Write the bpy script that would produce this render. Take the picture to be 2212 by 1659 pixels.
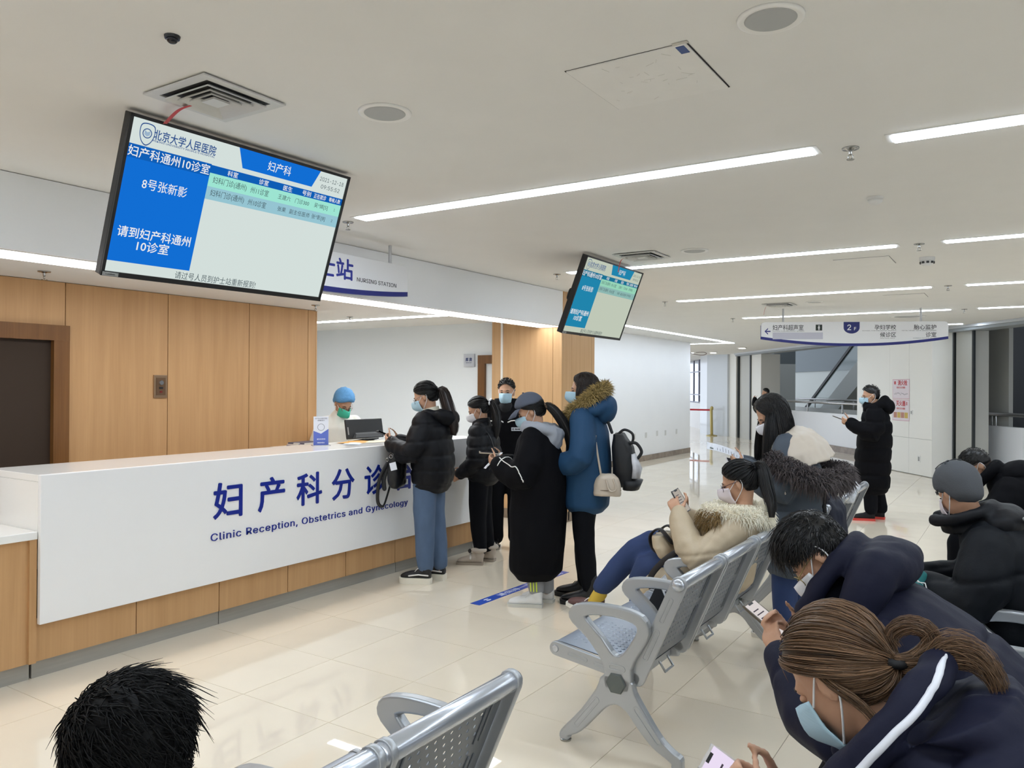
import bpy, bmesh, math, random
import numpy as np
from mathutils import Vector, Matrix, noise
random.seed(7); rng = np.random.default_rng(7)
for o in list(bpy.data.objects): bpy.data.objects.remove(o)
SC = bpy.context.scene
COL = SC.collection
R = math.radians
PI = math.pi

# ---------------------------------------------------------------- camera
cam_d = bpy.data.cameras.new('camera'); cam = bpy.data.objects.new('camera', cam_d); COL.objects.link(cam)
FPX = 1699.2
cam_d.sensor_fit = 'HORIZONTAL'; cam_d.sensor_width = 36.0; cam_d.lens = 36.0*FPX/2212.0
cam_d.clip_start = .05; cam_d.clip_end = 300
_y, _p, _r = R(32.862), R(.204), R(.359)
_f = Vector((-math.sin(_y)*math.cos(_p), math.cos(_y)*math.cos(_p), math.sin(_p)))
_r0 = Vector((math.cos(_y), math.sin(_y), 0)); _u0 = _r0.cross(_f)
_rr = math.cos(_r)*_r0 + math.sin(_r)*_u0; _uu = -math.sin(_r)*_r0 + math.cos(_r)*_u0
CAMZ = 1.65
cam.matrix_world = Matrix(((_rr.x, _uu.x, -_f.x, 0), (_rr.y, _uu.y, -_f.y, 0), (_rr.z, _uu.z, -_f.z, CAMZ), (0, 0, 0, 1)))
SC.camera = cam

# ---------------------------------------------------------------- world and exposure
w = bpy.data.worlds.new('world'); SC.world = w; w.use_nodes = True
w.node_tree.nodes['Background'].inputs[0].default_value = (.80, .88, 1.0, 1)
w.node_tree.nodes['Background'].inputs[1].default_value = .9
SC.view_settings.view_transform = 'Standard'
try: SC.view_settings.look = 'None'
except Exception: pass
SC.view_settings.gamma = 1.0
SC.view_settings.use_curve_mapping = False
SC.view_settings.exposure = 0.93
try:
    SC.cycles.use_denoising = True
    SC.cycles.max_bounces = 10; SC.cycles.diffuse_bounces = 5; SC.cycles.glossy_bounces = 4
    SC.cycles.sample_clamp_indirect = 6.0
except Exception: pass
STRIP_E = 14.0       # emission of the ceiling light strips
STRIP_C = (1.0, .965, .90)

# ---------------------------------------------------------------- materials
MATS = {}
def lin(c):
    def f(u):
        u = u/255.0
        return u/12.92 if u <= .04045 else ((u+.055)/1.055)**2.4
    return tuple(f(x) for x in c)
def mat(name, col, rough=.5, metal=0.0, emit=0.0, ecol=None, spec=.5, var=0.0, vscale=(20, 20, 20), bump=0.0, bscale=60.0, coat=0.0, alpha=1.0, trans=0.0, sheen=0.0, island=0.0, objvar=0.0, coord='Object', detail=3.0):
    """procedural principled material. col = sRGB 0..255"""
    if name in MATS: return MATS[name]
    m = bpy.data.materials.new(name); m.use_nodes = True; MATS[name] = m
    nt = m.node_tree; b = nt.nodes['Principled BSDF']; L = nt.links
    c = lin(col)
    b.inputs['Base Color'].default_value = (*c, 1); b.inputs['Roughness'].default_value = rough
    b.inputs['Metallic'].default_value = metal
    b.inputs['Specular IOR Level'].default_value = spec
    b.inputs['Coat Weight'].default_value = coat; b.inputs['Coat Roughness'].default_value = .08
    b.inputs['Alpha'].default_value = alpha
    b.inputs['Transmission Weight'].default_value = trans
    b.inputs['Sheen Weight'].default_value = sheen
    if emit:
        b.inputs['Emission Color'].default_value = (*(lin(ecol) if ecol else c), 1); b.inputs['Emission Strength'].default_value = emit
    tc = None
    def coords(sc):
        t = nt.nodes.new('ShaderNodeTexCoord'); mp = nt.nodes.new('ShaderNodeMapping')
        mp.inputs['Scale'].default_value = sc
        L.new(t.outputs[coord], mp.inputs['Vector']); return mp.outputs['Vector']
    colsock = None
    if var:
        n = nt.nodes.new('ShaderNodeTexNoise'); n.inputs['Scale'].default_value = 1.0; n.inputs['Detail'].default_value = detail
        L.new(coords(vscale), n.inputs['Vector'])
        mr = nt.nodes.new('ShaderNodeMapRange'); mr.inputs['From Min'].default_value = .25; mr.inputs['From Max'].default_value = .75
        mr.inputs['To Min'].default_value = 1-var; mr.inputs['To Max'].default_value = 1+var
        L.new(n.outputs['Fac'], mr.inputs['Value']); colsock = mr.outputs['Result']
    if island or objvar:
        if island:
            g = nt.nodes.new('ShaderNodeNewGeometry'); rnd = g.outputs['Random Per Island']; amt = island
        else:
            g = nt.nodes.new('ShaderNodeObjectInfo'); rnd = g.outputs['Random']; amt = objvar
        mr = nt.nodes.new('ShaderNodeMapRange'); mr.inputs['To Min'].default_value = 1-amt; mr.inputs['To Max'].default_value = 1+amt
        L.new(rnd, mr.inputs['Value'])
        if colsock:
            mu = nt.nodes.new('ShaderNodeMath'); mu.operation = 'MULTIPLY'; L.new(colsock, mu.inputs[0]); L.new(mr.outputs['Result'], mu.inputs[1]); colsock = mu.outputs[0]
        else: colsock = mr.outputs['Result']
    if colsock:
        vm = nt.nodes.new('ShaderNodeVectorMath'); vm.operation = 'SCALE'; vm.inputs[0].default_value = c
        L.new(colsock, vm.inputs['Scale']); L.new(vm.outputs['Vector'], b.inputs['Base Color'])
    if bump:
        n = nt.nodes.new('ShaderNodeTexNoise'); n.inputs['Scale'].default_value = 1.0; n.inputs['Detail'].default_value = 4
        L.new(coords((bscale,)*3 if not isinstance(bscale, tuple) else bscale), n.inputs['Vector'])
        bp = nt.nodes.new('ShaderNodeBump'); bp.inputs['Strength'].default_value = bump; bp.inputs['Distance'].default_value = .01
        L.new(n.outputs['Fac'], bp.inputs['Height']); L.new(bp.outputs['Normal'], b.inputs['Normal'])
    return m

def wood(name, c1, c2, rough=.42, axis='z', coord='Object'):
    """laminate with fine vertical grain"""
    if name in MATS: return MATS[name]
    m = bpy.data.materials.new(name); m.use_nodes = True; MATS[name] = m
    nt = m.node_tree; b = nt.nodes['Principled BSDF']; L = nt.links
    t = nt.nodes.new('ShaderNodeTexCoord'); oi = nt.nodes.new('ShaderNodeObjectInfo')
    ad = nt.nodes.new('ShaderNodeVectorMath'); ad.operation = 'ADD'
    L.new(t.outputs[coord], ad.inputs[0]); L.new(oi.outputs['Random'], ad.inputs[1])
    def nz(sc, det):
        mp = nt.nodes.new('ShaderNodeMapping'); mp.inputs['Scale'].default_value = sc
        L.new(ad.outputs[0], mp.inputs['Vector'])
        n = nt.nodes.new('ShaderNodeTexNoise'); n.inputs['Scale'].default_value = 1; n.inputs['Detail'].default_value = det
        n.inputs['Distortion'].default_value = .35
        L.new(mp.outputs['Vector'], n.inputs['Vector']); return n.outputs['Fac']
    s1 = (14, 14, .9) if axis == 'z' else (.9, 14, 14)
    s2 = (95, 95, 2.2) if axis == 'z' else (2.2, 95, 95)
    a = nz(s1, 5); f = nz(s2, 3)
    mx = nt.nodes.new('ShaderNodeMath'); mx.operation = 'MULTIPLY_ADD'; L.new(f, mx.inputs[0]); mx.inputs[1].default_value = .45; L.new(a, mx.inputs[2])
    cr = nt.nodes.new('ShaderNodeValToRGB'); cr.color_ramp.elements[0].position = .45; cr.color_ramp.elements[1].position = .95
    cr.color_ramp.elements[0].color = (*lin(c1), 1); cr.color_ramp.elements[1].color = (*lin(c2), 1)
    L.new(mx.outputs[0], cr.inputs['Fac']); L.new(cr.outputs['Color'], b.inputs['Base Color'])
    b.inputs['Roughness'].default_value = rough; b.inputs['Specular IOR Level'].default_value = .35
    return m

def emis(name, col, strength=1.0):
    if name in MATS: return MATS[name]
    m = bpy.data.materials.new(name); m.use_nodes = True; MATS[name] = m
    nt = m.node_tree; nt.nodes.remove(nt.nodes['Principled BSDF'])
    e = nt.nodes.new('ShaderNodeEmission'); e.inputs[0].default_value = (*lin(col), 1); e.inputs[1].default_value = strength
    nt.links.new(e.outputs[0], nt.nodes['Material Output'].inputs['Surface'])
    return m

# ---------------------------------------------------------------- mesh helpers
class G:
    """accumulates vertices and faces"""
    def __init__(s): s.v = []; s.f = []; s.n = 0
    def add(s, v, f):
        v = np.asarray(v, float).reshape(-1, 3); o = s.n
        s.v.append(v); s.n += len(v)
        s.f += [tuple(i+o for i in q) for q in f]; return s
    def box(s, a, b):
        x0, y0, z0 = a; x1, y1, z1 = b
        v = [(x0,y0,z0),(x1,y0,z0),(x1,y1,z0),(x0,y1,z0),(x0,y0,z1),(x1,y0,z1),(x1,y1,z1),(x0,y1,z1)]
        return s.add(v, [(0,3,2,1),(4,5,6,7),(0,1,5,4),(1,2,6,5),(2,3,7,6),(3,0,4,7)])
    def obox(s, c, U, V, W):
        c, U, V, W = map(lambda q: np.array(q, float), (c, U, V, W))
        v = [c-U-V-W, c+U-V-W, c+U+V-W, c-U+V-W, c-U-V+W, c+U-V+W, c+U+V+W, c-U+V+W]
        return s.add(v, [(0,3,2,1),(4,5,6,7),(0,1,5,4),(1,2,6,5),(2,3,7,6),(3,0,4,7)])
    def loft(s, rings, n=16, cap=True, closed=True, p=1.0):
        """rings: (c,U,V)"""
        th = np.arange(n)*2*PI/n; V = []
        ct, st = np.cos(th), np.sin(th)
        if p != 1.0: ct, st = np.sign(ct)*abs(ct)**p, np.sign(st)*abs(st)**p
        for c, U, W in rings:
            V.append(np.array(c)[None] + ct[:, None]*np.array(U)[None] + st[:, None]*np.array(W)[None])
        m = len(rings); V = np.concatenate(V); F = []
        for i in range(m-1):
            for j in range(n):
                k = (j+1) % n; F.append((i*n+j, i*n+k, (i+1)*n+k, (i+1)*n+j))
        if cap: F.append(tuple(range(n-1, -1, -1))); F.append(tuple((m-1)*n+j for j in range(n)))
        return s.add(V, F)
    def limb(s, pts, rad, n=12, flat=1.0, ref=None, caps=True):
        """tube through pts with radii, rounded ends"""
        P = [np.array(p, float) for p in pts]
        rad = list(rad) if hasattr(rad, '__len__') else [rad]*len(P)
        T = []
        for i in range(len(P)):
            d = P[min(i+1, len(P)-1)]-P[max(i-1, 0)]; T.append(d/(np.linalg.norm(d)+1e-9))
        r0 = np.array(ref if ref is not None else ((0, 0, 1) if abs(T[0][2]) < .9 else (1, 0, 0)), float)
        rings = []; U = None
        for i in range(len(P)):
            if U is None: U = r0-T[i]*(r0@T[i])
            else: U = U-T[i]*(U@T[i])
            U = U/(np.linalg.norm(U)+1e-9); W = np.cross(T[i], U)
            rr = [(0, 1)]
            if caps and i == 0: rr = [(-.95, .3), (-.6, .8), (0, 1)]
            if caps and i == len(P)-1: rr = [(0, 1), (.6, .8), (.95, .3)]
            for k, sc in rr: rings.append((P[i]+T[i]*rad[i]*k, U*rad[i]*sc, W*rad[i]*sc*flat))
        return s.loft(rings, n)
    def ell(s, c, r, Rm=None, nu=16, nv=10):
        V = []; F = []
        for i in range(nv+1):
            t = PI*i/nv
            for j in range(nu):
                a = 2*PI*j/nu; V.append((r[0]*math.sin(t)*math.cos(a), r[1]*math.sin(t)*math.sin(a), r[2]*math.cos(t)))
        V = np.array(V)
        if Rm is not None: V = V @ np.array(Rm).T
        V = V+np.array(c)
        for i in range(nv):
            for j in range(nu):
                k = (j+1) % nu; F.append((i*nu+j, (i+1)*nu+j, (i+1)*nu+k, i*nu+k))
        return s.add(V, F)
    def tri_strand(s, P, rad, n=3):
        """thin tapered strand through points P (k,3)"""
        P = np.asarray(P, float); k = len(P)
        T = np.gradient(P, axis=0); T /= np.linalg.norm(T, axis=1, keepdims=True)+1e-9
        U = np.cross(T, (0.13, 0.21, .97)); U /= np.linalg.norm(U, axis=1, keepdims=True)+1e-9
        W = np.cross(T, U); rad = np.asarray(rad, float).reshape(-1, 1)*np.ones((k, 1))
        V = []; 
        for j in range(n):
            a = 2*PI*j/n; V.append(P+rad*(math.cos(a)*U+math.sin(a)*W))
        V = np.stack(V, 1).reshape(-1, 3); F = []
        for i in range(k-1):
            for j in range(n):
                q = (j+1) % n; F.append((i*n+j, i*n+q, (i+1)*n+q, (i+1)*n+j))
        return s.add(V, F)
    def verts(s): return np.concatenate(s.v) if s.v else np.zeros((0, 3))
    def xf(s, M, t=(0, 0, 0)):
        s.v = [q @ np.array(M).T + np.array(t) for q in s.v]; return s
    def mesh(s, name='m'):
        me = bpy.data.meshes.new(name); v = s.verts()
        me.from_pydata([tuple(q) for q in v], [], s.f); me.update(); return me

def smooth(me, on=True):
    me.polygons.foreach_set('use_smooth', [on]*len(me.polygons)); return me
def fixn(me):
    bm = bmesh.new(); bm.from_mesh(me); bmesh.ops.recalc_face_normals(bm, faces=bm.faces); bm.to_mesh(me); bm.free(); return me

def tag(o, label=None, cat=None, group=None, kind=None):
    if label: o['label'] = label
    if cat: o['category'] = cat
    if group: o['group'] = group
    if kind: o['kind'] = kind
    return o
def obj(name, me, m, parent=None, sm=False, label=None, cat=None, group=None, kind=None, bevel=0.0, fix=False):
    if isinstance(me, G): me = me.mesh(name)
    me.name = name
    if fix: fixn(me)
    if bevel:
        bm = bmesh.new(); bm.from_mesh(me)
        bmesh.ops.bevel(bm, geom=[e for e in bm.edges], offset=bevel, segments=2, profile=.5, affect='EDGES', clamp_overlap=True)
        bm.to_mesh(me); bm.free()
    if sm: smooth(me)
    o = bpy.data.objects.new(name, me); COL.objects.link(o)
    if m is not None:
        me.materials.clear(); me.materials.append(m)
    if parent is not None: o.parent = parent
    return tag(o, label, cat, group, kind)
def empty(name, loc=(0, 0, 0), rz=0.0, label=None, cat=None, group=None, kind=None, mw=None):
    o = bpy.data.objects.new(name, None); COL.objects.link(o); o.empty_display_size = .05
    if mw is not None: o.matrix_world = mw
    else: o.location = loc; o.rotation_euler = (0, 0, rz)
    return tag(o, label, cat, group, kind)
def struct(name, me, m, parent=None, **k):
    return obj(name, me, m, parent, kind='structure' if parent is None else None, **k)
def copy_tree(o, parent=None):
    c = o.copy(); COL.objects.link(c); c.parent = parent
    if parent is not None: c.matrix_parent_inverse = o.matrix_parent_inverse.copy()
    for ch in list(o.children): copy_tree(ch, c)
    return c
def B(a, b): return G().box(a, b)

def eval_mesh(o):
    dg = bpy.context.evaluated_depsgraph_get(); dg.update()
    return bpy.data.meshes.new_from_object(o.evaluated_get(dg))
def curve_mesh(loops, extrude=.01, bevel=0.0, res=1):
    """filled 2-D outline with holes -> mesh in the xy plane, thickness 2*extrude along z"""
    cu = bpy.data.curves.new('c', 'CURVE'); cu.dimensions = '2D'; cu.fill_mode = 'BOTH'; cu.extrude = extrude; cu.bevel_depth = bevel; cu.bevel_resolution = res
    for lp in loops:
        sp = cu.splines.new('POLY'); sp.points.add(len(lp)-1); sp.use_cyclic_u = True
        for q, p in zip(sp.points, lp): q.co = (p[0], p[1], 0, 1)
    o = bpy.data.objects.new('c', cu); COL.objects.link(o)
    me = eval_mesh(o); bpy.data.objects.remove(o); bpy.data.curves.remove(cu)
    return me
def xform(me, M): me.transform(Matrix(M) if not isinstance(M, Matrix) else M); return me
def catmull(P, n=6, closed=True):
    P = [np.array(p, float) for p in P]; out = []; m = len(P)
    for i in range(m if closed else m-1):
        if closed: a, b, c, d = P[(i-1) % m], P[i], P[(i+1) % m], P[(i+2) % m]
        else: a, b, c, d = P[max(i-1, 0)], P[i], P[i+1], P[min(i+2, m-1)]
        for k in range(n):
            t = k/n
            out.append(.5*((2*b)+(-a+c)*t+(2*a-5*b+4*c-d)*t*t+(-a+3*b-3*c+d)*t**3))
    if not closed: out.append(P[-1])
    return np.array(out)

FONT = None
try: FONT = bpy.data.fonts.load(bpy.utils.system_resource('DATAFILES', path='fonts')+'/Inter.woff2')
except Exception: FONT = None
def text_me(s, size=.1, bold=0.0, extrude=.0008, align='CENTER', width=None, height=None, sx=1.0, space=1.0):
    """lettering as a mesh in the xy plane, centred on its own box vertically"""
    cu = bpy.data.curves.new('t', 'FONT'); cu.body = s; cu.size = size
    if FONT and s.isascii(): cu.font = FONT
    cu.align_x = align; cu.extrude = extrude; cu.space_character = space; cu.resolution_u = 3
    o = bpy.data.objects.new('t', cu); COL.objects.link(o)
    me = eval_mesh(o); bpy.data.objects.remove(o); bpy.data.curves.remove(cu)
    v = np.array([q.co[:] for q in me.vertices])
    if len(v):
        lo, hi = v.min(0), v.max(0); S = [sx, 1, 1]
        if width: S[0] = width/max(hi[0]-lo[0], 1e-6)
        if height: S[1] = height/max(hi[1]-lo[1], 1e-6)
        if width and not height: S[1] = S[0]/sx if False else S[1]
        cx = {'CENTER': (lo[0]+hi[0])/2, 'LEFT': lo[0], 'RIGHT': hi[0]}[align]; cy = (lo[1]+hi[1])/2
        me.transform(Matrix.Diagonal((S[0], S[1], 1, 1)) @ Matrix.Translation((-cx, -cy, 0)))
        if bold:        # heavier strokes: the outline laid over itself with small shifts
            bm = bmesh.new(); bm.from_mesh(me)
            base = bm.verts[:]+bm.edges[:]+bm.faces[:]
            for k, (dx, dy) in enumerate(((1, 0), (-1, 0), (0, 1), (0, -1))):
                r_ = bmesh.ops.duplicate(bm, geom=base); bmesh.ops.translate(bm, verts=[q for q in r_['geom'] if isinstance(q, bmesh.types.BMVert)], vec=(dx*bold, dy*bold, -.00002*(k+1)))
            bm.to_mesh(me); bm.free()
    return me
def frame(o, right, up):
    """matrix with x=right, y=up, z=normal toward the viewer"""
    r = Vector(right).normalized(); u = Vector(up); u = (u-r*u.dot(r)).normalized(); n = r.cross(u)
    return Matrix(((r.x, u.x, n.x, o[0]), (r.y, u.y, n.y, o[1]), (r.z, u.z, n.z, o[2]), (0, 0, 0, 1)))
# ================================================================ SETTING
ZC = 2.81           # main ceiling
ZL = 2.385          # lowered ceiling over the nursing station
M_ceil = mat('ceiling_paint', (228, 227, 224), .9, var=.015, vscale=(3, 3, 3))
M_white = mat('wall_paint_white', (243, 244, 246), .75, var=.012, vscale=(2, 2, 2))
M_bulk = mat('bulkhead_paint', (248, 250, 253), .55)
M_wood = wood('oak_laminate', (188, 146, 100), (203, 161, 114))
M_wood2 = wood('oak_laminate_light', (196, 156, 112), (210, 172, 128))
M_dark = wood('walnut_door', (104, 68, 34), (128, 88, 48), .35)
M_joint = mat('panel_joint', (52, 38, 26), .8)
M_base = mat('brown_marble', (128, 112, 96), .25, var=.25, vscale=(6, 6, 6))
M_steelkick = mat('brushed_steel', (172, 170, 163), .35, metal=.35, var=.06, vscale=(2, 2, 60))
M_tile = mat('polished_porcelain', (240, 227, 205), .018, spec=.7, var=.035, vscale=(2.2, 2.2, 2.2), objvar=.022, coord='Object', detail=6)
M_tile_far = mat('polished_porcelain_far', (240, 227, 205), .018, spec=.7, var=.035, vscale=(2.2, 2.2, 2.2), island=.022, detail=6)
M_grout = mat('grout', (170, 160, 145), .8)

# ---- floor
fl = struct('floor', B((-15, -5, -.12), (9, 36, -.004)), M_grout)
TP = .64
proto = None; far = G(); near = []
camf = (-math.sin(_y), math.cos(_y)); camr = (math.cos(_y), math.sin(_y))
for i in range(-18, 22):
    for j in range(-13, 53):
        x0, y0 = -4.12+i*TP, 2.76+j*TP; cx, cy = x0+TP/2, y0+TP/2
        if not (-15 < x0 and x0+TP < 9 and -5 < y0 and y0+TP < 36): continue
        sd = (cx-.05)*.808+(cy-15.29)*.589      # beyond the diagonal opening is the atrium
        if sd > 1.0: continue
        d = cx*camf[0]+cy*camf[1]; l = cx*camr[0]+cy*camr[1]
        vis = d > 1.6 and abs(l) < d*.70+.5 and not (cx < -4.9 and cy < 8.2) and not (cx < -7.3 and cy < 19)
        if vis: near.append((d, cx, cy))
        else: far.box((x0+.0015, y0+.0015, -.02), (x0+TP-.0015, y0+TP-.0015, 0))
near.sort()
tme = B((-TP/2+.0015, -TP/2+.0015, -.02), (TP/2-.0015, TP/2-.0015, 0)).mesh('tile'); tme.materials.append(M_tile)
for k, (d, cx, cy) in enumerate(near):
    if k < 300:
        o = bpy.data.objects.new('tile', tme); COL.objects.link(o); o.location = (cx, cy, 0); o.parent = fl
    else: far.box((cx-TP/2+.0015, cy-TP/2+.0015, -.02), (cx+TP/2-.0015, cy+TP/2-.0015, 0))
obj('tile_field', far, M_tile_far, fl, kind='stuff')

# ---- main ceiling (polygon ending at the diagonal atrium edge)
def prism(poly, z0, z1):
    n = len(poly); v = [(x, y, z0) for x, y in poly]+[(x, y, z1) for x, y in poly]
    f = [tuple(range(n-1, -1, -1)), tuple(range(n, 2*n))]+[(i, (i+1) % n, n+(i+1) % n, n+i) for i in range(n)]
    return G().add(v, f)
P0 = np.array([.05, 15.29]); DT = np.array([-.589, .808]); DT = DT/np.linalg.norm(DT); DN = np.array([DT[1], -DT[0]])
def dp(s, n): q = P0+DT*s+DN*n; return (float(q[0]), float(q[1]))
def dbox(s0, s1, n0, n1, z0, z1): return prism([dp(s0, n0), dp(s0, n1), dp(s1, n1), dp(s1, n0)][::1], z0, z1)
cpoly = [(-4.66, -5), (8, -5), (8, 4.4), dp(13.45, 0), dp(17.2, 0), (-12.6, 36), (-15, 36), (-15, 8.5), (-4.66, 8.5)]
struct('ceiling', fixn(prism(cpoly, ZC, ZC+.14).mesh()), M_ceil)
struct('ceiling', B((-9.3, -5, ZL), (-4.66, 6.45, ZC+.1)), M_ceil)              # lowered ceiling of the station
struct('ceiling', B((-9.3, 6.45, 2.485), (-4.66, 8.6, ZC+.1)), M_ceil)          # raised strip before the station's back wall
# bulkhead face
struct('trim_1', B((-4.66, -5, ZL), (-4.64, 8.3, ZC-.004)), M_bulk)
# ---- walls
struct('wall_back', B((-15, -5.15, 0), (8, -5, 3)), M_white)
struct('wall_right', B((8, -5, 0), (8.15, 4.6, 3)), M_white)
struct('wall_station', B((-9.3, 8.45, 0), (-5.6, 8.6, 2.49)), mat('station_wall_paint', (242, 247, 250), .8))
struct('wall_outer', B((-9.45, -5, 0), (-9.3, 8.6, 2.9)), M_white)
wc = struct('wall_corridor', B((-7.3, 9.2, 0), (-7.1, 19.4, ZC)), M_white)
wr = struct('wall_corridor_return', B((-15, 9.05, 0), (-7.1, 9.2, ZC)), M_white)
bb = struct('baseboard_corridor', B((-7.102, 9.2, 0), (-7.088, 19.41, .125)), M_base)
for k in range(17):     # stone pieces of the skirting
    y = 9.2+k*.6
    obj('skirting_stone', B((-7.09, y+.002, .002), (-7.084, min(y+.598, 19.41), .125)), mat('brown_marble_piece', (132, 115, 98), .22, var=.3, vscale=(7, 7, 7), objvar=.12), bb)
# oak wall behind the station with separate panels
wl = struct('wall_left', B((-5.98, -5, 0), (-5.815, 5.43, ZL)), M_joint)
ys = [-.6, .6, 1.8, 3.022, 3.838, 4.638, 5.33, 5.43]
for a, b in zip(ys[:-1], ys[1:]):
    if b < 3.03 and b > 1.8:      # over the door
        obj('panel', B((-5.815, a+.003, 2.06), (-5.8, b-.003, ZL-.004)), M_wood, wl)
    else:
        obj('panel', B((-5.815, a+.003, 0), (-5.8, b-.003, ZL-.004)), M_wood, wl)
obj('panel', B((-5.98, 5.43, 0), (-5.80, 5.445, ZL-.004)), M_wood, wl)
# oak column
tc_ = struct('trim_2', B((-5.66, 8.33, 0), (-4.675, 9.16, ZC)), M_joint)
obj('panel', B((-5.668, 8.3, .12), (-5.535, 8.33, 2.62)), M_wood2, tc_)
obj('panel', B((-5.497, 8.3, .12), (-4.775, 8.33, 2.62)), M_wood2, tc_)
obj('panel', B((-4.77, 8.3, .12), (-4.65, 8.33, ZC)), M_wood2, tc_)
obj('panel', B((-4.675, 8.335, .12), (-4.65, 8.55, ZC)), M_wood2, tc_)
obj('panel', B((-4.675, 8.555, .12), (-4.65, 9.08, ZC)), M_wood2, tc_)
obj('panel', B((-4.675, 9.085, .12), (-4.65, 9.17, ZC)), M_wood2, tc_)
obj('metal_strip', B((-5.53, 8.29, .12), (-5.50, 8.335, 2.6)), mat('white_strip', (238, 236, 230), .3), tc_)
struct('baseboard_column', B((-5.67, 8.292, 0), (-4.642, 9.175, .12)), M_base)
# doors
def door(name, loc, w, h, ax, plaque=None):
    """brown door: frame with recessed leaf; ax = 'x' faces +x, 'y' faces -y"""
    e = empty(name, loc, 0 if ax == 'y' else R(90), kind='structure')
    t = .11
    obj('door_frame', B((-w/2-t, -.03, 0), (-w/2, .14, h+t)), M_dark, e); obj('door_frame', B((w/2, -.03, 0), (w/2+t, .14, h+t)), M_dark, e)
    obj('door_frame', B((-w/2-t, -.032, h), (w/2+t, .14, h+t)), M_dark, e)
    lf = obj('door_leaf', B((-w/2, .08, .005), (w/2, .13, h-.005)), wood('walnut_leaf', (138, 92, 48), (158, 110, 60), .35), e)
    g = G().limb([(w/2-.08, .06, 1.0), (w/2-.2, .06, 1.0)], .011); g.limb([(w/2-.08, .085, 1.0), (w/2-.08, .06, 1.0)], .011)
    obj('door_handle', g, mat('steel', (190, 190, 190), .25, metal=1), lf)
    return e
d1 = door('door_1', (-5.80, 2.48, 0), .90, 1.96, 'x')
g = G(); g.loft([((0, -.036, 0), (.052, 0, 0), (0, 0, .03)), ((0, -.042, 0), (.05, 0, 0), (0, 0, .028))], 20)
pl = obj('number_plaque', fixn(g.xf(np.eye(3), (-.0, 0, 2.025)).mesh()), mat('brass_plaque', (205, 190, 120), .3, metal=.4), d1)
t_ = text_me('2225', .03, bold=.0006); xform(t_, frame((0, -.0435, 2.025), (1, 0, 0), (0, 0, 1))); obj('plaque_number', t_, mat('ink_dark', (60, 50, 30), .6), pl)
for ch in list(d1.children): pass
d2 = door('door_2', (-5.36, 8.44, 0), 1.0, 1.95, 'y')
# unseen depth behind the first doorway is closed by its leaf
# room sign beside the second door
rs = empty('room_sign', (-6.12, 8.43, 1.995), 0, 'small pale room sign on the grey wall beside brown door', 'sign')
obj('plate', fixn(B((-.085, -.012, -.085), (.085, .018, .085)).mesh()), mat('sign_plate_grey', (196, 200, 208), .4), rs, bevel=.004)
t_ = text_me('库 房', .05, bold=.0012, width=.10); xform(t_, frame((0, -.014, .012), (1, 0, 0), (0, 0, 1))); obj('lettering', t_, mat('navy_ink', (40, 60, 120), .5), rs)
t_ = text_me('Storeroom', .018, width=.09); xform(t_, frame((0, -.014, -.03), (1, 0, 0), (0, 0, 1))); obj('lettering', t_, MATS['navy_ink'], rs)
# wall socket panel on the oak wall
sp = empty('control_panel', (-5.8, 3.77, 1.635), R(90), 'bronze switch panel on the oak wall above the counter', 'switch panel')
obj('plate', B((-.058, -.012, -.092), (.058, .0, .092)), mat('bronze_plate', (168, 140, 112), .28, metal=.7), sp, bevel=.003)
obj('plate_inset', B((-.04, -.016, -.07), (.04, -.010, .07)), mat('bronze_dark', (126, 98, 74), .3, metal=.6), sp)
g = G(); g.loft([((0, -.014, .03), (.022, 0, 0), (0, 0, .022)), ((0, -.026, .03), (.018, 0, 0), (0, 0, .018))], 16); obj('key_switch', fixn(g.mesh()), mat('steel', (190, 190, 190), .25, metal=1), sp)
obj('button', B((-.016, -.02, -.02), (.016, -.014, -.004)), mat('black_plastic', (22, 22, 24), .4), sp)
obj('button', B((-.01, -.02, -.05), (.01, -.014, -.036)), mat('red_led', (120, 20, 20), .4), sp)
# wall sockets on the corridor wall
for k, (y, z) in enumerate(((15.94, .577), (16.574, .577), (17.22, .589), (17.73, .577), (18.455, .577))):
    o = obj('wall_socket', B((-7.1, y-.045, z-.06), (-7.088, y+.045, z+.06)), mat('socket_white', (214, 214, 212), .4), None, label='%s of five white sockets low on the white corridor wall' % ('nearest', 'second nearest', 'middle', 'second farthest', 'farthest')[k], cat='socket', group='sockets on the corridor wall', bevel=.004)

# ---- far end: window wall, glossy pillar, shutter opening to the atrium
M_pale = mat('pale_panel', (224, 222, 214), .35); M_gloss = mat('gloss_panel', (206, 212, 218), .12, spec=.6)
M_tr = mat('shutter_track_dark', (28, 34, 36), .4); M_al = mat('aluminium', (190, 192, 194), .35, metal=.6)
wa, wb = np.array([-12.75, 34.43]), np.array([-10.1, 29.76]); wd = (wb-wa)/np.linalg.norm(wb-wa); wn = np.array([wd[1], -wd[0]])
def wq(s, n): q = wa+wd*s+wn*n; return (float(q[0]), float(q[1]))
def wbox(s0, s1, n0, n1, z0, z1): return fixn(prism([wq(s0, n0), wq(s1, n0), wq(s1, n1), wq(s0, n1)], z0, z1).mesh())
WL = np.linalg.norm(wb-wa)
for z0, z1 in ((0, 1.04), (2.86, 3.0)): struct('wall_far', wbox(0, WL, 0, .2, z0, z1), M_white)
struct('wall_far', wbox(4.75, WL, 0, .2, 1.04, 2.86), M_white)
struct('baseboard_far', wbox(0, WL, -.015, .0, 0, .13), M_base)
win = empty('window_1', (*wq(2.4, .1), 1.95), 0, kind='structure'); W_inv = Matrix.Translation((-wq(2.4, .1)[0], -wq(2.4, .1)[1], -1.95))
M_frame = mat('window_frame', (150, 150, 165), .4)
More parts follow.
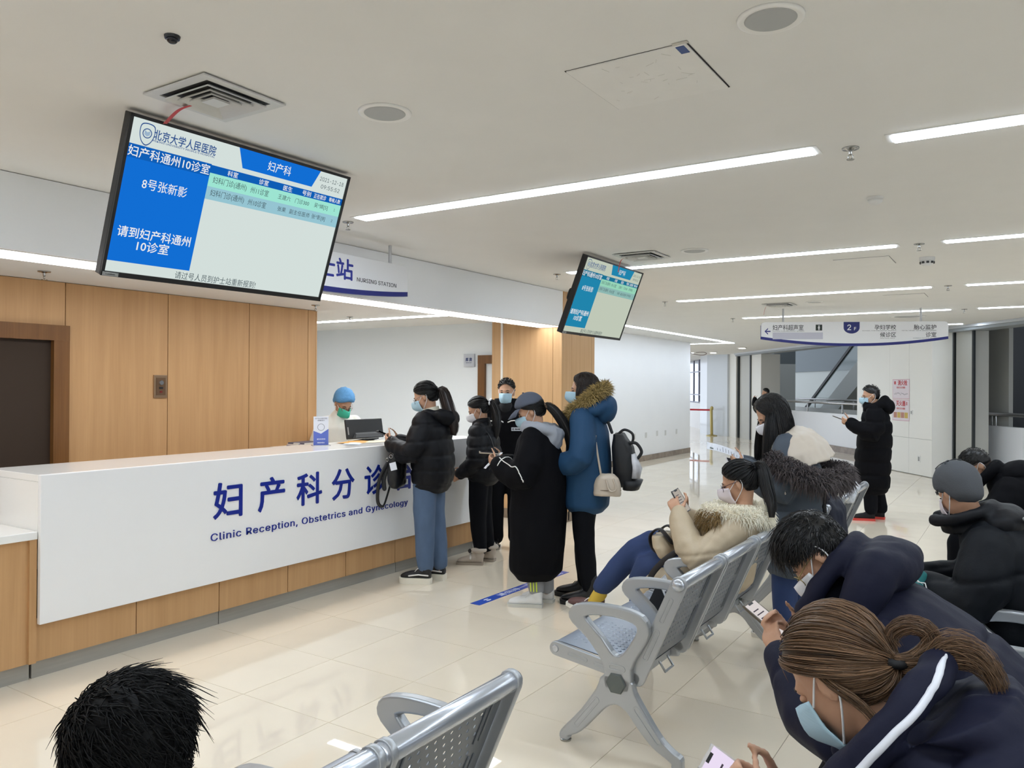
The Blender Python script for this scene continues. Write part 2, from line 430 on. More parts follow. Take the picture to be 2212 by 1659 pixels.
for a, b, c, d in ((0, .08, 1.04, 2.86), (2.3, 2.36, 1.04, 2.86), (3.55, 3.61, 1.04, 2.86), (4.67, 4.75, 1.04, 2.86)):
    obj('mullion', xform(wbox(a, b, .05, .12, c, d), W_inv), M_frame, win)
for z in (1.04, 1.35, 2.3, 2.81): obj('transom', xform(wbox(0, 4.75, .05, .11, z, z+.045), W_inv), M_frame, win)
M_glass = mat('window_glass', (235, 242, 255), .02, trans=1.0)
for a, b in ((.08, 2.3), (2.36, 3.55), (3.61, 4.67)):
    obj('pane', xform(wbox(a, b, .08, .086, 1.08, 2.82), W_inv), M_glass, win)
sr = empty('safety_rail', (*wq(2.4, -.1), 0), 0, 'thin metal safety rail across the far window', 'railing'); Ws = Matrix.Translation((-wq(2.4, -.1)[0], -wq(2.4, -.1)[1], 0))
g = G().limb([(*wq(.1, -.1), 1.26), (*wq(4.7, -.1), 1.26)], .02); obj('rail', xform(g.mesh(), Ws), mat('steel', (190, 190, 190), .25, metal=1), sr)
for s_ in (.4, 1.5, 2.6, 3.7, 4.5):
    obj('post', xform(G().limb([(*wq(s_, -.1), 1.0), (*wq(s_, -.1), 1.26)], .015).mesh(), Ws), mat('steel', (190, 190, 190), .25, metal=1), sr)
struct('wall_gloss_pillar', fixn(prism([(-8.42, 26.62), (-9.3, 27.1), (-9.9, 28.1), (-8.6, 28.6), (-7.6, 27.5)], 0, ZC).mesh()), M_gloss)
struct('wall_pillar', fixn(dbox(13.47, 14.85, -.1, .7, 0, ZC).mesh()), M_pale)
tk = struct('trim_3', fixn(dbox(13.38, 13.47, -.06, .02, 0, ZC).mesh()), M_tr)
struct('trim_4', fixn(dbox(12.42, 13.38, 0, .3, 0, ZC-.1).mesh()), mat('shutter_grey', (186, 186, 180), .45))
struct('trim_5', fixn(dbox(12.33, 12.42, -.03, .02, 0, ZC-.1).mesh()), M_tr)
struct('wall_pillar', fixn(dbox(11.5, 12.32, 0, .6, 0, ZC-.1).mesh()), M_pale)
struct('trim_6', fixn(dbox(-9, 13.4, -.16, .25, ZC-.10, ZC).mesh()), mat('lintel_grey', (150, 156, 160), .5))
struct('trim_7', fixn(dbox(-9, 13.4, -.2, -.16, ZC-.05, ZC-.001).mesh()), M_al)
# poster pillar with panel joints
pp = struct('wall_poster_pillar', fixn(dbox(1.87, 4.67, -.4, .05, 0, ZC).mesh()), mat('pillar_core', (150, 150, 146), .6))
M_pp = mat('pillar_panel', (246, 245, 240), .3)
for a, b in ((1.862, 2.62), (2.626, 3.33), (3.336, 4.675)):
    for z0, z1 in ((.012, .70), (.706, ZC)): obj('panel', fixn(dbox(a, b, -.412, -.395, z0, z1).mesh()), M_pp, pp)
obj('panel', fixn(dbox(1.858, 1.87, -.41, .05, .012, ZC).mesh()), M_pp, pp)
struct('trim_8', fixn(dbox(1.80, 1.84, -.02, .02, 0, ZC-.1).mesh()), M_tr); struct('trim_9', fixn(dbox(1.84, 1.87, -.03, .02, 0, ZC-.1).mesh()), M_al)
struct('trim_10', fixn(dbox(1.30, 1.78, 0, .3, 0, ZC-.1).mesh()), MATS['shutter_grey'])
struct('trim_11', fixn(dbox(1.25, 1.295, -.02, .02, 0, ZC-.1).mesh()), M_tr)
struct('wall_pillar', fixn(dbox(1.42, 2.4, .76, .84, 0, ZC+.6).mesh()), mat('pillar_grey', (176, 177, 172), .45))
# atrium beyond
struct('wall_parapet_left', fixn(dbox(4.6, 14.5, .62, .75, 0, 1.0).mesh()), mat('parapet_white', (244, 246, 250), .4))
struct('baseboard_parapet', fixn(dbox(4.6, 14.5, .60, .62, 0, .16).mesh()), M_base)
struct('wall_parapet_right', fixn(dbox(-8, 2.1, .62, .74, 0, .985).mesh()), MATS['parapet_white'])
M_st = mat('steel', (190, 190, 190), .25, metal=1)
def railing(s0, s1, n, z, posts, label, end=False):
    o3 = (*dp((s0+s1)/2, n), 0); e = empty('handrail', o3, 0, label, 'railing'); iv = Matrix.Translation((-o3[0], -o3[1], 0))
    obj('rail', xform(G().limb([(*dp(s0, n), z), (*dp(s1, n), z)], .036, 14).mesh(), iv), M_st, e, sm=True)
    if end: obj('rail_end', xform(G().ell((*dp(s1, n), z), (.07, .07, .06)).mesh(), iv), M_st, e, sm=True)
    for s_ in posts: obj('post', xform(G().limb([(*dp(s_, n), z-.3), (*dp(s_, n), z)], .02).mesh(), iv), M_st, e, sm=True)
railing(4.7, 14.3, .68, 1.27, (4.9, 5.5, 7.6, 9.7, 11.8, 13.5), 'steel handrail on the white parapet left of the poster pillar')
railing(-7.5, 1.95, .68, 1.2, (1.75, 1.65, .62, -1.0, -3.0), 'steel handrail with ball end on the right parapet', True)
# far side of the atrium
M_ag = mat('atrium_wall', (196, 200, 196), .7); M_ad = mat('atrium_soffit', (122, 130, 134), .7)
struct('wall_atrium', fixn(dbox(12, 45, 8, 8.3, -4, 2.5).mesh()), M_ag)
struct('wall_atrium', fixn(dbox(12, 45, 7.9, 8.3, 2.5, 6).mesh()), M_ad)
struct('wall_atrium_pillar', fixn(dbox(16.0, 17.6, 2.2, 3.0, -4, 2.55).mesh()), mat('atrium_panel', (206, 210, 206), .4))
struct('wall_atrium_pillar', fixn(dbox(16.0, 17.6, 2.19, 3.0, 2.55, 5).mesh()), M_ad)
struct('floor_atrium', fixn(dbox(-12, 46, 1.2, 30, -4.1, -4).mesh()), M_grout)
railing(13, 30, 4.2, 1.25, (14, 17, 20, 23, 26), 'distant steel handrail across the atrium')
struct('wall_parapet_far', fixn(dbox(13, 32, 4.15, 4.3, -.6, .92).mesh()), mat('parapet_grey', (206, 208, 204), .5))
# escalator: dark truss underside on the right, black handrail on the left
def slope(s0, z0, s1, z1, n0, n1, th):
    v = []
    for n in (n0, n1):
        v += [(*dp(s0, n), z0), (*dp(s1, n), z1), (*dp(s1, n), z1+th), (*dp(s0, n), z0+th)]
    return fixn(G().add(v, [(0, 1, 2, 3), (7, 6, 5, 4), (0, 4, 5, 1), (1, 5, 6, 2), (2, 6, 7, 3), (3, 7, 4, 0)]).mesh())
es = empty('escalator', (*dp(16, 5), 0), 0, 'escalator with sloping black handrail seen through the left atrium opening', 'escalator'); ei = Matrix.Translation((-dp(16, 5)[0], -dp(16, 5)[1], 0))
obj('handrail', xform(slope(19.9, .62, 14.6, 3.85, 4.96, 5.06, .13), ei), mat('black_rubber', (16, 17, 18), .5), es)
obj('balustrade_glass', xform(slope(19.9, -.1, 14.6, 3.1, 5.0, 5.02, .72), ei), mat('balustrade_glass', (190, 205, 205), .1, alpha=.35), es)
obj('truss', xform(slope(19.9, -1.0, 14.6, 2.2, 5.0, 6.0, .9), ei), M_ag, es)
e2 = empty('escalator', (*dp(8, 5), 0), 0, 'dark sloping escalator underside beyond the right handrail', 'escalator'); ej = Matrix.Translation((-dp(8, 5)[0], -dp(8, 5)[1], 0))
M_es = mat('escalator_shaded', (46, 50, 57), .5, var=.05, vscale=(1, 1, 1))  # base colour darkened to stand for the unlit underside
v = []
pr_ = [(8.3, 1.15), (7.0, .4), (2, -2.2), (-9, -2.2), (-9, 6.9), (8.3, 6.9)]
g = G(); n_ = len(pr_)
g.add([(*dp(s, 5), z) for s, z in pr_]+[(*dp(s, 6.2), z) for s, z in pr_], [tuple(range(n_)), tuple(range(2*n_-1, n_-1, -1))]+[(i, n_+i, n_+(i+1) % n_, (i+1) % n_) for i in range(n_)])
obj('truss', xform(fixn(g.mesh()), ej), M_es, e2)
obj('skirt', xform(slope(8.4, 1.1, 2.0, -2.3, 4.9, 5.0, .12), ej), mat('escalator_grey', (150, 154, 158), .5), e2)
struct('wall_atrium_end', fixn(dbox(-14, 13, 9.5, 9.8, -4, .55).mesh()), M_ag)
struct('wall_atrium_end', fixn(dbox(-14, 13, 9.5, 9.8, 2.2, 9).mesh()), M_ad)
struct('light_block_atrium', fixn(dbox(-14, 46, .26, 12, 7, 7.2).mesh()), M_ceil)  # added slab out of view, cuts the sky light falling into the atrium
struct('trim_12', fixn(dbox(-9, 13.4, .0, .25, ZC, 7).mesh()), M_ceil)
# ================================================================ CEILING FIXTURES
M_strip = emis('strip_diffuser', (226, 240, 255), STRIP_E)
M_stripf = mat('strip_frame', (226, 225, 222), .5)
def strip(name, c, L, W, axis, z, label, group='linear ceiling lights', m=None):
    e = empty(name, (c[0], c[1], z), 0 if axis == 'x' else R(90), label, 'ceiling light', group)
    obj('frame', B((-L/2-.03, -W/2-.018, -.004), (L/2+.03, W/2+.018, 0)), M_stripf, e)
    obj('diffuser', B((-L/2, -W/2, -.009), (L/2, W/2, -.004)), m or M_strip, e)
    return e
ROW = {-2.0: 'r', 1.0: 'r', 4.0: 'nearest', 7.0: 'second nearest', 10.02: 'third', 12.98: 'fourth', 15.9: 'farthest'}
for y, nm in ROW.items():
    for ci, xc in enumerate((-2.345, 1.0, 4.35)):
        L = 2.99
        if y > 4.5 and ci == 2 or y > 12 and ci == 1 and False: continue
        if y > 15 and ci > 0: continue
        if y > 12 and ci == 1: xc, L = .35, 1.7
        if y > 15: xc, L = -.98, .26
        if nm == 'r': lab = '%s ceiling light strip out of the picture, %s the viewer' % (('left', 'middle', 'right')[ci], 'behind' if y < 0 else 'above')
        elif ci == 0: lab = '%s long bright ceiling strip left of the sprinkler line' % nm
        elif ci == 1: lab = '%s ceiling strip cut off by the right picture edge' % nm
        else: lab = 'ceiling strip beyond the right picture edge, %s row' % nm
        strip('ceiling_light', (xc, y), L, .115, 'x', ZC, lab)
strip('ceiling_light', (-4.815, 1.85), 12.85, .27, 'y', ZL, 'long bright strip along the foot of the grey bulkhead', 'lights over the counter', emis('strip_warm', (250, 250, 250), 3.8))
strip('ceiling_light', (-6.9, 6.4), 3.9, .10, 'x', ZL, 'thin light line across the ceiling behind the counter', 'lights over the counter', emis('strip_station', (240, 247, 255), 20))
strip('ceiling_light', (-6.19, 15.0), 9.8, .13, 'y', ZC, 'light strip running down the corridor ceiling to the corner', 'corridor strips', emis('strip_corridor', (226, 240, 255), 10))
strip('ceiling_light', (-8.6, 19.95), 4.9, .13, 'x', ZC, 'short light strip turning the corner behind the white wall', 'corridor strips')
# the remaining corridor is lit like the hall
strip('ceiling_light', (-10.5, 25.0), 2.9, .115, 'x', ZC, 'light strip hidden behind the end of the corridor wall', 'corridor strips')
for k, (x, y) in enumerate(((-6.68, 22.45), (-8.36, 24.96))):
    e = empty('downlight', (x, y, ZC), 0, ('nearer' if k == 0 else 'farther')+' round lit downlight near the far shutter pillar', 'downlight', 'round downlights')
    obj('rim', fixn(G().loft([((0, 0, 0), (.14, 0, 0), (0, .14, 0)), ((0, 0, -.02), (.13, 0, 0), (0, .13, 0))], 20).mesh()), M_stripf, e)
    obj('lens', fixn(G().loft([((0, 0, -.02), (.1, 0, 0), (0, .1, 0)), ((0, 0, -.026), (.09, 0, 0), (0, .09, 0))], 20).mesh()), emis('downlight_lens', (255, 252, 240), 7), e)
# square air diffusers with a red ribbon
M_vent = mat('vent_grey', (206, 206, 203), .5); M_vdark = mat('vent_slot', (58, 58, 58), .8); M_rib = mat('red_ribbon', (186, 44, 36), .6)
def vent(c, S, label, rib):
    e = empty('air_vent', (c[0], c[1], ZC), 0, label, 'air vent', 'square ceiling air vents')
    def fr(a, b, z0, z1, m, nm):
        g = G()
        # sloped square ring between half sizes a (outer, z0) and b (inner, z1)
        v = [(sx*h, sy*h, z) for h, z in ((a, z0), (b, z1), (b, z1+.006), (a, z0+.006)) for sx, sy in ((-1, -1), (1, -1), (1, 1), (-1, 1))]
        f = []
        for k in range(4):
            for j in range(4): f.append((k*4+j, k*4+(j+1) % 4, ((k+1) % 4)*4+(j+1) % 4, ((k+1) % 4)*4+j))
        g.add(v, f); obj(nm, fixn(g.mesh()), m, e)
    h = S/2
    obj('backing', B((-h*.86, -h*.86, -.004), (h*.86, h*.86, -.001)), M_vdark, e)
    fr(h, h*.78, -.012, -.010, M_vent, 'frame')
    for k, (a, b) in enumerate(((.72, .56), (.53, .40), (.37, .26))): fr(h*a, h*b, -.026, -.006, M_vent, 'louvre')
    obj('centre_plate', B((-h*.2, -h*.2, -.024), (h*.2, h*.2, -.016)), M_vent, e)
    P = catmull([(-.0, -.0, -.02), (-.07, -.02, -.035), rib], 6, False); W = np.array([.0, .02, .004])
    P = P+np.array((-.1*S/.38, -.03, 0))
    v = np.concatenate([P-W*.5, P+W*.5]); n = len(P)
    obj('ribbon', G().add(np.concatenate([v, v+(0, 0, .001)]), [(i, i+1, n+i+1, n+i) for i in range(n-1)]), M_rib, e)
vent((-2.73, 2.01), .385, 'square air vent above the big hanging screen', (-.27, .05, -.035))
vent((-2.79, 6.40), .385, 'square air vent above the smaller hanging screen', (-.1, -.02, -.14))
vent((-2.79, 11.1), .385, 'small distant square air vent beside the directory sign', (-.1, -.02, -.14))
# round speakers
def speaker(c, r, label, g_='round ceiling speakers'):
    e = empty('ceiling_speaker', (c[0], c[1], ZC), 0, label, 'speaker', g_)
    prof = [(0, r), (-.008, r*.985), (-.011, r*.90), (-.006, r*.80)]
    obj('rim', fixn(G().loft([((0, 0, z), (q, 0, 0), (0, q, 0)) for z, q in prof], 36).mesh()), mat('speaker_rim', (236, 235, 232), .35), e, sm=True)
    obj('grille', fixn(G().loft([((0, 0, -.004), (r*.8, 0, 0), (0, r*.8, 0)), ((0, 0, -.009), (r*.74, 0, 0), (0, r*.74, 0))], 36).mesh()), mat('speaker_grille', (178, 180, 180), .6, bump=.3, bscale=900.0), e)
speaker((-2.265, 2.5), .113, 'round ceiling speaker right of the big screen')
speaker((-.66, 2.5), .103, 'round ceiling speaker at the top of the picture')
speaker((-2.31, 6.4), .113, 'round ceiling speaker beside the second air vent')
speaker((-2.31, 11.0), .113, 'flat distant round ceiling speaker past the second screen')
speaker((-1.5, 13.9), .26, 'round flat ceiling speaker above the hanging directory')
# sprinklers
def sprinkler(c, label, z=ZC):
    e = empty('sprinkler', (c[0], c[1], z), 0, label, 'sprinkler', 'pendent sprinklers')
    ms = mat('chrome', (170, 170, 168), .22, metal=1)
    obj('escutcheon', fixn(G().loft([((0, 0, 0), (.04, 0, 0), (0, .04, 0)), ((0, 0, -.006), (.038, 0, 0), (0, .038, 0)), ((0, 0, -.004), (.024, 0, 0), (0, .024, 0)), ((0, 0, -.012), (.014, 0, 0), (0, .014, 0))], 20).mesh()), ms, e, sm=True)
    g = G().limb([(0, 0, 0), (0, 0, -.028)], .008, 10); g.limb([(.002, 0, -.028), (.012, 0, -.04), (.003, 0, -.055)], .0025, 6); g.limb([(-.002, 0, -.028), (-.012, 0, -.04), (-.003, 0, -.055)], .0025, 6)
    obj('frame_arms', g, ms, e, sm=True)
    obj('deflector', fixn(G().loft([((0, 0, -.055), (.019, 0, 0), (0, .019, 0)), ((0, 0, -.058), (.016, 0, 0), (0, .016, 0))], 14).mesh()), ms, e)
for c, l in (((-.69, 4.06), 'chrome sprinkler between the two nearest ceiling strips'), ((-4.0, 4.04), 'sprinkler just right of the big screen'), ((-.68, 7.02), 'sprinkler between the second row of ceiling strips'),
             ((-4.0, 7.03), 'sprinkler left of the smaller screen'), ((-4.03, 10.03), 'distant sprinkler right of the smaller screen'), ((-.68, 10.01), 'distant sprinkler between the third row of strips'),
             ((-4.02, 12.98), 'farthest sprinkler left of the directory sign'), ((-.68, 13.05), 'farthest sprinkler right of the directory sign'), ((-.55, 16.0), 'tiny far sprinkler by the atrium lintel')): sprinkler(c, l)
for c, l in (((-5.35, 2.65), 'sprinkler above the brown door on the low ceiling'), ((-5.4, 5.05), 'sprinkler on the low ceiling by the oak wall end'), ((-6.0, 6.1), 'sprinkler beside the thin light line behind the counter')): sprinkler(c, l, ZL)
# smoke detectors, spot
def puck(c, r, h, label, slots=False):
    e = empty('smoke_detector', (c[0], c[1], ZC), 0, label, 'detector')
    obj('base', fixn(G().loft([((0, 0, 0), (r, 0, 0), (0, r, 0)), ((0, 0, -h*.35), (r, 0, 0), (0, r, 0))], 24).mesh()), mat('detector_white', (220, 220, 218), .4), e, sm=False)
    obj('dome', fixn(G().loft([((0, 0, -h*.35), (r*.92, 0, 0), (0, r*.92, 0)), ((0, 0, -h*.7), (r*.85, 0, 0), (0, r*.85, 0)), ((0, 0, -h), (r*.5, 0, 0), (0, r*.5, 0))], 24).mesh()), MATS['detector_white'], e, sm=True)
    if slots:
        for k in range(9):
            a = 2*PI*k/9; obj('vent_slot', G().obox((math.cos(a)*r*.86, math.sin(a)*r*.86, -h*.62), (.006*math.cos(a), .006*math.sin(a), 0), (-.011*math.sin(a), .011*math.cos(a), 0), (0, 0, h*.12)), M_vdark, e)
puck((-.74, 5.18), .045, .045, 'small pale round detector between first and second strips')
puck((-.69, 7.78), .062, .075, 'slotted smoke detector right of the second sprinkler', True)
e = empty('ceiling_spot', (-2.374, 1.578, ZC), 0, 'tiny black glass spot in the ceiling at top left', 'spotlight')
obj('housing', fixn(G().loft([((0, 0, .0), (.026, 0, 0), (0, .026, 0)), ((0, 0, -.01), (.024, 0, 0), (0, .024, 0))], 16).mesh()), mat('black_plastic', (22, 22, 24), .4), e)
obj('lens', G().ell((0, 0, -.01), (.019, .019, .016)), mat('black_lens', (14, 14, 24), .1), e, sm=True)
# access hatches
def hatch(c, S, label, tape=False):
    e = empty('access_hatch', (c[0], c[1], ZC), 0, label, 'hatch', 'ceiling access hatches')
    h = S/2
    obj('gap_shadow', B((-h, -h, -.0015), (h, h, -.0005)), mat('gap_black', (40, 40, 40), .9), e)
    obj('cover', B((-h+(.006 if tape else .003), -h+.002, -.006), (h-(.006 if tape else .003), h-(.008 if tape else .003), -.0015)), mat('hatch_cover', (230, 229, 226), .85, var=.02, vscale=(9, 9, 9)), e)
    if tape:
        obj('blue_tape', B((h-.045, -h+.01, -.0075), (h-.015, -h+.07, -.006)), mat('blue_tape', (40, 72, 132), .5), e)
        obj('plaster_patch', B((h-.05, -h-.012, -.004), (h+.004, -h+.006, -.001)), mat('plaster', (196, 192, 184), .9), e)
        g = G()
        for k in range(26):
            a = rng.uniform(0, PI); x, y = rng.uniform(-h*.8, h*.8, 2); l = rng.uniform(.006, .022)
            g.obox((x, y, -.0063), (l*math.cos(a), l*math.sin(a), 0), (-.0008*math.sin(a), .0008*math.cos(a), 0), (0, 0, .0003))
        obj('scuff_marks', g, mat('scuff', (206, 204, 200), .9), e, kind='stuff')
hatch((-1.175, 2.757), .468, 'white ceiling access hatch with a blue tape corner', True)
hatch((-1.19, 7.74), .46, 'flush ceiling hatch outline behind the second strip')
hatch((-1.2, 10.87), .46, 'faint distant hatch outline on the ceiling')
# ================================================================ HANGING SCREENS
M_blk = mat('black_plastic', (22, 22, 24), .4)
def screen(name, loc, az, tilt, label, blue, pal, note):
    a, t = R(az), R(tilt)
    n = Vector((math.cos(a)*math.cos(t), math.sin(a)*math.cos(t), -math.sin(t))); r = Vector((-math.sin(a), math.cos(a), 0)); u = n.cross(r)
    mw = Matrix(((r.x, u.x, n.x, loc[0]), (r.y, u.y, n.y, loc[1]), (r.z, u.z, n.z, loc[2]), (0, 0, 0, 1)))
    e = empty(name, label=label, cat='screen', group='hanging queue screens', mw=mw)
    W, H = 1.23, .7036; w2, h2 = W/2, H/2
    bz = .014
    obj('housing', B((-w2, -h2, -.05), (w2, h2, -.006)), M_blk, e, bevel=.004)
    for a_, b_ in (((-w2, h2-bz, -.006), (w2, h2, .004)), ((-w2, -h2, -.006), (w2, -h2+bz+.008, .004)), ((-w2, -h2, -.006), (-w2+bz, h2, .004)), ((w2-bz, -h2, -.006), (w2, h2, .004))):
        obj('bezel', B(a_, b_), M_blk, e)
    obj('maker_badge', B((-w2+.005, -h2+.002, .004), (-w2+.075, -h2+.019, .007)), mat('badge_grey', (150, 152, 150), .4), e)
    tm = text_me('Landbaa', .012, width=.04); xform(tm, Matrix.Translation((-w2+.04, -h2+.0105, .0072))); obj('badge_lettering', tm, mat('badge_ink', (60, 60, 60), .5), e)
    x0, x1, y0, y1 = -w2+bz, w2-bz, -h2+bz+.008, h2-bz; SW, SH = x1-x0, y1-y0
    def rect(nm, t0, v0, t1, v1, m, z, t0b=None, t1b=None):
        t0b = t0 if t0b is None else t0b; t1b = t1 if t1b is None else t1b
        P = [(x0+t0*SW, y1-v0*SH, z), (x0+t1*SW, y1-v0*SH, z), (x0+t1b*SW, y1-v1*SH, z), (x0+t0b*SW, y1-v1*SH, z)]
        return obj(nm, G().add(P, [(3, 2, 1, 0)]), m, sc)
    k = pal; E_ = .45
    sc = obj('display', B((x0, y0, -.006), (x1, y1, -.004)), emis('screen_white'+k, (226, 238, 234) if k == 'a' else (205, 214, 196), E_), e)
    mb = emis('screen_blue'+k, blue, E_); md = emis('screen_blue_dark'+k, tuple(int(c*.86) for c in blue), E_)
    rect('left_panel', 0, .163, .33, .928, mb, -.0036); rect('left_band', 0, .163, .33, .25, md, -.0034)
    rect('title_panel', .432, 0, .845, .135, mb, -.0036, .464, .815)
    rect('table_header', .33, .168, 1, .222, md, -.0034)
    rect('table_row', .33, .222, 1, .315, emis('screen_mint'+k, (168, 244, 224) if k == 'a' else (160, 226, 196), E_), -.0036)
    rect('table_row', .33, .315, 1, .405, emis('screen_pale_blue'+k, (160, 210, 224) if k == 'a' else (150, 196, 190), E_), -.0036)
    mw_ = emis('screen_text_white'+k, (250, 252, 252), E_); mk = emis('screen_text_dark'+k, (74, 92, 100), E_*.9); mn = emis('screen_text_navy'+k, (48, 86, 150), E_)
    def T(s, t, v, sz, m, bold=0.0, wd=None, al='CENTER'):
        me = text_me(s, sz*1.118, bold, 0, al, width=wd*1.118 if wd else None); xform(me, Matrix.Translation((x0+t*SW, y1-v*SH, -.0028))); obj('lettering', me, m, sc)
    T('妇产科通州10诊室', .165, .207, .044, mw_, .0005, .345); T('8号张新影', .165, .395, .046, mw_, .0002, .19)
    T('请到妇产科通州', .165, .725, .046, mw_, .0006, .31); T('10诊室', .165, .805, .046, mw_, .0006, .135)
    T('妇产科', .635, .068, .046, mw_, .0003, .125)
    for s, t in (('科室', .428), ('诊室', .575), ('医生', .697), ('号别', .798)): T(s, t, .195, .025, mw_, .0003, .05)
    T('正在就诊', .873, .195, .024, mw_, .0003, .074); T('等候人数', .957, .195, .022, mw_, .0003, .070)
    for r_, v in ((('妇科门诊(通州)', '州11诊室', '王建六', '门诊300', '吴*娣[5]', '1'), .268), (('妇科门诊(通州)', '州10诊室', '张果', '副主任医师', '张*影[8]', '2'), .358)):
        for s, t, wd in zip(r_, (.425, .565, .69, .785, .89, .968), (.165, .095, None, None, None, None)): T(s, t, v, .030 if t < .6 else .024, mk, 0, wd)
    T('2021-12-18', .917, .055, .036, mk, 0, .145); T('09:55:52', .917, .112, .036, mk, 0, .115)
    T('请过号人员到护士站重新报到!', .46, .968, .034, mk, 0, .40)
    T('北京大学人民医院', .21, .072, .042, mn, .0006, .27); T("PEKING UNIVERSITY PEOPLE'S HOSPITAL", .21, .113, .013, mn, .0002, .27)
    # crest: shield outline, ring and sheaf marks
    def shield(s): return [(x*s, y*s) for x, y in catmull([(0, .045), (.030, .036), (.034, .0), (.022, -.034), (0, -.05), (-.022, -.034), (-.034, 0), (-.030, .036)], 5)[:, :2]]
    cx_, cy_ = x0+.06*SW, y1-.083*SH
    for lp, z in (([shield(1.0), shield(.9)], -.0028), ([[(.021*math.cos(q), .002+.021*math.sin(q)) for q in np.arange(24)*2*PI/24], [(.017*math.cos(q), .002+.017*math.sin(q)) for q in np.arange(24)*2*PI/24]], -.0028)):
        me = curve_mesh(lp, 0); xform(me, Matrix.Translation((cx_, cy_, z))); obj('crest', me, mn, sc)
    g = G()
    for k_ in range(-3, 4): g.obox((cx_+.0035*k_, cy_-.002+.004*abs(k_)*.5, -.0028), (.0011, .0003*k_, 0), (0, .009, 0), (0, 0, .0001))
    obj('crest', g, emis('crest_tint'+k, (120, 160, 205), E_), sc)
    # bracket from the ceiling
    inv = mw.inverted()
    bx = loc[0]-.16; g = G().limb([(bx, loc[1], ZC), (bx, loc[1], loc[2]-.02)], .03, 14)
    obj('ceiling_pole', xform(g.mesh(), inv), mat('pole_dark', (40, 40, 42), .4, metal=.5), e, sm=True)
    obj('pole_flange', xform(fixn(G().loft([((bx, loc[1], ZC), (.075, 0, 0), (0, .075, 0)), ((bx, loc[1], ZC-.012), (.075, 0, 0), (0, .075, 0))], 24).mesh()), inv), MATS['pole_dark'], e)
    obj('bracket', B((-.16, -.12, -.075), (.16, .12, -.048)), MATS['pole_dark'], e)
    if note:
        P = catmull([(-.16, -.29, -.05), (-.15, -.35, -.07), (-.08, -.365, -.08), (-.03, -.33, -.06), (-.02, -.29, -.05)], 8, False); obj('cable', G().limb(P, .008, 8), M_blk, e, sm=True)
        P = catmull([(-.555, .02, -.05), (-.60, .03, -.06), (-.60, -.05, -.06), (-.555, -.06, -.05)], 8, False); obj('cable', G().limb(P, .008, 8), M_blk, e, sm=True)
    return e
screen('queue_screen', (-3.211, 2.504, 2.455), -2.25, 19.9, 'large hanging queue screen with blue panel at upper left', (20, 118, 226), 'a', False)
screen('queue_screen', (-3.239, 6.593, 2.45), .9, 20.9, 'smaller-looking hanging queue screen with teal panel before the oak column', (36, 142, 184), 'b', True)

# ================================================================ HANGING SIGNS
M_sgn = mat('sign_white', (238, 239, 242), .4); M_nav = mat('sign_navy', (18, 28, 120), .4); M_ink = mat('sign_ink', (54, 56, 60), .5); M_navy2 = mat('sign_blue', (30, 44, 150), .4)
def sign(mw, W, H, sag, label, rods, rodz):
    e = empty('hanging_sign', label=label, cat='sign', group='hanging signs', mw=mw)
    r = .045
    def outline(k0, k1):
        """board from top to the curved lower edge (k fractions of band)"""
        xs = np.linspace(-W/2, W/2, 33)
        bot = [(x, -H/2-sag*(1-(2*x/W)**2)) for x in xs]
        return xs, bot
    xs, bot = outline(0, 1); bt = .035
    top = [(-W/2, H/2-r), (-W/2+r*.3, H/2-r*.3), (-W/2+r, H/2), (W/2-r, H/2), (W/2-r*.3, H/2-r*.3), (W/2, H/2-r)]
    loop = [(x, y+bt) for x, y in bot[::-1]]+top
    me = curve_mesh([loop[::-1]], .018, .003); obj('board', me, M_sgn, e)
    loop2 = [(x, y) for x, y in bot]+[(x, y+bt) for x, y in bot[::-1]]
    me = curve_mesh([loop2], .020, .002); obj('lower_band', me, M_nav, e)
    me = curve_mesh([[(-W/2-.006, -H/2), (-W/2, -H/2), (-W/2, H/2-r), (-W/2-.006, H/2-r)]], .015, 0); obj('edge_cap', me, M_nav, e)
    for x in rods: obj('rod', G().limb([(x, H/2, 0), (x, rodz, 0)], .014, 12), mat('rod_grey', (196, 197, 200), .4, metal=.3), e, sm=True)
    def T(s, x, y, sz, m, bold=0, wd=None, al='LEFT', ht=None):
        me = text_me(s, sz, bold, .0004, al, width=wd, height=ht); xform(me, Matrix.Translation((x, y, .0215))); return obj('lettering', me, m, e)
    return e, T
# nursing station sign (facing +x)
mw = frame((-4.381, 4.16, 2.535), (0, 1, 0), (0, 0, 1))
e, T = sign(mw, 1.9, .25, .05, 'white hanging nursing station sign before the grey bulkhead', (.75, -.75), .275)
T('护士站', -.26, .01, .17, M_navy2, .0035, .56); T('NURSING STATION', .345, -.052, .06, M_ink, .0004, .46)
# directory sign
a = Vector((-3.18, 11.614, 0)); b = Vector((-.866, 12.707, 0)); mid = (a+b)/2
mw = frame((mid.x, mid.y, 2.49), b-a, (0, 0, 1)); WD = (b-a).length
e, T = sign(mw, WD, .245, .1, 'long white hanging floor directory marked 2F', (-.97, .92), .318)
x_ = -WD/2
ar = [(0, 0), (.05, .05), (.05, .03), (.025, .008), (.085, .008), (.085, -.008), (.025, -.008), (.05, -.03), (.05, -.05)]
me = curve_mesh([[(p*1.0, q) for p, q in ar][::-1]], .0004); xform(me, Matrix.Translation((x_+.045, -.01, .0215))); obj('arrow', me, M_nav, e)
T('妇产科超声室', x_+.16, .045, .085, M_ink, .0008, .43); T('SCHOOL FOR PREGNANT WOMEN', x_+.16, -.008, .02, M_ink, 0, .44)
obj('paper_patch', B((x_+.16, -.125, .021), (x_+.86, -.028, .0225)), mat('patch_lilac', (196, 196, 210), .35), e)
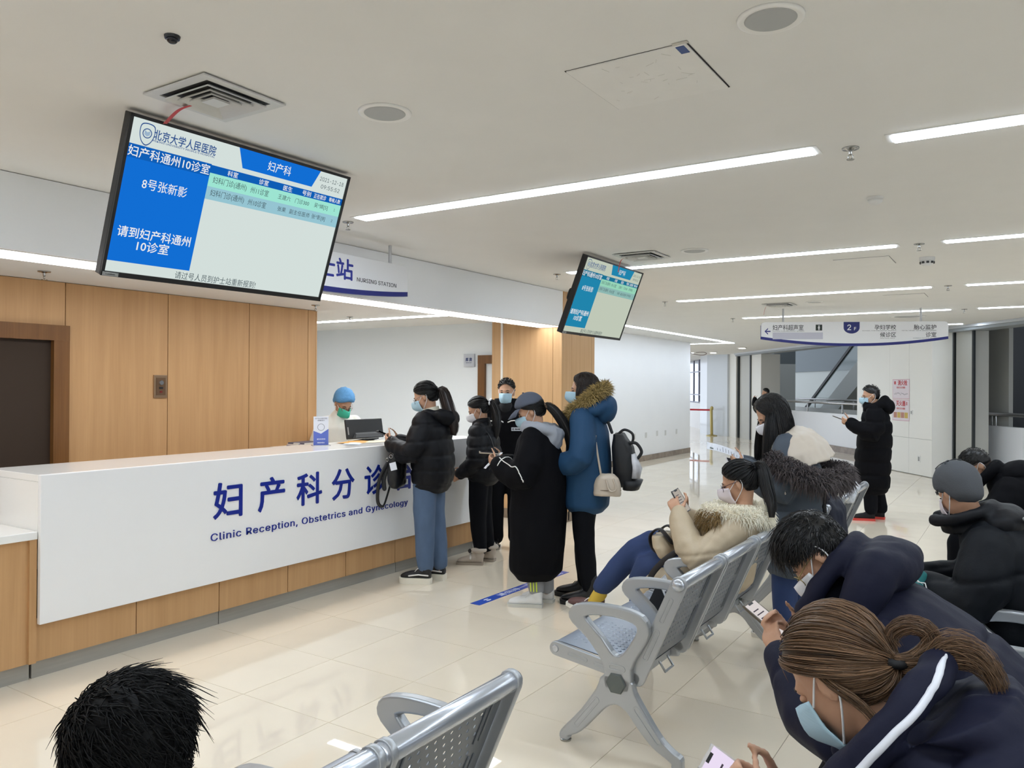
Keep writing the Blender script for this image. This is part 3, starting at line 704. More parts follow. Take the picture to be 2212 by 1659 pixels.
obj('pictogram_tile', B((x_+.76, .0, .021), (x_+.85, .085, .0225)), mat('pictogram_dark', (46, 54, 50), .5), e)
me = curve_mesh([catmull([(0, .034), (.009, .027), (.006, .019), (.014, .0), (.008, -.012), (.006, -.034), (-.006, -.034), (-.008, -.012), (-.014, 0), (-.006, .019), (-.009, .027)], 4)[::-1, :2]], .0003); xform(me, Matrix.Translation((x_+.805, .042, .0228))); obj('pictogram', me, M_sgn, e)
sh = [(-.11, .122), (.11, .122), (.11, .06)]+[(.11*math.cos(q), .04+.085*math.sin(q)) for q in np.linspace(0, -PI, 14)]+[(-.11, .06)]
me = curve_mesh([sh[::-1]], .0006); xform(me, Matrix.Translation((x_+1.255, 0, .0212))); obj('floor_badge', me, mat('badge_navy', (24, 34, 112), .4), e)
me = text_me('2', .15, .002, .0003, ); xform(me, Matrix.Translation((x_+1.222, .045, .0226))); obj('lettering', me, M_sgn, e)
me = text_me('F', .085, .001, .0003); xform(me, Matrix.Translation((x_+1.303, .025, .0226))); obj('lettering', me, M_sgn, e)
T('孕妇学校', x_+1.86, .045, .075, M_ink, .0008, .29, 'RIGHT'); T('SCHOOL FOR PREGNANT WOMEN', x_+1.86, -.005, .02, M_ink, 0, .46, 'RIGHT'); T('候诊区', x_+1.86, -.062, .075, M_ink, .0008, .215, 'RIGHT'); T('WAITING AREA', x_+1.845, -.112, .02, M_ink, 0, .2, 'RIGHT')
T('胎心监护', x_+2.40, .045, .075, M_ink, .0008, .3, 'RIGHT'); T('FETAL HEART RATE MONITORING', x_+2.40, -.005, .02, M_ink, 0, .46, 'RIGHT'); T('诊室', x_+2.40, -.062, .075, M_ink, .0008, .14, 'RIGHT'); T('CONSULTATION ROOM', x_+2.40, -.112, .02, M_ink, 0, .31, 'RIGHT')
# posters on the pillar
def poster(s0, s1, z0, z1, label, kind):
    c = dp((s0+s1)/2, -.416); r = Vector((-DT[0], -DT[1], 0)); mw = frame((c[0], c[1], (z0+z1)/2), r, (0, 0, 1))
    W, H = s1-s0, z1-z0
    e = empty('poster', label=label, cat='poster', group='fire notices on the pillar', mw=mw)
    obj('sheet', B((-W/2, -H/2, 0), (W/2, H/2, .002)), mat('poster_paper', (236, 226, 234), .5), e)
    mr = mat('poster_red', (196, 40, 52), .5); mp = mat('poster_pink', (206, 120, 140), .5)
    for a_, b_ in (((-W/2, H/2-.012, .002), (W/2, H/2-.006, .003)), ((-W/2+.004, -H/2+.01, .002), (-W/2+.008, H/2-.01, .003)), ((W/2-.008, -H/2+.01, .002), (W/2-.004, H/2-.01, .003)), ((-W/2, -H/2+.006, .002), (W/2, -H/2+.012, .003))): obj('border', B(a_, b_), mp, e)
    t = text_me('消火栓' if kind == 0 else '灭火器', .11, .004, .0003, width=W*.55); xform(t, Matrix.Translation((.06 if kind == 0 else -.0, H*.32, .0028))); obj('lettering', t, mr, e)
    obj('red_mark', B((-W*.4, H*.24, .002), (-W*.3, H*.40, .003)) if kind == 0 else B((W*.33, H*.24, .002), (W*.37, H*.40, .003)), mr, e)
    t = text_me('使用方法示意图', .04, .001, .0003, width=W*.5); xform(t, Matrix.Translation((0, H*.08, .0028))); obj('lettering', t, mr, e)
    if kind == 0:
        g = G()
        for k in range(14): 
            a_ = rng.uniform(0, PI); x = -W*.38+k*W*.058; g.obox((x, -H*.24+rng.uniform(-.02, .02), .0028), (.018*math.cos(a_), .018*math.sin(a_), 0), (-.004*math.sin(a_), .004*math.cos(a_), 0), (0, 0, .0003))
        obj('instruction_drawing', g, mat('poster_grey', (110, 100, 110), .6), e)
    else:
        for k in range(4): obj('instruction_picture', B((-W*.42+k*W*.215, -H*.36, .002), (-W*.42+k*W*.215+W*.19, -H*.10, .003)), mat('poster_yellow%d' % (k % 2), (214, 184, 96) if k % 2 else (196, 140, 120), .6), e)
    return e
poster(2.60, 3.21, 1.455, 1.85, 'red and white hydrant notice, the upper on the pillar', 0)
poster(2.60, 3.21, 1.02, 1.445, 'red and white extinguisher notice, the lower on the pillar', 1)
def plate(name, s, z, w, h, m, label, cat, n=-.412):
    o3 = dp(s, n); mw = frame((o3[0], o3[1], z), Vector((-DT[0], -DT[1], 0)), (0, 0, 1))
    e = empty(name, label=label, cat=cat, mw=mw); obj('plate', B((-w/2, -h/2, 0), (w/2, h/2, .012)), m, e, bevel=.003); obj('inset', B((-w/4, -h/3.2, .012), (w/4, h/3.2, .015)), mat('inset_grey', (150, 150, 150), .4), e)
plate('wall_switch', 4.42, 1.33, .07, .16, mat('switch_grey', (170, 172, 170), .4), 'narrow grey switch on the pillar near the man\'s face', 'switch')
plate('wall_socket', 2.26, .32, .09, .13, mat('socket_bright', (240, 240, 238), .4), 'white socket low on the poster pillar', 'socket')
plate('wall_button', 2.52, 1.2, .07, .09, mat('socket_bright', (240, 240, 238), .4), 'small white knob right of the notices', 'button')

# ================================================================ COUNTER
M_solid = mat('solid_surface_white', (243, 243, 243), .3, spec=.5, bump=.02, bscale=300.0)
M_top = mat('solid_surface_top', (245, 245, 242), .14, spec=.6)
XF = -4.54
dk = empty('reception_counter', (XF, 4.6, 0), 0, 'long white reception counter with blue lettering and oak base', 'counter')
DI = Matrix.Translation((-XF, -4.6, 0))
def dpart(nm, a, b, m, bevel=0.0, par=None): 
    me = B(a, b).mesh(); xform(me, DI); return obj(nm, me, m, par or dk, bevel=bevel)
YE = 6.5
dpart('front_panel', (XF-.03, 2.24, .318), (XF, YE, 1.145), M_solid, .004)
dpart('worktop', (-5.15, 2.24, 1.105), (XF-.03, YE, 1.1448), M_top, .004)
dpart('end_panel', (-5.15, 2.24, .79), (XF-.03, 2.28, 1.105), M_top)
dpart('end_panel', (-5.15, YE-.04, .0), (XF-.03, YE, 1.105), M_solid)
dpart('inner_panel', (-5.15, 2.28, .0), (-5.12, YE-.04, 1.105), M_solid)
dpart('carcass', (-5.12, 2.25, .11), (XF-.075, YE-.04, .5), M_joint)
yy = [2.2435, 2.84, 3.44, 4.04, 4.64, 5.24, 5.84, YE]
for a_, b_ in zip(yy[:-1], yy[1:]): dpart('panel', (XF-.075, a_+.003, .104), (XF-.055, b_-.003, .34), M_wood)
yk = [2.2435, 3.47, 5.3, YE]
for a_, b_ in zip(yk[:-1], yk[1:]): dpart('kick_plate', (XF-.12, a_+.003, 0), (XF-.1, b_-.003, .106), M_steelkick)
M_let = mat('blue_lettering', (14, 38, 142), .35)
for s, y in zip('妇产科分诊台', (3.462, 3.835, 4.195, 4.55, 4.92, 5.29)):
    me = text_me(s, .262, .004, .003, height=.237); xform(me, frame((XF+.0035, y, .866), (0, 1, 0), (0, 0, 1))); xform(me, DI); obj('character', me, M_let, dk)
me = text_me('Clinic Reception, Obstetrics and Gynecology', .095, 0, .003, 'LEFT', width=2.01, space=1.08); xform(me, frame((XF+.0035, 3.328, .622), (0, 1, 0), (0, 0, 1))); xform(me, DI); obj('lettering', me, M_let, dk)
# lower side counter
lc = empty('side_counter', (XF, .6, 0), 0, 'lower white-topped oak counter at the left picture edge', 'counter'); DI2 = Matrix.Translation((-XF, -.6, 0))
def lpart(nm, a, b, m, bevel=0.0): me = B(a, b).mesh(); xform(me, DI2); return obj(nm, me, m, lc, bevel=bevel)
lpart('worktop', (-5.3, -1.5, .79), (XF-.02, 2.236, .834), M_top, .004)
for a_, b_ in ((-1.5, -.3), (-.3, .93), (.93, 2.236)):
    lpart('panel', (XF-.075, a_+.003, .104), (XF-.05, b_-.003, .788), M_wood); lpart('kick_plate', (XF-.12, a_+.002, 0), (XF-.1, b_-.002, .106), M_steelkick)
lpart('filler_strip', (XF-.055, 2.2, .104), (XF-.031, 2.238, .788), M_wood)
lpart('carcass', (-5.28, -1.48, .106), (XF-.076, 2.232, .785), M_joint)
# cabinet with books behind the counter
cb = empty('low_cabinet', (-5.62, 5.2, 0), 0, 'oak cabinet with pale top behind the counter, books on it', 'cabinet')
obj('body', B((-.17, -.3, 0), (.17, .3, 1.065)), M_wood, cb); obj('top', B((-.18, -.32, 1.065), (.2, .32, 1.085)), mat('cabinet_top', (214, 204, 190), .3), cb)
obj('door', B((.17, -.29, .08), (.184, -.003, 1.05)), M_wood, cb); obj('door', B((.17, .003, .08), (.184, .29, 1.05)), M_wood, cb)
for k, (w_, c) in enumerate((((.10, .17), (120, 112, 150)), ((.10, .165), (216, 210, 208)), ((.098, .16), (96, 92, 110)))):
    e = empty('book', (-5.58, 5.14, 1.085+k*.0135), R(4*k-4), '%s book of the small stack on the oak cabinet' % ('bottom', 'middle', 'top')[k], 'book', 'books on the oak cabinet')
    obj('cover', B((-w_[0], -w_[1], 0), (w_[0], w_[1], .0135)), mat('book_cover%d' % k, c, .5), e); obj('pages', B((w_[0]-.004, -w_[1]+.006, .002), (w_[0]+.001, w_[1]-.006, .0115)), mat('book_pages', (230, 226, 216), .8), e)
e = empty('card_box', (-5.55, 4.99, 1.085), 0, 'small white box beside the books on the cabinet', 'box')
obj('box_body', B((-.03, -.03, 0), (.03, .03, .04)), mat('box_white', (226, 224, 220), .5), e); obj('printed_label', B((.03, -.018, .008), (.031, .018, .03)), mat('box_label', (90, 90, 95), .5), e)
# acrylic notice stand
mw = frame((-4.93, 4.68, 1.146), Vector((.55, .84, 0)), (0, 0, 1))
e = empty('notice_stand', label='white and violet notice in an acrylic stand on the counter', cat='notice', mw=mw)
obj('acrylic_base', B((-.075, 0, -.04), (.075, .006, .04)), mat('acrylic', (240, 244, 250), .03, trans=.8), e)
obj('notice_card', B((-.062, .006, -.003), (.062, .245, .003)), mat('notice_white', (228, 230, 238), .35), e)
mv = mat('notice_violet', (92, 110, 190), .4)
me = curve_mesh([[(-.062, .006), (.062, .006), (.062, .14), (.0, .10), (-.062, .125)]], .0003); xform(me, Matrix.Translation((0, 0, .0036))); obj('violet_print', me, mv, e)
me = curve_mesh([[(.03*math.cos(q), .155+.03*math.sin(q)) for q in np.arange(20)*2*PI/20], [(.026*math.cos(q), .155+.026*math.sin(q)) for q in np.arange(20)*2*PI/20]], .0002); xform(me, Matrix.Translation((0, 0, .004))); obj('round_print', me, mat('notice_grey', (140, 142, 150), .5), e)
for s, y, wd, m in (('妇产科分诊就诊须知', .228, .1, MATS['notice_grey']), ('温馨提示', .212, .06, MATS['notice_grey']), ('请扫码签到', .055, .07, M_sgn), ('感谢您的配合', .025, .06, M_sgn)):
    me = text_me(s, .012, .0002, 0, width=wd); xform(me, Matrix.Translation((0, y, .0042))); obj('lettering', me, m, e)
# monitor seen from behind
mw = frame((-5.09, 5.40, 1.146), Vector((.03, 1, 0)), (-.18, 0, 1))
e = empty('monitor', label='black computer monitor seen from behind on the counter', cat='monitor', mw=mw)
obj('back_shell', B((-.235, .02, -.02), (.235, .20, .0)), mat('monitor_black', (34, 36, 38), .45), e, bevel=.006)
obj('bulge', fixn(G().add([(-.17, .025, 0), (.2, .025, 0), (.2, .075, 0), (-.13, .075, 0), (-.16, .025, .03), (.19, .025, .03), (.18, .06, .02), (-.14, .06, .02)], [(0, 3, 2, 1), (4, 5, 6, 7), (0, 1, 5, 4), (1, 2, 6, 5), (2, 3, 7, 6), (3, 0, 4, 7)]).mesh()), mat('monitor_grey', (62, 64, 66), .5), e)
obj('foot', B((-.1, 0, -.08), (.1, .012, .06)), mat('monitor_black', (34, 36, 38), .45), e); obj('port_label', B((-.222, .06, .0), (-.210, .13, .002)), mat('label_grey', (150, 150, 150), .5), e)
# papers
def paper(c, w_, h_, rz, col, label, z=1.1462, lines=0):
    e = empty('paper_sheet', (c[0], c[1], z), R(rz), label, 'paper', 'papers on the counter')
    n = 6; v = []; 
    for i in range(n+1):
        for j in range(2): v.append((-w_/2+w_*i/n, -h_/2+h_*j, .001+.006*math.sin(i/n*PI)*(.3+.7*j)))
    f = [(i*2, i*2+2, i*2+3, i*2+1) for i in range(n)]
    v += [(x, y, 0) for x, y, z_ in v]; m_ = 2*(n+1); f += [(i*2+1+m_, i*2+3+m_, i*2+2+m_, i*2+m_) for i in range(n)]
    obj('sheet', G().add(v, f), mat('paper_%d_%d_%d' % col, col, .6), e)
    return e
paper((-4.97, 5.12), .21, .3, 20, (236, 176, 92), 'orange paper sheet lying before the monitor', 1.1475); paper((-4.93, 5.28), .21, .3, -12, (240, 226, 196), 'cream sheet beside the orange paper')
paper((-4.85, 5.55), .21, .3, 10, (232, 236, 244), 'white sheet nearest the phone hand on the counter'); paper((-4.86, 4.98), .15, .2, 35, (214, 226, 240), 'pale blue slip left of the orange paper')

# ================================================================ FLOOR MARKER
mw = Matrix.Translation((-3.44, 5.52, .0)) @ Matrix.Rotation(R(88), 4, 'Z')
e = empty('floor_marker', label='blue distance marker strip stuck on the floor', cat='floor sticker', mw=mw)
obj('strip', B((-.66, -.045, .0003), (.66, .045, .0015)), mat('marker_blue', (44, 84, 190), .3), e)
me = text_me('请保持一米以上的距离', .062, .001, 0, width=.95); xform(me, Matrix.Translation((.12, 0, .0018))); obj('lettering', me, mat('marker_white', (226, 232, 244), .4), e)
for sy in (-1, 1):
    g = G(); g.loft([((-.50, sy*.014, .0017), (.03, 0, 0), (0, .010, 0)), ((-.50, sy*.014, .0019), (.029, 0, 0), (0, .0095, 0))], 12); obj('footprint_mark', fixn(g.mesh()), MATS['marker_white'], e)

# ================================================================ BELT BARRIER
e = empty('belt_barrier', (-8.95, 26.6, 0), 0, 'brass belt barrier post with red belt at the far corridor', 'barrier')
M_br = mat('brass', (176, 160, 104), .3, metal=.8)
obj('post', G().limb([(0, 0, .03), (-.02, -.01, .93)], .05, 14), M_br, e, sm=True); obj('base_plate', fixn(G().loft([((0, 0, 0), (.19, 0, 0), (0, .19, 0)), ((0, 0, .02), (.19, 0, 0), (0, .19, 0)), ((0, 0, .05), (.06, 0, 0), (0, .06, 0))], 28).mesh()), M_br, e)
obj('belt', B((-2.6, -.004, .86), (-.05, .004, .92)), mat('belt_red', (178, 34, 48), .6), e)
g = G(); g.limb([(0, 0, .93), (0, 0, .97)], .055, 14); obj('cap', g, M_br, e, sm=True)
e = empty('wire_loop', (-8.55, 23.6, ZC), 0, 'thin loose wire loop hanging under the far ceiling', 'wire')
obj('wire', G().limb(catmull([(-.6, 0, -.02), (-.2, 0, -.03), (0, 0, -.10), (.25, .1, -.14), (.4, .1, -.10), (.3, .1, -.05), (.1, 0, -.06)], 6, False), .012, 6), mat('wire_grey', (150, 140, 140), .5), e)
# ================================================================ BEAM SEATING
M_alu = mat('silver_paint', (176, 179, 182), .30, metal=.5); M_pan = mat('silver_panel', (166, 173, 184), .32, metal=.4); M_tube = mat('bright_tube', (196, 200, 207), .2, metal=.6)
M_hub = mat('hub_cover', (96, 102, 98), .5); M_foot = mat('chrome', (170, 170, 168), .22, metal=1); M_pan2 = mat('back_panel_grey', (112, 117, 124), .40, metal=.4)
PITCH = .58
XZ = Matrix(((1, 0, 0, 0), (0, 0, -1, 0), (0, 1, 0, 0), (0, 0, 0, 1)))     # xy outline -> xz plane
def plate2d(loops, th, bev, y=0.0, m4=2):
    lp = [catmull(q, m4)[:, :2] for q in loops]
    me = curve_mesh(lp, th/2-bev, bev, 2); xform(me, Matrix.Translation((0, y, 0)) @ XZ); return me
def capsule(p, q, r0, r1, n=8):
    p, q = np.array(p), np.array(q); d = (q-p)/np.linalg.norm(q-p); a = math.atan2(d[1], d[0]); out = []
    for k in range(n+1): t = a+PI/2+PI*k/n; out.append(p+r0*np.array((math.cos(t), math.sin(t))))
    for k in range(n+1): t = a-PI/2+PI*k/n; out.append(q+r1*np.array((math.cos(t), math.sin(t))))
    return [tuple(x) for x in out]
ARM_O = [(-.055, .30), (-.05, .37), (-.085, .44), (-.155, .515), (-.222, .565), (-.238, .60), (-.215, .634), (-.15, .652), (-.05, .658), (.05, .653), (.118, .634), (.148, .595), (.140, .545), (.098, .475), (.062, .40), (.058, .30)]
ARM_H = [(-.168, .602), (-.11, .620), (-.03, .626), (.05, .620), (.098, .600), (.104, .565), (.07, .505), (.034, .455), (0, .438), (-.032, .455), (-.08, .512), (-.145, .567)]
LEG_O = [(-.058, .345), (.058, .345), (.082, .29), (.14, .205), (.205, .12), (.262, .075), (.296, .058), (.300, .03), (.298, .016), (.270, .016), (.268, .034), (.245, .050), (.175, .088), (.105, .155), (.055, .212), (0, .236), (-.055, .212), (-.115, .148), (-.185, .072), (-.236, .042), (-.252, .03), (-.254, .016), (-.280, .016), (-.281, .036), (-.262, .062), (-.175, .16), (-.095, .275)]
me_arm = plate2d([ARM_O, ARM_H], .042, .009); me_leg = plate2d([LEG_O], .042, .009, m4=3)
for m_ in (me_arm, me_leg): smooth(m_, False)
g = G().loft([((0, -.024, .325), (.05, 0, 0), (0, 0, .05)), ((0, -.03, .325), (.044, 0, 0), (0, 0, .044))], 6); me_hub = fixn(g.mesh())
g = G().loft([((0, 0, .0), (.026, 0, 0), (0, .026, 0)), ((0, 0, .008), (.027, 0, 0), (0, .027, 0)), ((0, 0, .02), (.01, 0, 0), (0, .01, 0))], 14); me_ft = fixn(g.mesh())
SW_ = .265                          # half width of one seat between its cheeks
me_bs = curve_mesh([capsule((.085, .355), (.278, .797), .034, .032)], .008, .003, 2); xform(me_bs, XZ)
me_bd = fixn(G().loft([((.278, -.011, .797), (.021, 0, 0), (0, 0, .021)), ((.278, -.017, .797), (.018, 0, 0), (0, 0, .018))], 18).mesh())
me_ss = curve_mesh([capsule((-.330, .412), (.075, .352), .030, .024)], .008, .003, 2); xform(me_ss, XZ)
me_sd = fixn(G().loft([((-.330, -.011, .412), (.018, 0, 0), (0, 0, .018)), ((-.330, -.016, .412), (.015, 0, 0), (0, 0, .015))], 18).mesh())
def slotme(p, q, r): 
    me = curve_mesh([capsule(p, q, r, r), capsule(p, q, r*.62, r*.62)], .0015, .001, 1); xform(me, Matrix.Translation((0, -.011, 0)) @ XZ); return me
me_slots = [slotme((.125, .455), (.178, .575), .014), slotme((.20, .63), (.243, .725), .011)]
me_slot2 = [slotme((-.255, .40), (-.17, .388), .009), slotme((-.12, .381), (-.03, .368), .009)]
def slot3(p, q, r, y=-.021):
    me = curve_mesh([capsule(p, q, r, r), capsule(p, q, r*.6, r*.6)], .0015, .001, 1); xform(me, Matrix.Translation((0, y, 0)) @ XZ); return me
me_legslots = [slot3((-.098, .228), (-.20, .098), .014), slot3((.098, .228), (.20, .11), .014)]; me_armslot = slot3((-.025, .395), (.03, .393), .014)
# perforated back: real holes
def perf(L, W, rows, cols, r, margin=.06):
    out = [(-W, 0), (W, 0), (W, L), (-W, L)]; loops = [out]
    for i in range(rows):
        for j in range(cols):
            x = -.165+.33*(j+.5*(i % 2))/(cols-.5); y = margin+(L-2*margin)*i/(rows-1)
            loops.append([(x+r*math.cos(q), y+r*math.sin(q)) for q in np.arange(6)*PI/3])
    return curve_mesh(loops, .0012)
def place_sheet(me, p, q):
    """sheet x->y axis, sheet y-> from p to q in xz"""
    p, q = np.array(p), np.array(q); d = (q-p)/np.linalg.norm(q-p); n = (-d[1], d[0])
    xform(me, Matrix(((0, d[0], n[0], p[0]), (1, 0, 0, 0), (0, d[1], n[1], p[1]), (0, 0, 0, 1)))); return me
pb, qb = (.112, .405), (.272, .785); LB = math.hypot(qb[0]-pb[0], qb[1]-pb[1]); me_back = place_sheet(perf(LB, SW_-.012, 10, 10, .0068), pb, qb)
ps, qs = (-.325, .438), (.085, .378); LS = math.hypot(qs[0]-ps[0], qs[1]-ps[1])
g = G(); seat_pts = [(-.345, .405), (-.352, .425), (-.330, .441), (-.25, .434), (-.1, .413), (.03, .392), (.085, .388), (.108, .40)]
SP = catmull(seat_pts, 3, False); n_ = len(SP); v = []
for z_ in (0, -.004):
    for x, z in SP: v += [(x, -SW_+.012, z+z_), (x, SW_-.012, z+z_)]
f = []
for i in range(n_-1): f += [(2*i, 2*i+2, 2*i+3, 2*i+1), (2*n_+2*i+1, 2*n_+2*i+3, 2*n_+2*i+2, 2*n_+2*i)]
me_seat = smooth(fixn(g.add(v, f).mesh()))
def domes(p, q, rows, cols, r, hgt, span, margin):
    g = G(); p, q = np.array(p), np.array(q); d = q-p; L = np.linalg.norm(d); d /= L; nrm = np.array((-d[1], d[0]))
    for i in range(rows):
        for j in range(cols):
            y = -span/2+span*(j+.5*(i % 2))/(cols-.5); c2 = p+d*(margin+(L-2*margin)*i/(rows-1)); c = (c2[0], y, c2[1])
            D3 = np.array((d[0], 0, d[1])); N3 = np.array((nrm[0], 0, nrm[1]))
            g.loft([(c-N3*.002, D3*r, (0, r, 0)), (c+N3*hgt*.7, D3*r*.75, (0, r*.75, 0)), (c+N3*hgt, D3*r*.3, (0, r*.3, 0))], 7)
    return smooth(fixn(g.mesh()))
me_dome = domes((-.325, .4405), (.06, .392), 12, 10, .0105, .006, .34, .045)
me_bdome = domes(tuple(np.array(pb)+(.0, -.001)), tuple(np.array(qb)+(0, -.001)), 11, 11, .006, .002, .33, .06)
g = G()
for s_ in (-1, 1):
    pass
d_ = (np.array(qb)-np.array(pb))/LB
def rib(u0, u1, y): 
    a_, b_ = np.array(pb)+d_*u0, np.array(pb)+d_*u1; nn_ = np.array((d_[1], -d_[0]))*.003
    return G().limb([(a_[0]+nn_[0], y, a_[1]+nn_[1]), (b_[0]+nn_[0], y, b_[1]+nn_[1])], .004, 6)
me_ribs = []
for y in (-.205, -.178, .178, .205):
    for u0, u1 in ((.04, .2), (.25, .37)): me_ribs.append(rib(u0, u1, y))
me_ribs = [smooth(q.mesh('back_rib')) for q in me_ribs]
me_tube = smooth(G().limb([(.278, -PITCH/2+.012, .797), (.278, PITCH/2-.012, .797)], .030, 18).mesh())
me_ftube = smooth(G().limb([(-.33, -SW_+.01, .415), (-.33, SW_-.01, .415)], .016, 10).mesh())
g = G().limb([(.10, -.05, .365), (.128, -.05, .325), (.128, .05, .325), (.10, .05, .365)], .006, 6); me_hook = smooth(g.mesh())
def inst(nm, me, m, par, loc=(0, 0, 0), **k):
    if not me.materials: me.materials.append(m)
    o = bpy.data.objects.new(nm, me); COL.objects.link(o); o.parent = par; o.location = loc; return tag(o, **k)
def bank(loc, nseat, label, arms=None):
    e = empty('waiting_bench', loc, 0, label, 'bench', 'perforated metal waiting benches')
    L = nseat*PITCH
    obj('beam', B((-.03, -.02, .29), (.03, L+.02, .33)), M_alu, e, bevel=.004)
    for y in (0, L):
        lg = inst('leg', me_leg, M_alu, e, (0, y, 0)); inst('hub_cover', me_hub, M_hub, lg); [inst('leg_groove', q, M_alu, lg) for q in me_legslots]
        for x in (-.266, .285): inst('foot', me_ft, M_foot, lg, (x, 0, 0))
    for k in range(nseat+1):
        inst('arm_groove', me_armslot, M_alu, inst('armrest', me_arm, M_alu, e, (0, k*PITCH, 0)))
    for k in range(nseat):
        y = (k+.5)*PITCH
        st = inst('seat', me_seat, M_pan, e, (0, y, 0)); inst('seat_studs', me_dome, M_pan, st, kind='stuff'); inst('front_tube', me_ftube, M_tube, st)
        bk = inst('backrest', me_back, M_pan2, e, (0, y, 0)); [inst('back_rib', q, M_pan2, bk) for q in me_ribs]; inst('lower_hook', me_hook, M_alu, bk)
        inst('back_tube', me_tube, M_tube, e, (0, y, 0))
        for s_ in (-1, 1):
            c = inst('back_cheek', me_bs, M_alu, e, (0, y+s_*(SW_+.004), 0))
            if s_ < 0:
                inst('hub_disc', me_bd, M_tube, c)
                for q in me_slots: inst('cheek_slot', q, M_alu, c)
            c = inst('seat_cheek', me_ss, M_alu, e, (0, y+s_*(SW_+.004), 0))
            if s_ < 0:
                inst('hub_disc', me_sd, M_tube, c)
                for q in me_slot2: inst('cheek_slot', q, M_alu, c)
    return e
XA, XB = -1.515, .02
bank((XA, .20, 0), 3, 'metal waiting bench cut off at the bottom of the picture')
bank((XA, 3.24, 0), 3, 'metal waiting bench in the centre with the beige-coated woman on it')
bank((XA+.08, 5.85, 0), 3, 'metal waiting bench behind the woman reading a paper, white bag on it')
bank((XB, .62, 0), 3, 'metal bench under the brown-haired woman and the navy-jacket man')
bank((XB, 2.42, 0), 4, 'metal bench at the right under the person in grey beanie')
bank((XB, 5.72, 0), 3, 'far right metal bench under the masked bending man')
# notice boxes on the middle bench seat
def tent(loc, rz, label, lines):
    e = empty('table_notice', loc, R(rz), label, 'notice', 'folded notices on the bench')
    w_, h_, d_ = .16, .17, .075
    for s_, m in ((1, mat('notice_card_white', (232, 234, 238), .5)), (-1, mat('notice_card_black', (26, 26, 30), .5))):
        obj('card_face', fixn(G().add([(s_*d_, -w_/2, 0), (s_*d_, w_/2, 0), (0, w_/2, h_), (0, -w_/2, h_), (s_*d_-.002, -w_/2, 0), (s_*d_-.002, w_/2, 0), (-.002*s_, w_/2, h_), (-.002*s_, -w_/2, h_)], [(0, 1, 2, 3), (7, 6, 5, 4), (0, 4, 5, 1), (1, 5, 6, 2), (2, 6, 7, 3), (3, 7, 4, 0)]).mesh()), m, e)
    for s_ in (-1, 1): obj('card_end', fixn(G().add([(-d_, s_*w_/2, 0), (d_, s_*w_/2, 0), (0, s_*w_/2, h_), (-d_, s_*(w_/2-.002), 0), (d_, s_*(w_/2-.002), 0), (0, s_*(w_/2-.002), h_)], [(0, 1, 2), (5, 4, 3), (0, 3, 4, 1), (1, 4, 5, 2), (2, 5, 3, 0)]).mesh()), MATS['notice_card_black'], e)
    nrm = Vector((h_, 0, d_)).normalized(); upv = Vector((-d_, 0, h_))
    for k, s in enumerate(lines):
        q = Vector((d_, 0, 0))+upv*(.78-.22*k)+nrm*.001; me = text_me(s, .03, .0008, 0, width=.11); xform(me, frame(q, (0, 1, 0), upv)); obj('lettering', me, mat('notice_ink', (30, 32, 40), .6), e)
    q = Vector((d_, 0, 0))+upv*.13+nrm*.001
    for k in range(3): obj('stripe', xform(B((-w_/2, -.004, 0), (w_/2, .004, .0006)).mesh(), frame(Vector((d_, 0, 0))+upv*(.06+.09*k)+nrm*.001, (0, 1, 0), upv)), mat('notice_stripe', (70, 74, 104), .5), e)
tent((-1.66, 4.11, .43), 8, 'folded black and white notice standing on the middle bench seat', ('请隔位', '就坐', '谢谢'))
# ================================================================ PEOPLE LIBRARY
# local frame of a person: +x forward, +y left, +z up
def rot(pitch=0, yaw=0, roll=0):
    """pitch>0 nods down, yaw>0 turns left, roll>0 tilts to the right shoulder"""
    return np.array(Matrix.Rotation(R(yaw), 3, 'Z') @ Matrix.Rotation(R(pitch), 3, 'Y') @ Matrix.Rotation(R(roll), 3, 'X'))
def V3(*a): return np.array(a, float)
def remesh(g, vox=.012, it=4, fac=.5, disp=None, name='m'):
    me = fixn(g.mesh('tmp')); o = bpy.data.objects.new('tmp', me); COL.objects.link(o)
    m = o.modifiers.new('r', 'REMESH'); m.mode = 'VOXEL'; m.voxel_size = vox; m.adaptivity = 0.0
    if it: s = o.modifiers.new('s', 'SMOOTH'); s.factor = fac; s.iterations = it
    out = eval_mesh(o); bpy.data.objects.remove(o); bpy.data.meshes.remove(me); out.name = name
    if disp is not None:
        n = len(out.vertices); co = np.empty(n*3); out.vertices.foreach_get('co', co); co = co.reshape(-1, 3)
        nr = np.empty(n*3); out.vertices.foreach_get('normal', nr); nr = nr.reshape(-1, 3)
        co = co+nr*disp(co)[:, None]; out.vertices.foreach_set('co', co.ravel()); out.update()
    return smooth(out)
def fold(amp=.006, freq=7, seed=0, stretch=(1, 1, 1), seams=(), quilt=None):
    """wrinkles + pinched seams. seams: (point, normal, depth, width); quilt: (origin, dir, spacing, depth, width)"""
    def f(co):
        st = np.array(stretch)*freq
        n = np.array([noise.noise(Vector((p*st+seed*7.3))) + .5*noise.noise(Vector((p*st*2.3+seed*3.1))) for p in co])
        d = amp*n
        for p, q, dep, wd in seams:
            q = np.array(q)/np.linalg.norm(q); t = (co-np.array(p)) @ q; d -= dep*np.exp(-(t/wd)**2)
        if quilt:
            o_, q, sp, dep, wd = quilt; q = np.array(q)/np.linalg.norm(q)
            t = ((co-np.array(o_)) @ q)/sp; wob = np.array([noise.noise(Vector(p*5+seed)) for p in co])*.10
            t = t+wob; fr = np.abs(t-np.round(t))*sp; d += -dep*np.exp(-(fr/wd)**2)+dep*.5*np.sin(np.pi*np.abs(t-np.floor(t)))
        return d
    return f
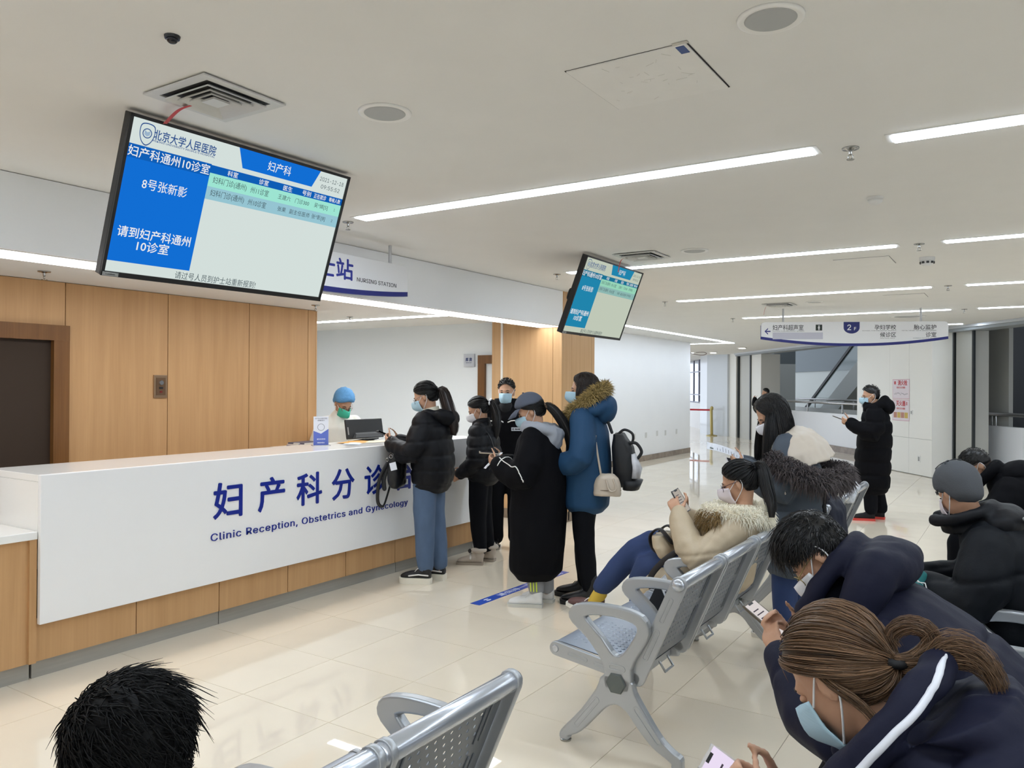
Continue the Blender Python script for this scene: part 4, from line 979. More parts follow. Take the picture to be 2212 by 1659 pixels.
def torso(g, rows, n=20, p=.9):
    """rows: (x, z, lean deg, half depth, half width[, y])"""
    rings = []
    for q in rows:
        x, z, t, a, b = q[:5]; y = q[5] if len(q) > 5 else 0; t = R(t)
        rings.append(((x, y, z), (a*math.cos(t), 0, -a*math.sin(t)), (0, b, 0)))
    c, U, W = rings[0]; T0 = np.cross(U, W); T0 /= np.linalg.norm(T0)
    c2, U2, W2 = rings[-1]; T1 = np.cross(U2, W2); T1 /= np.linalg.norm(T1)
    k = min(np.linalg.norm(U), np.linalg.norm(W))*.35; k2 = min(np.linalg.norm(U2), np.linalg.norm(W2))*.4
    rings = [(np.array(c)-T0*k, np.array(U)*.7, np.array(W)*.7)]+rings+[(np.array(c2)+T1*k2, np.array(U2)*.65, np.array(W2)*.65)]
    return g.loft(rings, n, p=p)
def head_geo(g, H, Rh, s=1.0, ears=True, jaw=1.0):
    """skin head, H centre between the ears"""
    def P(*a): return H+Rh @ (V3(*a)*s)
    def E(c, r, R2=None): g.ell(P(*c), np.array(r)*s, Rh if R2 is None else Rh @ R2, 20, 14)
    E((-.012, 0, .028), (.096, .075, .086)); E((.024, 0, -.03), (.066, .060*jaw, .088)); E((.034, 0, -.075), (.048, .046*jaw, .042)); E((.058, 0, -.098), (.026, .026, .02))
    E((.07, 0, .012), (.026, .052, .02)); E((.066, .034, -.035), (.022, .024, .024)); E((.066, -.034, -.035), (.022, .024, .024))
    g.limb([P(.086, 0, .008), P(.099, 0, -.018), P(.104, 0, -.032)], [.008*s, .010*s, .013*s], 10)
    for k in (-1, 1): E((.094, k*.011, -.036), (.009, .008, .007))
    E((.082, 0, -.066), (.014, .022, .008)); E((.079, 0, -.078), (.014, .019, .007))
    if ears:
        for k in (-1, 1): E((-.012, k*.077, -.012), (.019, .009, .031), rot(0, k*25, 0)); E((-.008, k*.074, -.036), (.011, .007, .012))
def hand_geo(g, w, d, nrm, side, curl=35, s=1.0, spread=.0):
    """hand: wrist w, direction d, palm normal nrm (fingers curl toward it); side=+1 thumb on lat side"""
    d = np.array(d, float); d /= np.linalg.norm(d); nrm = np.array(nrm, float); nrm -= d*(nrm@d); nrm /= np.linalg.norm(nrm); lat = np.cross(nrm, d)*side
    g.limb([w-d*.03*s, w+d*.01*s], [.024*s, .025*s], 10, flat=.75, ref=lat)
    for o in (-.026, -.009, .009, .026): g.limb([w+d*.005*s+lat*o*.6*s, w+d*.08*s+lat*o*s], [.016*s, .0125*s], 8)
    for k, (o, L) in enumerate(((.030, .9), (.010, 1.0), (-.011, .95), (-.031, .75))):
        p = w+d*.082*s+lat*o*s; a = 0; pts = [p]; dd = d
        for L_, ca in ((.040, .6), (.026, 1.0), (.020, .8)):
            a += R(curl)*ca; dd = d*math.cos(a)+nrm*math.sin(a)+lat*spread*o*8; p = p+dd*L_*L*s; pts.append(p)
        g.limb(pts, [.0095*s, .009*s, .008*s, .0068*s], 8)
    b = w+d*.02*s+lat*.026*s
    g.limb([b, b+(d*.6+lat*.65+nrm*.25)*.042*s, b+(d*.9+lat*.72+nrm*.5)*.068*s, b+(d*1.25+lat*.62+nrm*.75)*.082*s], [.015*s, .0115*s, .0095*s, .0075*s], 8)
SKIN = mat('skin', (196, 152, 124), .5, spec=.35, var=.05, vscale=(25, 25, 25))
M_hair = mat('hair_black', (19, 17, 17), .4, spec=.5, island=.35); M_hairb = mat('hair_dark_brown', (38, 27, 22), .38, spec=.5, island=.4)
M_mask = mat('mask_blue', (176, 208, 224), .7, bump=.1, bscale=(20, 20, 260)); M_maskw = mat('mask_white', (228, 228, 232), .7); M_maskg = mat('mask_green', (64, 190, 160), .7); M_strap = mat('mask_strap', (236, 236, 238), .6)
M_eye = mat('eye_dark', (30, 22, 20), .25); M_brow = mat('eyebrow', (40, 30, 26), .8)
def face_bits(e, H, Rh, s=1.0, eyes=True, closed=False):
    def P(*a): return H+Rh @ (V3(*a)*s)
    if not eyes: return
    for k in (-1, 1):
        if closed:
            lid = obj('eyelid', G().ell(P(.080, k*.032, -.006), V3(.010, .0155, .009)*s, Rh @ rot(0, k*18, 0), 14, 10), SKIN, e, sm=True)
            obj('eyelash', smooth(G().limb([P(.0915, k*.019, -.009), P(.0905, k*.032, -.0135), P(.082, k*.047, -.009)], [.0008*s, .0013*s, .0008*s], 6).mesh()), M_eye, lid)
        else: obj('eye', G().ell(P(.083, k*.032, -.006), V3(.007, .0140, .0042)*s, Rh @ rot(0, k*18, 0), 12, 8), M_eye, e, sm=True)
        obj('eyebrow', G().limb([P(.090, k*.014, .012), P(.089, k*.030, .018), P(.079, k*.047, .012)], [.003*s, .0036*s, .002*s], 6), M_brow, e, sm=True)
def mask(e, H, Rh, m, s=1.0, top=.0, strap=True, cone=False):
    nu, nv = 17, 9; v = []
    for i in range(nv):
        t = i/(nv-1); z = (-.022+top)*(1-t)+(-.118)*t
        for j in range(nu):
            a = R(-63+126*j/(nu-1)); ca = math.cos(a)
            rx = (.088-.02*max(0, (t-.55))/.45)*(1+.05*ca); ry = .072-.012*max(0, (t-.5))/.5
            nose = .030*math.exp(-(a/.30)**2)*(1-t)**1.2+.024*math.exp(-(a/.6)**2)*math.sin(PI*min(1, t*1.05))
            if cone: nose += .022*math.exp(-(a/.5)**2)*math.sin(PI*t)
            x = .012+rx*ca+nose; y = ry*math.sin(a); zz = z+.012*ca*(1-t)-.006*(1-ca)*0
            v.append(H+Rh @ (V3(x, y, zz)*s))
    f = [(i*nu+j, i*nu+j+1, (i+1)*nu+j+1, (i+1)*nu+j) for i in range(nv-1) for j in range(nu-1)]
    g = G().add(v, f); o = obj('face_mask', g, m, e, sm=True)
    md = o.modifiers.new('t', 'SOLIDIFY'); md.thickness = .0025*s
    if strap:
        for k in (-1, 1):
            a = H+Rh @ (V3(.052, k*.064, -.030+top*.6)*s); b = H+Rh @ (V3(-.018, k*.083, .022)*s); b2 = H+Rh @ (V3(-.034, k*.082, -.01)*s); c = H+Rh @ (V3(-.018, k*.079, -.048)*s); d = H+Rh @ (V3(.045, k*.056, -.108)*s)
            obj('ear_loop', G().limb(catmull([a, b, b2, c, d], 5, False), .0022*s, 6), M_strap, o, sm=True)
def glasses(e, H, Rh, col, s=1.0):
    def P(*a): return H+Rh @ (V3(*a)*s)
    m = mat('glasses_%d_%d_%d' % col, col, .25, metal=.6); fr = None
    for k in (-1, 1):
        ring = [P(.102-.010*abs(math.cos(q)*.5+.5*1)*0-.012*(1 if k*math.cos(q) > 0 else 0)*abs(math.cos(q)), k*.033+.025*math.cos(q), -.012+.021*math.sin(q)) for q in np.arange(17)*2*PI/16]
        o = obj('glasses_rim', G().limb(ring, .0016*s, 6, caps=False), m, e, sm=True)
        obj('glasses_lens', G().add(ring[:-1], [tuple(range(16))]), mat('lens_clear', (225, 232, 236), .03, alpha=.22), o)
        obj('glasses_arm', G().limb([P(.092, k*.060, -.004), P(.04, k*.078, .004), P(-.015, k*.084, .006)], .0016*s, 6), m, o)
    obj('glasses_bridge', G().limb([P(.108, .008, -.008), P(.110, 0, -.005), P(.108, -.008, -.008)], .0016*s, 6), m, e)
# ---- hair
HC = V3(-.012, 0, .028); HR = V3(.096, .075, .086)
def surf(d, th=0.0):
    d = np.asarray(d, float); d = d/np.linalg.norm(d)
    q = HR.copy()
    if d[2] < 0: q[2] = HR[2]+(.012+.05*max(0.0, -d[0]))*min(1.0, -d[2]*2.5)
    r = 1/np.sqrt(((d/(q+th))**2).sum()); return HC+d*r
def hairline(a, front, side, back):
    """polar limit (deg from crown) by azimuth a (0 = front)"""
    a = abs((a+PI) % (2*PI)-PI); k = a/PI
    if k < .5: t = k/.5; t = t*t*(3-2*t); return front+(side-front)*t
    t = min(1.0, (k-.5)/.14); return side+(back-side)*t
def cap(e, H, Rh, m, front=60, side=100, back=150, th=.014, s=1.0, top=0.0, nu=40, nv=14, bump_=0.0, seed=1, name='hair'):
    v = []
    for i in range(nv+1):
        for j in range(nu):
            a = 2*PI*j/nu; lim = R(hairline(a, front, side, back)); t = lim*i/nv
            d = V3(math.sin(t)*math.cos(a), math.sin(t)*math.sin(a), math.cos(t)); th2 = th*(1 if i < nv else .15)*(1 if i < nv-1 else .8)+top*max(0, math.cos(t))
            if bump_: th2 += bump_*noise.noise(Vector(d*7+Vector((seed, 0, 0))))
            v.append(surf(d, th2))
    f = [(i*nu+j, (i+1)*nu+j, (i+1)*nu+(j+1) % nu, i*nu+(j+1) % nu) for i in range(nv) for j in range(nu)]
    v = np.array(v)*s @ Rh.T+H
    return obj(name, G().add(v, f), m, e, sm=True)
def swept(H, Rh, tie, n, front=60, side=102, back=150, th=.015, rad=.0028, s=1.0, seed=3, k=9, jit=.25, part=None):
    """strands combed from the hairline over the skull to the tie point (head coordinates)"""
    r = np.random.default_rng(seed); g = G(); td = np.array(tie)-HC; td = td/np.linalg.norm(td)
    for q in range(n):
        a = r.uniform(-PI, PI); lim = hairline(a, front, side, back)
        t = R(lim*(r.uniform(.93, 1.0) if r.random() < .55 else r.uniform(.1, 1)))
        d0 = V3(math.sin(t)*math.cos(a), math.sin(t)*math.sin(a), math.cos(t))
        u = np.linspace(0, 1, k)[:, None]; om = math.acos(max(-1, min(1, float(d0@td))))
        D = (np.sin((1-u)*om)*d0+np.sin(u*om)*td)/max(math.sin(om), 1e-4)
        if any(math.degrees(math.acos(max(-1, min(1, d_[2]))))-hairline(math.atan2(d_[1], d_[0]), front, side, back) > 4 for d_ in D[:-2]): continue
        lift = th+.004*r.uniform(-.5, 1)+.006*np.sin(PI*u)*r.uniform(0, 1)
        P = np.array([surf(D[i], float(lift[i, 0])) for i in range(k)])
        P[-1] = np.array(tie)+r.normal(0, .004, 3); P[0] = surf(d0, th*.3)
        P += (r.normal(0, 1, (1, 3))*.0022+r.normal(0, .0005, (k, 3)))*jit*4
        rd = rad*np.sin(np.linspace(.25, PI-.35, k))*r.uniform(.7, 1.3)
        g.tri_strand(np.array(P)*s @ Rh.T+H, rd*s)
    return g
def tail(path, n, w0, w1, rad=.002, seed=5, k=14, wave=.002, core=True, wm=None):
    """bundle of strands along a path given in person coordinates; w0 start, w1 end widths (wm middle)"""
    r = np.random.default_rng(seed); C_ = catmull(path, 8, False); L = np.linspace(0, len(C_)-1, k); P = np.array([C_[int(i)]+(C_[min(int(i)+1, len(C_)-1)]-C_[int(i)])*(i-int(i)) for i in L])
    T = np.gradient(P, axis=0); T /= np.linalg.norm(T, axis=1, keepdims=True); U = np.cross(T, (.2, .95, .1)); U /= np.linalg.norm(U, axis=1, keepdims=True); W = np.cross(T, U)
    u = np.linspace(0, 1, k)[:, None]; wm = (w0+w1)/2*1.3 if wm is None else wm
    wd = np.where(u < .5, w0+(wm-w0)*np.sin(u*PI)**1.0, w1+(wm-w1)*np.sin(u*PI))
    g = G()
    for q in range(n):
        a = r.uniform(0, 2*PI); ro = math.sqrt(r.uniform(0, 1)); ph = r.uniform(0, 6.28); e_ = r.uniform(.62, 1.0)
        m_ = max(4, int(k*e_)); off = (U*math.cos(a)+W*math.sin(a)*.75)*wd*ro+wave*np.sin(u*9+ph)*U
        g.tri_strand((P+off)[:m_], rad*np.linspace(1.1, .35, m_))
    if core: g.loft([(P[i], U[i]*wd[i, 0]*.85, W[i]*wd[i, 0]*.62) for i in range(k-1)], 10)
    return g
def spikes(H, Rh, n, front, side, back, th, ln, rad=.0028, s=1.0, seed=9, lean=(.5, 0, .3), top=0.0, lift=.3):
    """short cropped or tousled hair"""
    r = np.random.default_rng(seed); g = G()
    for q in range(n):
        a = r.uniform(-PI, PI); lim = hairline(a, front, side, back); t = R(lim*math.sqrt(r.uniform(0, 1)))
        d = V3(math.sin(t)*math.cos(a), math.sin(t)*math.sin(a), math.cos(t)); b = surf(d, th*.85+top*max(0, math.cos(t)))
        l = ln*(.35+.65*max(0, math.cos(t*.8)))*r.uniform(.6, 1.3); t2 = np.array(lean)+r.normal(0, .25, 3); t2 -= d*(t2@d)*.8
        P = np.array([b, b+d*l*lift*.7+t2*l*.3, b+d*l*lift+t2*l*.8, b+d*l*lift*.9+t2*l*1.3])
        g.tri_strand(P*s @ Rh.T+H, np.array([1.2, 1.1, .8, .2])*rad*s)
    return g
def fur(path, Rr, n, ln, seed=2, closed=False, rad=.0022, drop=.25, flat=1.0, bias=(0, 0, 0)):
    """fur ruff around a polyline path; returns strands and core"""
    C_ = catmull(path, 8, closed); T = np.gradient(C_, axis=0); T /= np.linalg.norm(T, axis=1, keepdims=True)+1e-9
    U = np.cross(T, (.1, .2, .97)); U /= np.linalg.norm(U, axis=1, keepdims=True)+1e-9; W = np.cross(T, U); r = np.random.default_rng(seed)
    core = G().loft([(C_[i], U[i]*Rr, W[i]*Rr*flat) for i in range(len(C_))], 12)
    g = G()
    for q in range(n):
        i = r.integers(0, len(C_)); a = r.uniform(0, 2*PI); nrm = U[i]*math.cos(a)+W[i]*math.sin(a)*flat; b = C_[i]+nrm*Rr*.9+T[i]*r.uniform(-.5, .5)*np.linalg.norm(C_[min(i+1, len(C_)-1)]-C_[max(i-1, 0)])*.5
        dv = nrm+r.normal(0, .35, 3)+T[i]*r.normal(0, .3)+np.array(bias); dv /= np.linalg.norm(dv); l = ln*r.uniform(.5, 1.25)
        P = np.array([b, b+dv*l*.5, b+dv*l*.95+V3(0, 0, -drop*l)]); g.tri_strand(P, np.array([1.4, 1.0, .15])*rad)
    return core, g
def curtain(H, Rh, n, a0, a1, L, th=.016, rad=.0017, seed=1, s=1.0, drift=(0, 0), spread=.02, k1=7, k2=8, tmax=92, both=True):
    """long hair: strands run from the parting over the skull, then hang straight down"""
    r = np.random.default_rng(seed); g = G()
    for q in range(n):
        a = R(r.uniform(a0, a1))*(r.choice((-1, 1)) if both else 1)
        st = V3(r.uniform(-.6, .75), r.normal(0, .05), 1.0); st /= np.linalg.norm(st)
        te = R(tmax+r.uniform(-6, 6)); en = V3(math.sin(te)*math.cos(a), math.sin(te)*math.sin(a), math.cos(te)); om = math.acos(max(-1, min(1, float(st@en)))); P = []
        lift = th*r.uniform(.6, 1.25)
        for u in np.linspace(0, 1, k1):
            d = (math.sin((1-u)*om)*st+math.sin(u*om)*en)/max(math.sin(om), 1e-4); P.append(H+Rh @ (surf(d, lift+.004*math.sin(PI*u))*s))
        out = Rh @ V3(math.cos(a), math.sin(a), 0); out[2] = 0; Lq = L*r.uniform(.82, 1.05); b = P[-1]; w_ = r.normal(0, 1, 3)*.004
        for u in np.linspace(1/k2, 1, k2): P.append(b+V3(drift[0]*u, drift[1]*u, -Lq*u)+out*spread*math.sin(u*PI*.6)+w_*math.sin(u*3))
        m_ = len(P); g.tri_strand(np.array(P), rad*s*np.interp(np.linspace(0, 1, m_), (0, .1, .8, 1), (.6, 1.1, 1.0, .3)))
    return g
def snap(o, pts, off=.003, n=8):
    """path of points pressed onto the surface of a garment"""
    out = []
    for p in catmull(pts, n, False):
        ok, c, nr, ix = o.closest_point_on_mesh(Vector(p)); out.append(np.array(c+nr*off) if ok else p)
    return out
# ---- shoes
def shoe(e, x, y, yaw, up, sole, L=.255, Wd=.046, chunky=.028, high=.075, boot=0.0, laces=None, pitch=0.0, z=0.0, name='shoe', stripe=None):
    Rz = rot(pitch, yaw, 0); o = V3(x, y, z)
    def X(g): return g.xf(Rz, o)
    h = chunky
    def sec(xs, k):
        return [((L*t, 0, z_), (0, Wd*w_, 0), (0, 0, hh)) for t, w_, z_, hh in xs]
    # sole: lofted outline slab
    out = [(-.27, .62), (-.22, .82), (-.1, .84), (.1, .80), (.3, .90), (.48, 1.06), (.6, 1.0), (.70, .74), (.735, .4)]
    pts = [(L*t, Wd*w_) for t, w_ in out]+[(L*t, -Wd*w_) for t, w_ in out[::-1]]
    pts = catmull(pts, 3)[:, :2]; n = len(pts)
    v = [(p[0], p[1], 0) for p in pts]+[(p[0]*1.015, p[1]*1.04, h) for p in pts]
    f = [tuple(range(n-1, -1, -1)), tuple(range(n, 2*n))]+[(i, (i+1) % n, n+(i+1) % n, n+i) for i in range(n)]
    g = G(); hz = high
    rows = [(-.255, .58, h+.022, hz*.35), (-.22, .74, h+hz*.5, hz*.62), (-.10, .80, h+hz*.55, hz*.72), (.06, .80, h+hz*.5, hz*.62), (.2, .84, h+hz*.36, hz*.48), (.38, .96, h+.022, .034), (.55, .92, h+.016, .026), (.68, .62, h+.010, .016), (.715, .3, h+.006, .008)]
    g.loft([((L*t, 0, zc), (0, Wd*w_, 0), (0, 0, hh)) for t, w_, zc, hh in rows], 16)
    if boot: g.limb([(-L*.1, 0, h+hz*.7), (-L*.1, 0, h+boot)], [.05, .052], 14)
    else: g.limb([(-L*.1, 0, h+hz*.8), (-L*.1, 0, h+hz*1.15)], [.046, .044], 14)
    gs = G().add(v, f)
    gu = g
    for q in gu.v: q[:, 2] = np.maximum(q[:, 2], h*.6)
    u_ = obj(name, remesh(X(gu), .008, 3), up, e); obj('sole', fixn(X(gs).mesh()), sole, u_)
    if laces:
        gl = G()
        for k in range(4):
            t = .06+.07*k; zz = h+hz*(1.02-.22*k); gl.limb([(L*t, -Wd*.55, zz-.01), (L*(t+.03), 0, zz+.012-.002*k), (L*t, Wd*.55, zz-.01)], .0032, 6)
        gl.limb([(L*.08, .0, h+hz*1.05), (L*.13, Wd*.8, h+hz*1.1), (L*.2, Wd*1.05, h+hz*.8)], .0028, 6)
        obj('laces', smooth(X(gl).mesh()), laces, u_, kind='stuff')
    if stripe:
        for sy in (-1, 1):
            gl = G().limb([(-L*.2, sy*Wd*.86, h+hz*.35), (L*.1, sy*Wd*.92, h+hz*.42), (L*.4, sy*Wd*1.02, h+.02)], .006, 6, flat=.5); obj('side_panel', smooth(X(gl).mesh()), stripe, u_)
    return u_
def stand_legs(s, hip=.09, knee=(.02, .095), ank=(-.03, .09), step=(0, 0)):
    """left then right: hip, knee, ankle points for a standing body scaled by s"""
    out = []
    for k, st in ((1, step[0]), (-1, step[1])):
        out.append([V3(0, k*hip*s, .88*s), V3(knee[0]*s+st*.5, k*knee[1]*s, .47*s), V3(ank[0]*s+st, k*ank[1]*s, .09)])
    return out
def body_core(H, Rh, neck, spine, arms, legs, hands, s=1.0, vox=.010, name='body', e=None, jaw=1.0, skin=None):
    """one continuous figure: head, neck, trunk, arms with hands, legs"""
    g = G(); head_geo(g, H, Rh, s, jaw=jaw)
    nb = np.array(neck, float); g.limb([H+Rh @ (V3(-.03, 0, -.05)*s), (H+Rh @ (V3(-.02, 0, -.09)*s)+nb)/2, nb], [.05*s, .048*s, .058*s], 14)
    torso(g, spine, 16)
    for A in arms: g.limb(A, [.05*s, .046*s, .036*s, .026*s][:len(A)] if len(A) == 4 else [.05*s, .042*s, .027*s], 10)
    for Lg in legs: g.limb(Lg, [.075*s, .055*s, .036*s], 10)
    for h in hands: hand_geo(g, *h)
    return obj(name, remesh(g, vox, 2, .5), skin or SKIN, e)
# ================================================================ PEOPLE
C_blk = mat('coat_black', (13, 14, 19), .55, spec=.22, bump=.12, bscale=45.0); C_blk2 = mat('coat_black_matte', (10, 10, 14), .8, spec=.12, bump=.1, bscale=60.0)
C_navy = mat('coat_navy', (25, 27, 46), .66, spec=.2, bump=.15, bscale=40.0); C_teal = mat('coat_teal', (16, 62, 98), .75, bump=.06, bscale=120.0); C_beige = mat('coat_beige', (188, 170, 142), .5, bump=.12, bscale=40.0)
C_slate = mat('coat_slate', (74, 83, 94), .8, bump=.06, bscale=120.0); C_cream = mat('lining_cream', (206, 194, 178), .5, bump=.1, bscale=40.0); C_grey = mat('hoodie_grey', (152, 156, 164), .9, bump=.06, bscale=160.0)
C_jean = mat('jeans_blue', (80, 100, 128), .85, var=.12, vscale=(9, 9, 5), bump=.06, bscale=200.0); C_jeand = mat('jeans_dark', (40, 58, 98), .85, var=.12, vscale=(9, 9, 5), bump=.06, bscale=200.0)
C_pant = mat('trousers_black', (12, 13, 18), .85, spec=.15); C_white = mat('gown_white', (232, 230, 220), .75, bump=.06, bscale=70.0)
W_sole = mat('sole_white', (226, 222, 210), .6); K_sole = mat('sole_black', (20, 20, 20), .6); W_lace = mat('lace_white', (232, 230, 226), .7)
def person(loc, hd, label): return empty('person', (loc[0], loc[1], 0), R(hd), label, 'person')
def garment(e, name, rows, sleeves, mat_, vox=.014, it=5, disp=None, extra=None, p=.9, label=None):
    g = G()
    if rows: torso(g, rows, p=p)
    for pts, rad in sleeves: g.limb(catmull(pts, 3, False), np.interp(np.linspace(0, 1, 3*(len(pts)-1)+1), np.linspace(0, 1, len(rad)), rad), 14)
    if extra: extra(g)
    return obj(name, remesh(g, vox, it, .5, disp), mat_, e, label=label)
def legs_garment(e, legs, rad, mat_, vox=.014, disp=None, pelvis=.13, name='trousers', hw=None):
    g = G()
    for Lg in legs: g.limb(catmull(Lg, 4, False), np.interp(np.linspace(0, 1, 4*(len(Lg)-1)+1), np.linspace(0, 1, len(rad)), rad), 14)
    h = (legs[0][0]+legs[1][0])/2; g.ell(h+V3(0, 0, .02), (pelvis*.85, pelvis*(hw or 1.25), .12))
    return obj(name, remesh(g, vox, 4, .5, disp or fold(.006, 8, 3, (1, 1, .6))), mat_, e)
def phone(loc, d, up, label, col=(40, 40, 44), scr=(200, 190, 205), L=.15, Wd=.073, emit=.55, name='phone'):
    """d: long axis (world), up: screen normal"""
    d = Vector(d).normalized(); n = Vector(up); n = (n-d*n.dot(d)).normalized(); r = d.cross(n)
    mw = Matrix(((r.x, d.x, n.x, loc[0]), (r.y, d.y, n.y, loc[1]), (r.z, d.z, n.z, loc[2]), (0, 0, 0, 1)))
    e = empty(name, label=label, cat='phone', group='phones in hands', mw=mw)
    me = curve_mesh([catmull([(-Wd/2, -L/2+.012), (-Wd/2+.012, -L/2), (Wd/2-.012, -L/2), (Wd/2, -L/2+.012), (Wd/2, L/2-.012), (Wd/2-.012, L/2), (-Wd/2+.012, L/2), (-Wd/2, L/2-.012)], 2)[:, :2]], .003, .0012); obj('case', me, mat('phone_case_%d' % col[0], col, .3), e)
    obj('screen', B((-Wd/2+.004, -L/2+.004, .0042), (Wd/2-.004, L/2-.004, .0048)), emis('phone_screen_%d_%d' % (scr[0], scr[1]), scr, emit), e)
    obj('notch', B((-.014, L/2-.011, .0048), (.014, L/2-.004, .0052)), M_blk, e)
    if scr != (30, 30, 34):
        g = G()
        for k in range(6): g.box((-Wd*.36, -L*.3+k*L*.11, .0048), (Wd*(.1+.25*((k*37) % 5)/5), -L*.3+k*L*.11+.004, .0051))
        obj('screen_lines', g, emis('phone_text', (120, 110, 125), emit), e, kind='stuff')
    return e
def to_world(e, p): return e.matrix_world @ Vector(p) if False else Matrix.Translation(e.location) @ Matrix.Rotation(e.rotation_euler[2], 4, 'Z') @ Vector(p)
def wdir(e, d): return Matrix.Rotation(e.rotation_euler[2], 3, 'Z') @ Vector(d)
def sheet(e, loc, d, up, w_, h_, label, lines=True, curl=.012):
    """held paper; d = long axis, up = page normal (person frame)"""
    o = to_world(e, loc); d = wdir(e, d).normalized(); n = wdir(e, up); n = (n-d*n.dot(d)).normalized(); r = d.cross(n)
    mw = Matrix(((r.x, d.x, n.x, o.x), (r.y, d.y, n.y, o.y), (r.z, d.z, n.z, o.z), (0, 0, 0, 1)))
    q = empty('paper', label=label, cat='paper', group='papers held in hands', mw=mw); v = []; n_ = 8
    for i in range(n_+1):
        for j in (0, 1): v.append((-w_/2+w_*j, -h_/2+h_*i/n_, curl*math.sin(i/n_*PI)))
    f = [(2*i, 2*i+1, 2*i+3, 2*i+2) for i in range(n_)]; m_ = len(v); v += [(x, y, z-.0006) for x, y, z in v]; f += [(m_+2*i+2, m_+2*i+3, m_+2*i+1, m_+2*i) for i in range(n_)]
    obj('sheet', smooth(G().add(v, f).mesh()), mat('paper_white', (226, 228, 236), .7), q)
    if lines:
        g = G()
        for k in range(9):
            y = -h_*.38+k*h_*.075; g.box((-w_*.38, y, curl*math.sin((y/h_+.5)*PI)+.0004), (w_*(-.1+.4*((k*29) % 7)/7), y+.004, curl*math.sin((y/h_+.5)*PI)+.0008))
        obj('print_lines', g, mat('print_grey', (150, 152, 160), .8), q, kind='stuff'); obj('print_block', B((-w_*.36, h_*.33, .0052*curl/.012), (-w_*.18, h_*.42, .0062*curl/.012)), mat('print_dark', (110, 120, 118), .8), q)
    return q
def strands(e, g, m, name='hair_strands'): return obj(name, g, m, e, sm=True, kind='stuff')

# ---- 1 woman in blue jeans at the counter
e = person((-4.20, 5.22), 199, 'woman in short black puffer and blue jeans holding a phone at the counter')
H, Rh = V3(.045, 0, 1.565), rot(24, 6, 0); hip = stand_legs(1.0, knee=(.0, .085), ank=(-.02, .075), step=(.02, -.06))
AL = [V3(0, .17, 1.37), V3(.07, .25, 1.10), V3(.295, .10, 1.165)]; AR = [V3(0, -.17, 1.37), V3(.07, -.24, 1.10), V3(.295, -.07, 1.165)]
hl = (AL[2], V3(.9, -.45, .35), V3(.1, -1, .5), 1, 45); hr = (AR[2], V3(.9, .45, .3), V3(.1, 1, .5), -1, 40)
body_core(H, Rh, (-.01, 0, 1.42), [(-.01, .9, 0, .09, .14), (-.01, 1.15, 0, .09, .13), (-.01, 1.36, 4, .085, .15)], [AL, AR], hip, [hl, hr], .97, e=e)
face_bits(e, H, Rh, .97); mask(e, H, Rh, M_mask, .97); glasses(e, H, Rh, (150, 150, 155), .97)
legs_garment(e, [[q[0], q[1], q[2]+V3(0, 0, .06)] for q in hip], [.11, .095, .08, .070], C_jean, disp=fold(.011, 8, 3, (1, 1, .55)))
garment(e, 'puffer_jacket', [(-.03, .815, 0, .155, .205), (-.035, .93, 0, .175, .23), (-.03, 1.1, 2, .175, .23), (-.02, 1.27, 5, .16, .22), (-.01, 1.37, 8, .125, .18), (.0, 1.43, 12, .08, .11)],
        [([AL[0]+V3(0, -.03, -.02), AL[1], AL[2]], [.10, .098, .09, .07]), ([AR[0]+V3(0, .03, -.02), AR[1], AR[2]], [.10, .098, .09, .07])], C_blk, .012, 4, fold(.007, 9, 1, quilt=((0, 0, .83), (0, 0, 1), .125, .007, .012)))
g = G(); g.limb(catmull([V3(-.02, .13, 1.43), V3(-.13, .10, 1.41), V3(-.19, 0, 1.38), V3(-.13, -.10, 1.41), V3(-.02, -.13, 1.43)], 5, False), [.035]*4+[.055]*4+[.07]*5+[.055]*4+[.035]*4, 12); g.ell((-.13, 0, 1.38), (.085, .12, .07)); obj('hood', remesh(g, .012, 5, .5, fold(.006, 12, 4)), C_blk, e)
obj('inner_collar', smooth(fixn(G().loft([((.0, 0, 1.425), (.085, 0, -.02), (0, .085, 0)), ((-.005, 0, 1.465), (.072, 0, -.02), (0, .072, 0))], 18, cap=False).mesh())), mat('fleece_cream', (226, 220, 200), .95), e)
cap(e, H, Rh, M_hair, 60, 100, 150, .012, .97); strands(e, swept(H, Rh, (-.125, 0, .0), 320, th=.013, s=.97), M_hair)
tie = H+Rh @ V3(-.125, 0, 0); strands(e, tail([tie, tie+V3(-.045, .0, -.012), V3(-.175, .02, 1.45), V3(-.225, .03, 1.32), V3(-.215, .03, 1.22)], 220, .014, .02, wm=.062), M_hairb, 'ponytail')
shoe(e, .02, .085, 4, mat('sneaker_black', (24, 24, 26), .6), mat('sole_chunky', (228, 222, 206), .6), .27, .048, .05, .075, laces=W_lace, stripe=W_lace); shoe(e, -.05, -.085, -6, mat('sneaker_black', (24, 24, 26), .6), mat('sole_chunky', (228, 222, 206), .6), .27, .048, .05, .075, laces=W_lace, stripe=W_lace)
for k in (1, -1): obj('ankle_sock', smooth(G().limb([(-.03 if k < 0 else 0, k*.083, .12), (-.03 if k < 0 else 0, k*.083, .2)], .047, 12).mesh()), mat('sock_dark', (50, 44, 40), .9), e)
phone(to_world(e, (.405, .0, 1.235)), wdir(e, (.9, .1, .35)), wdir(e, (-.4, 0, 1)), 'black phone held by the woman in blue jeans', scr=(30, 30, 34), emit=.1)
PJ = e
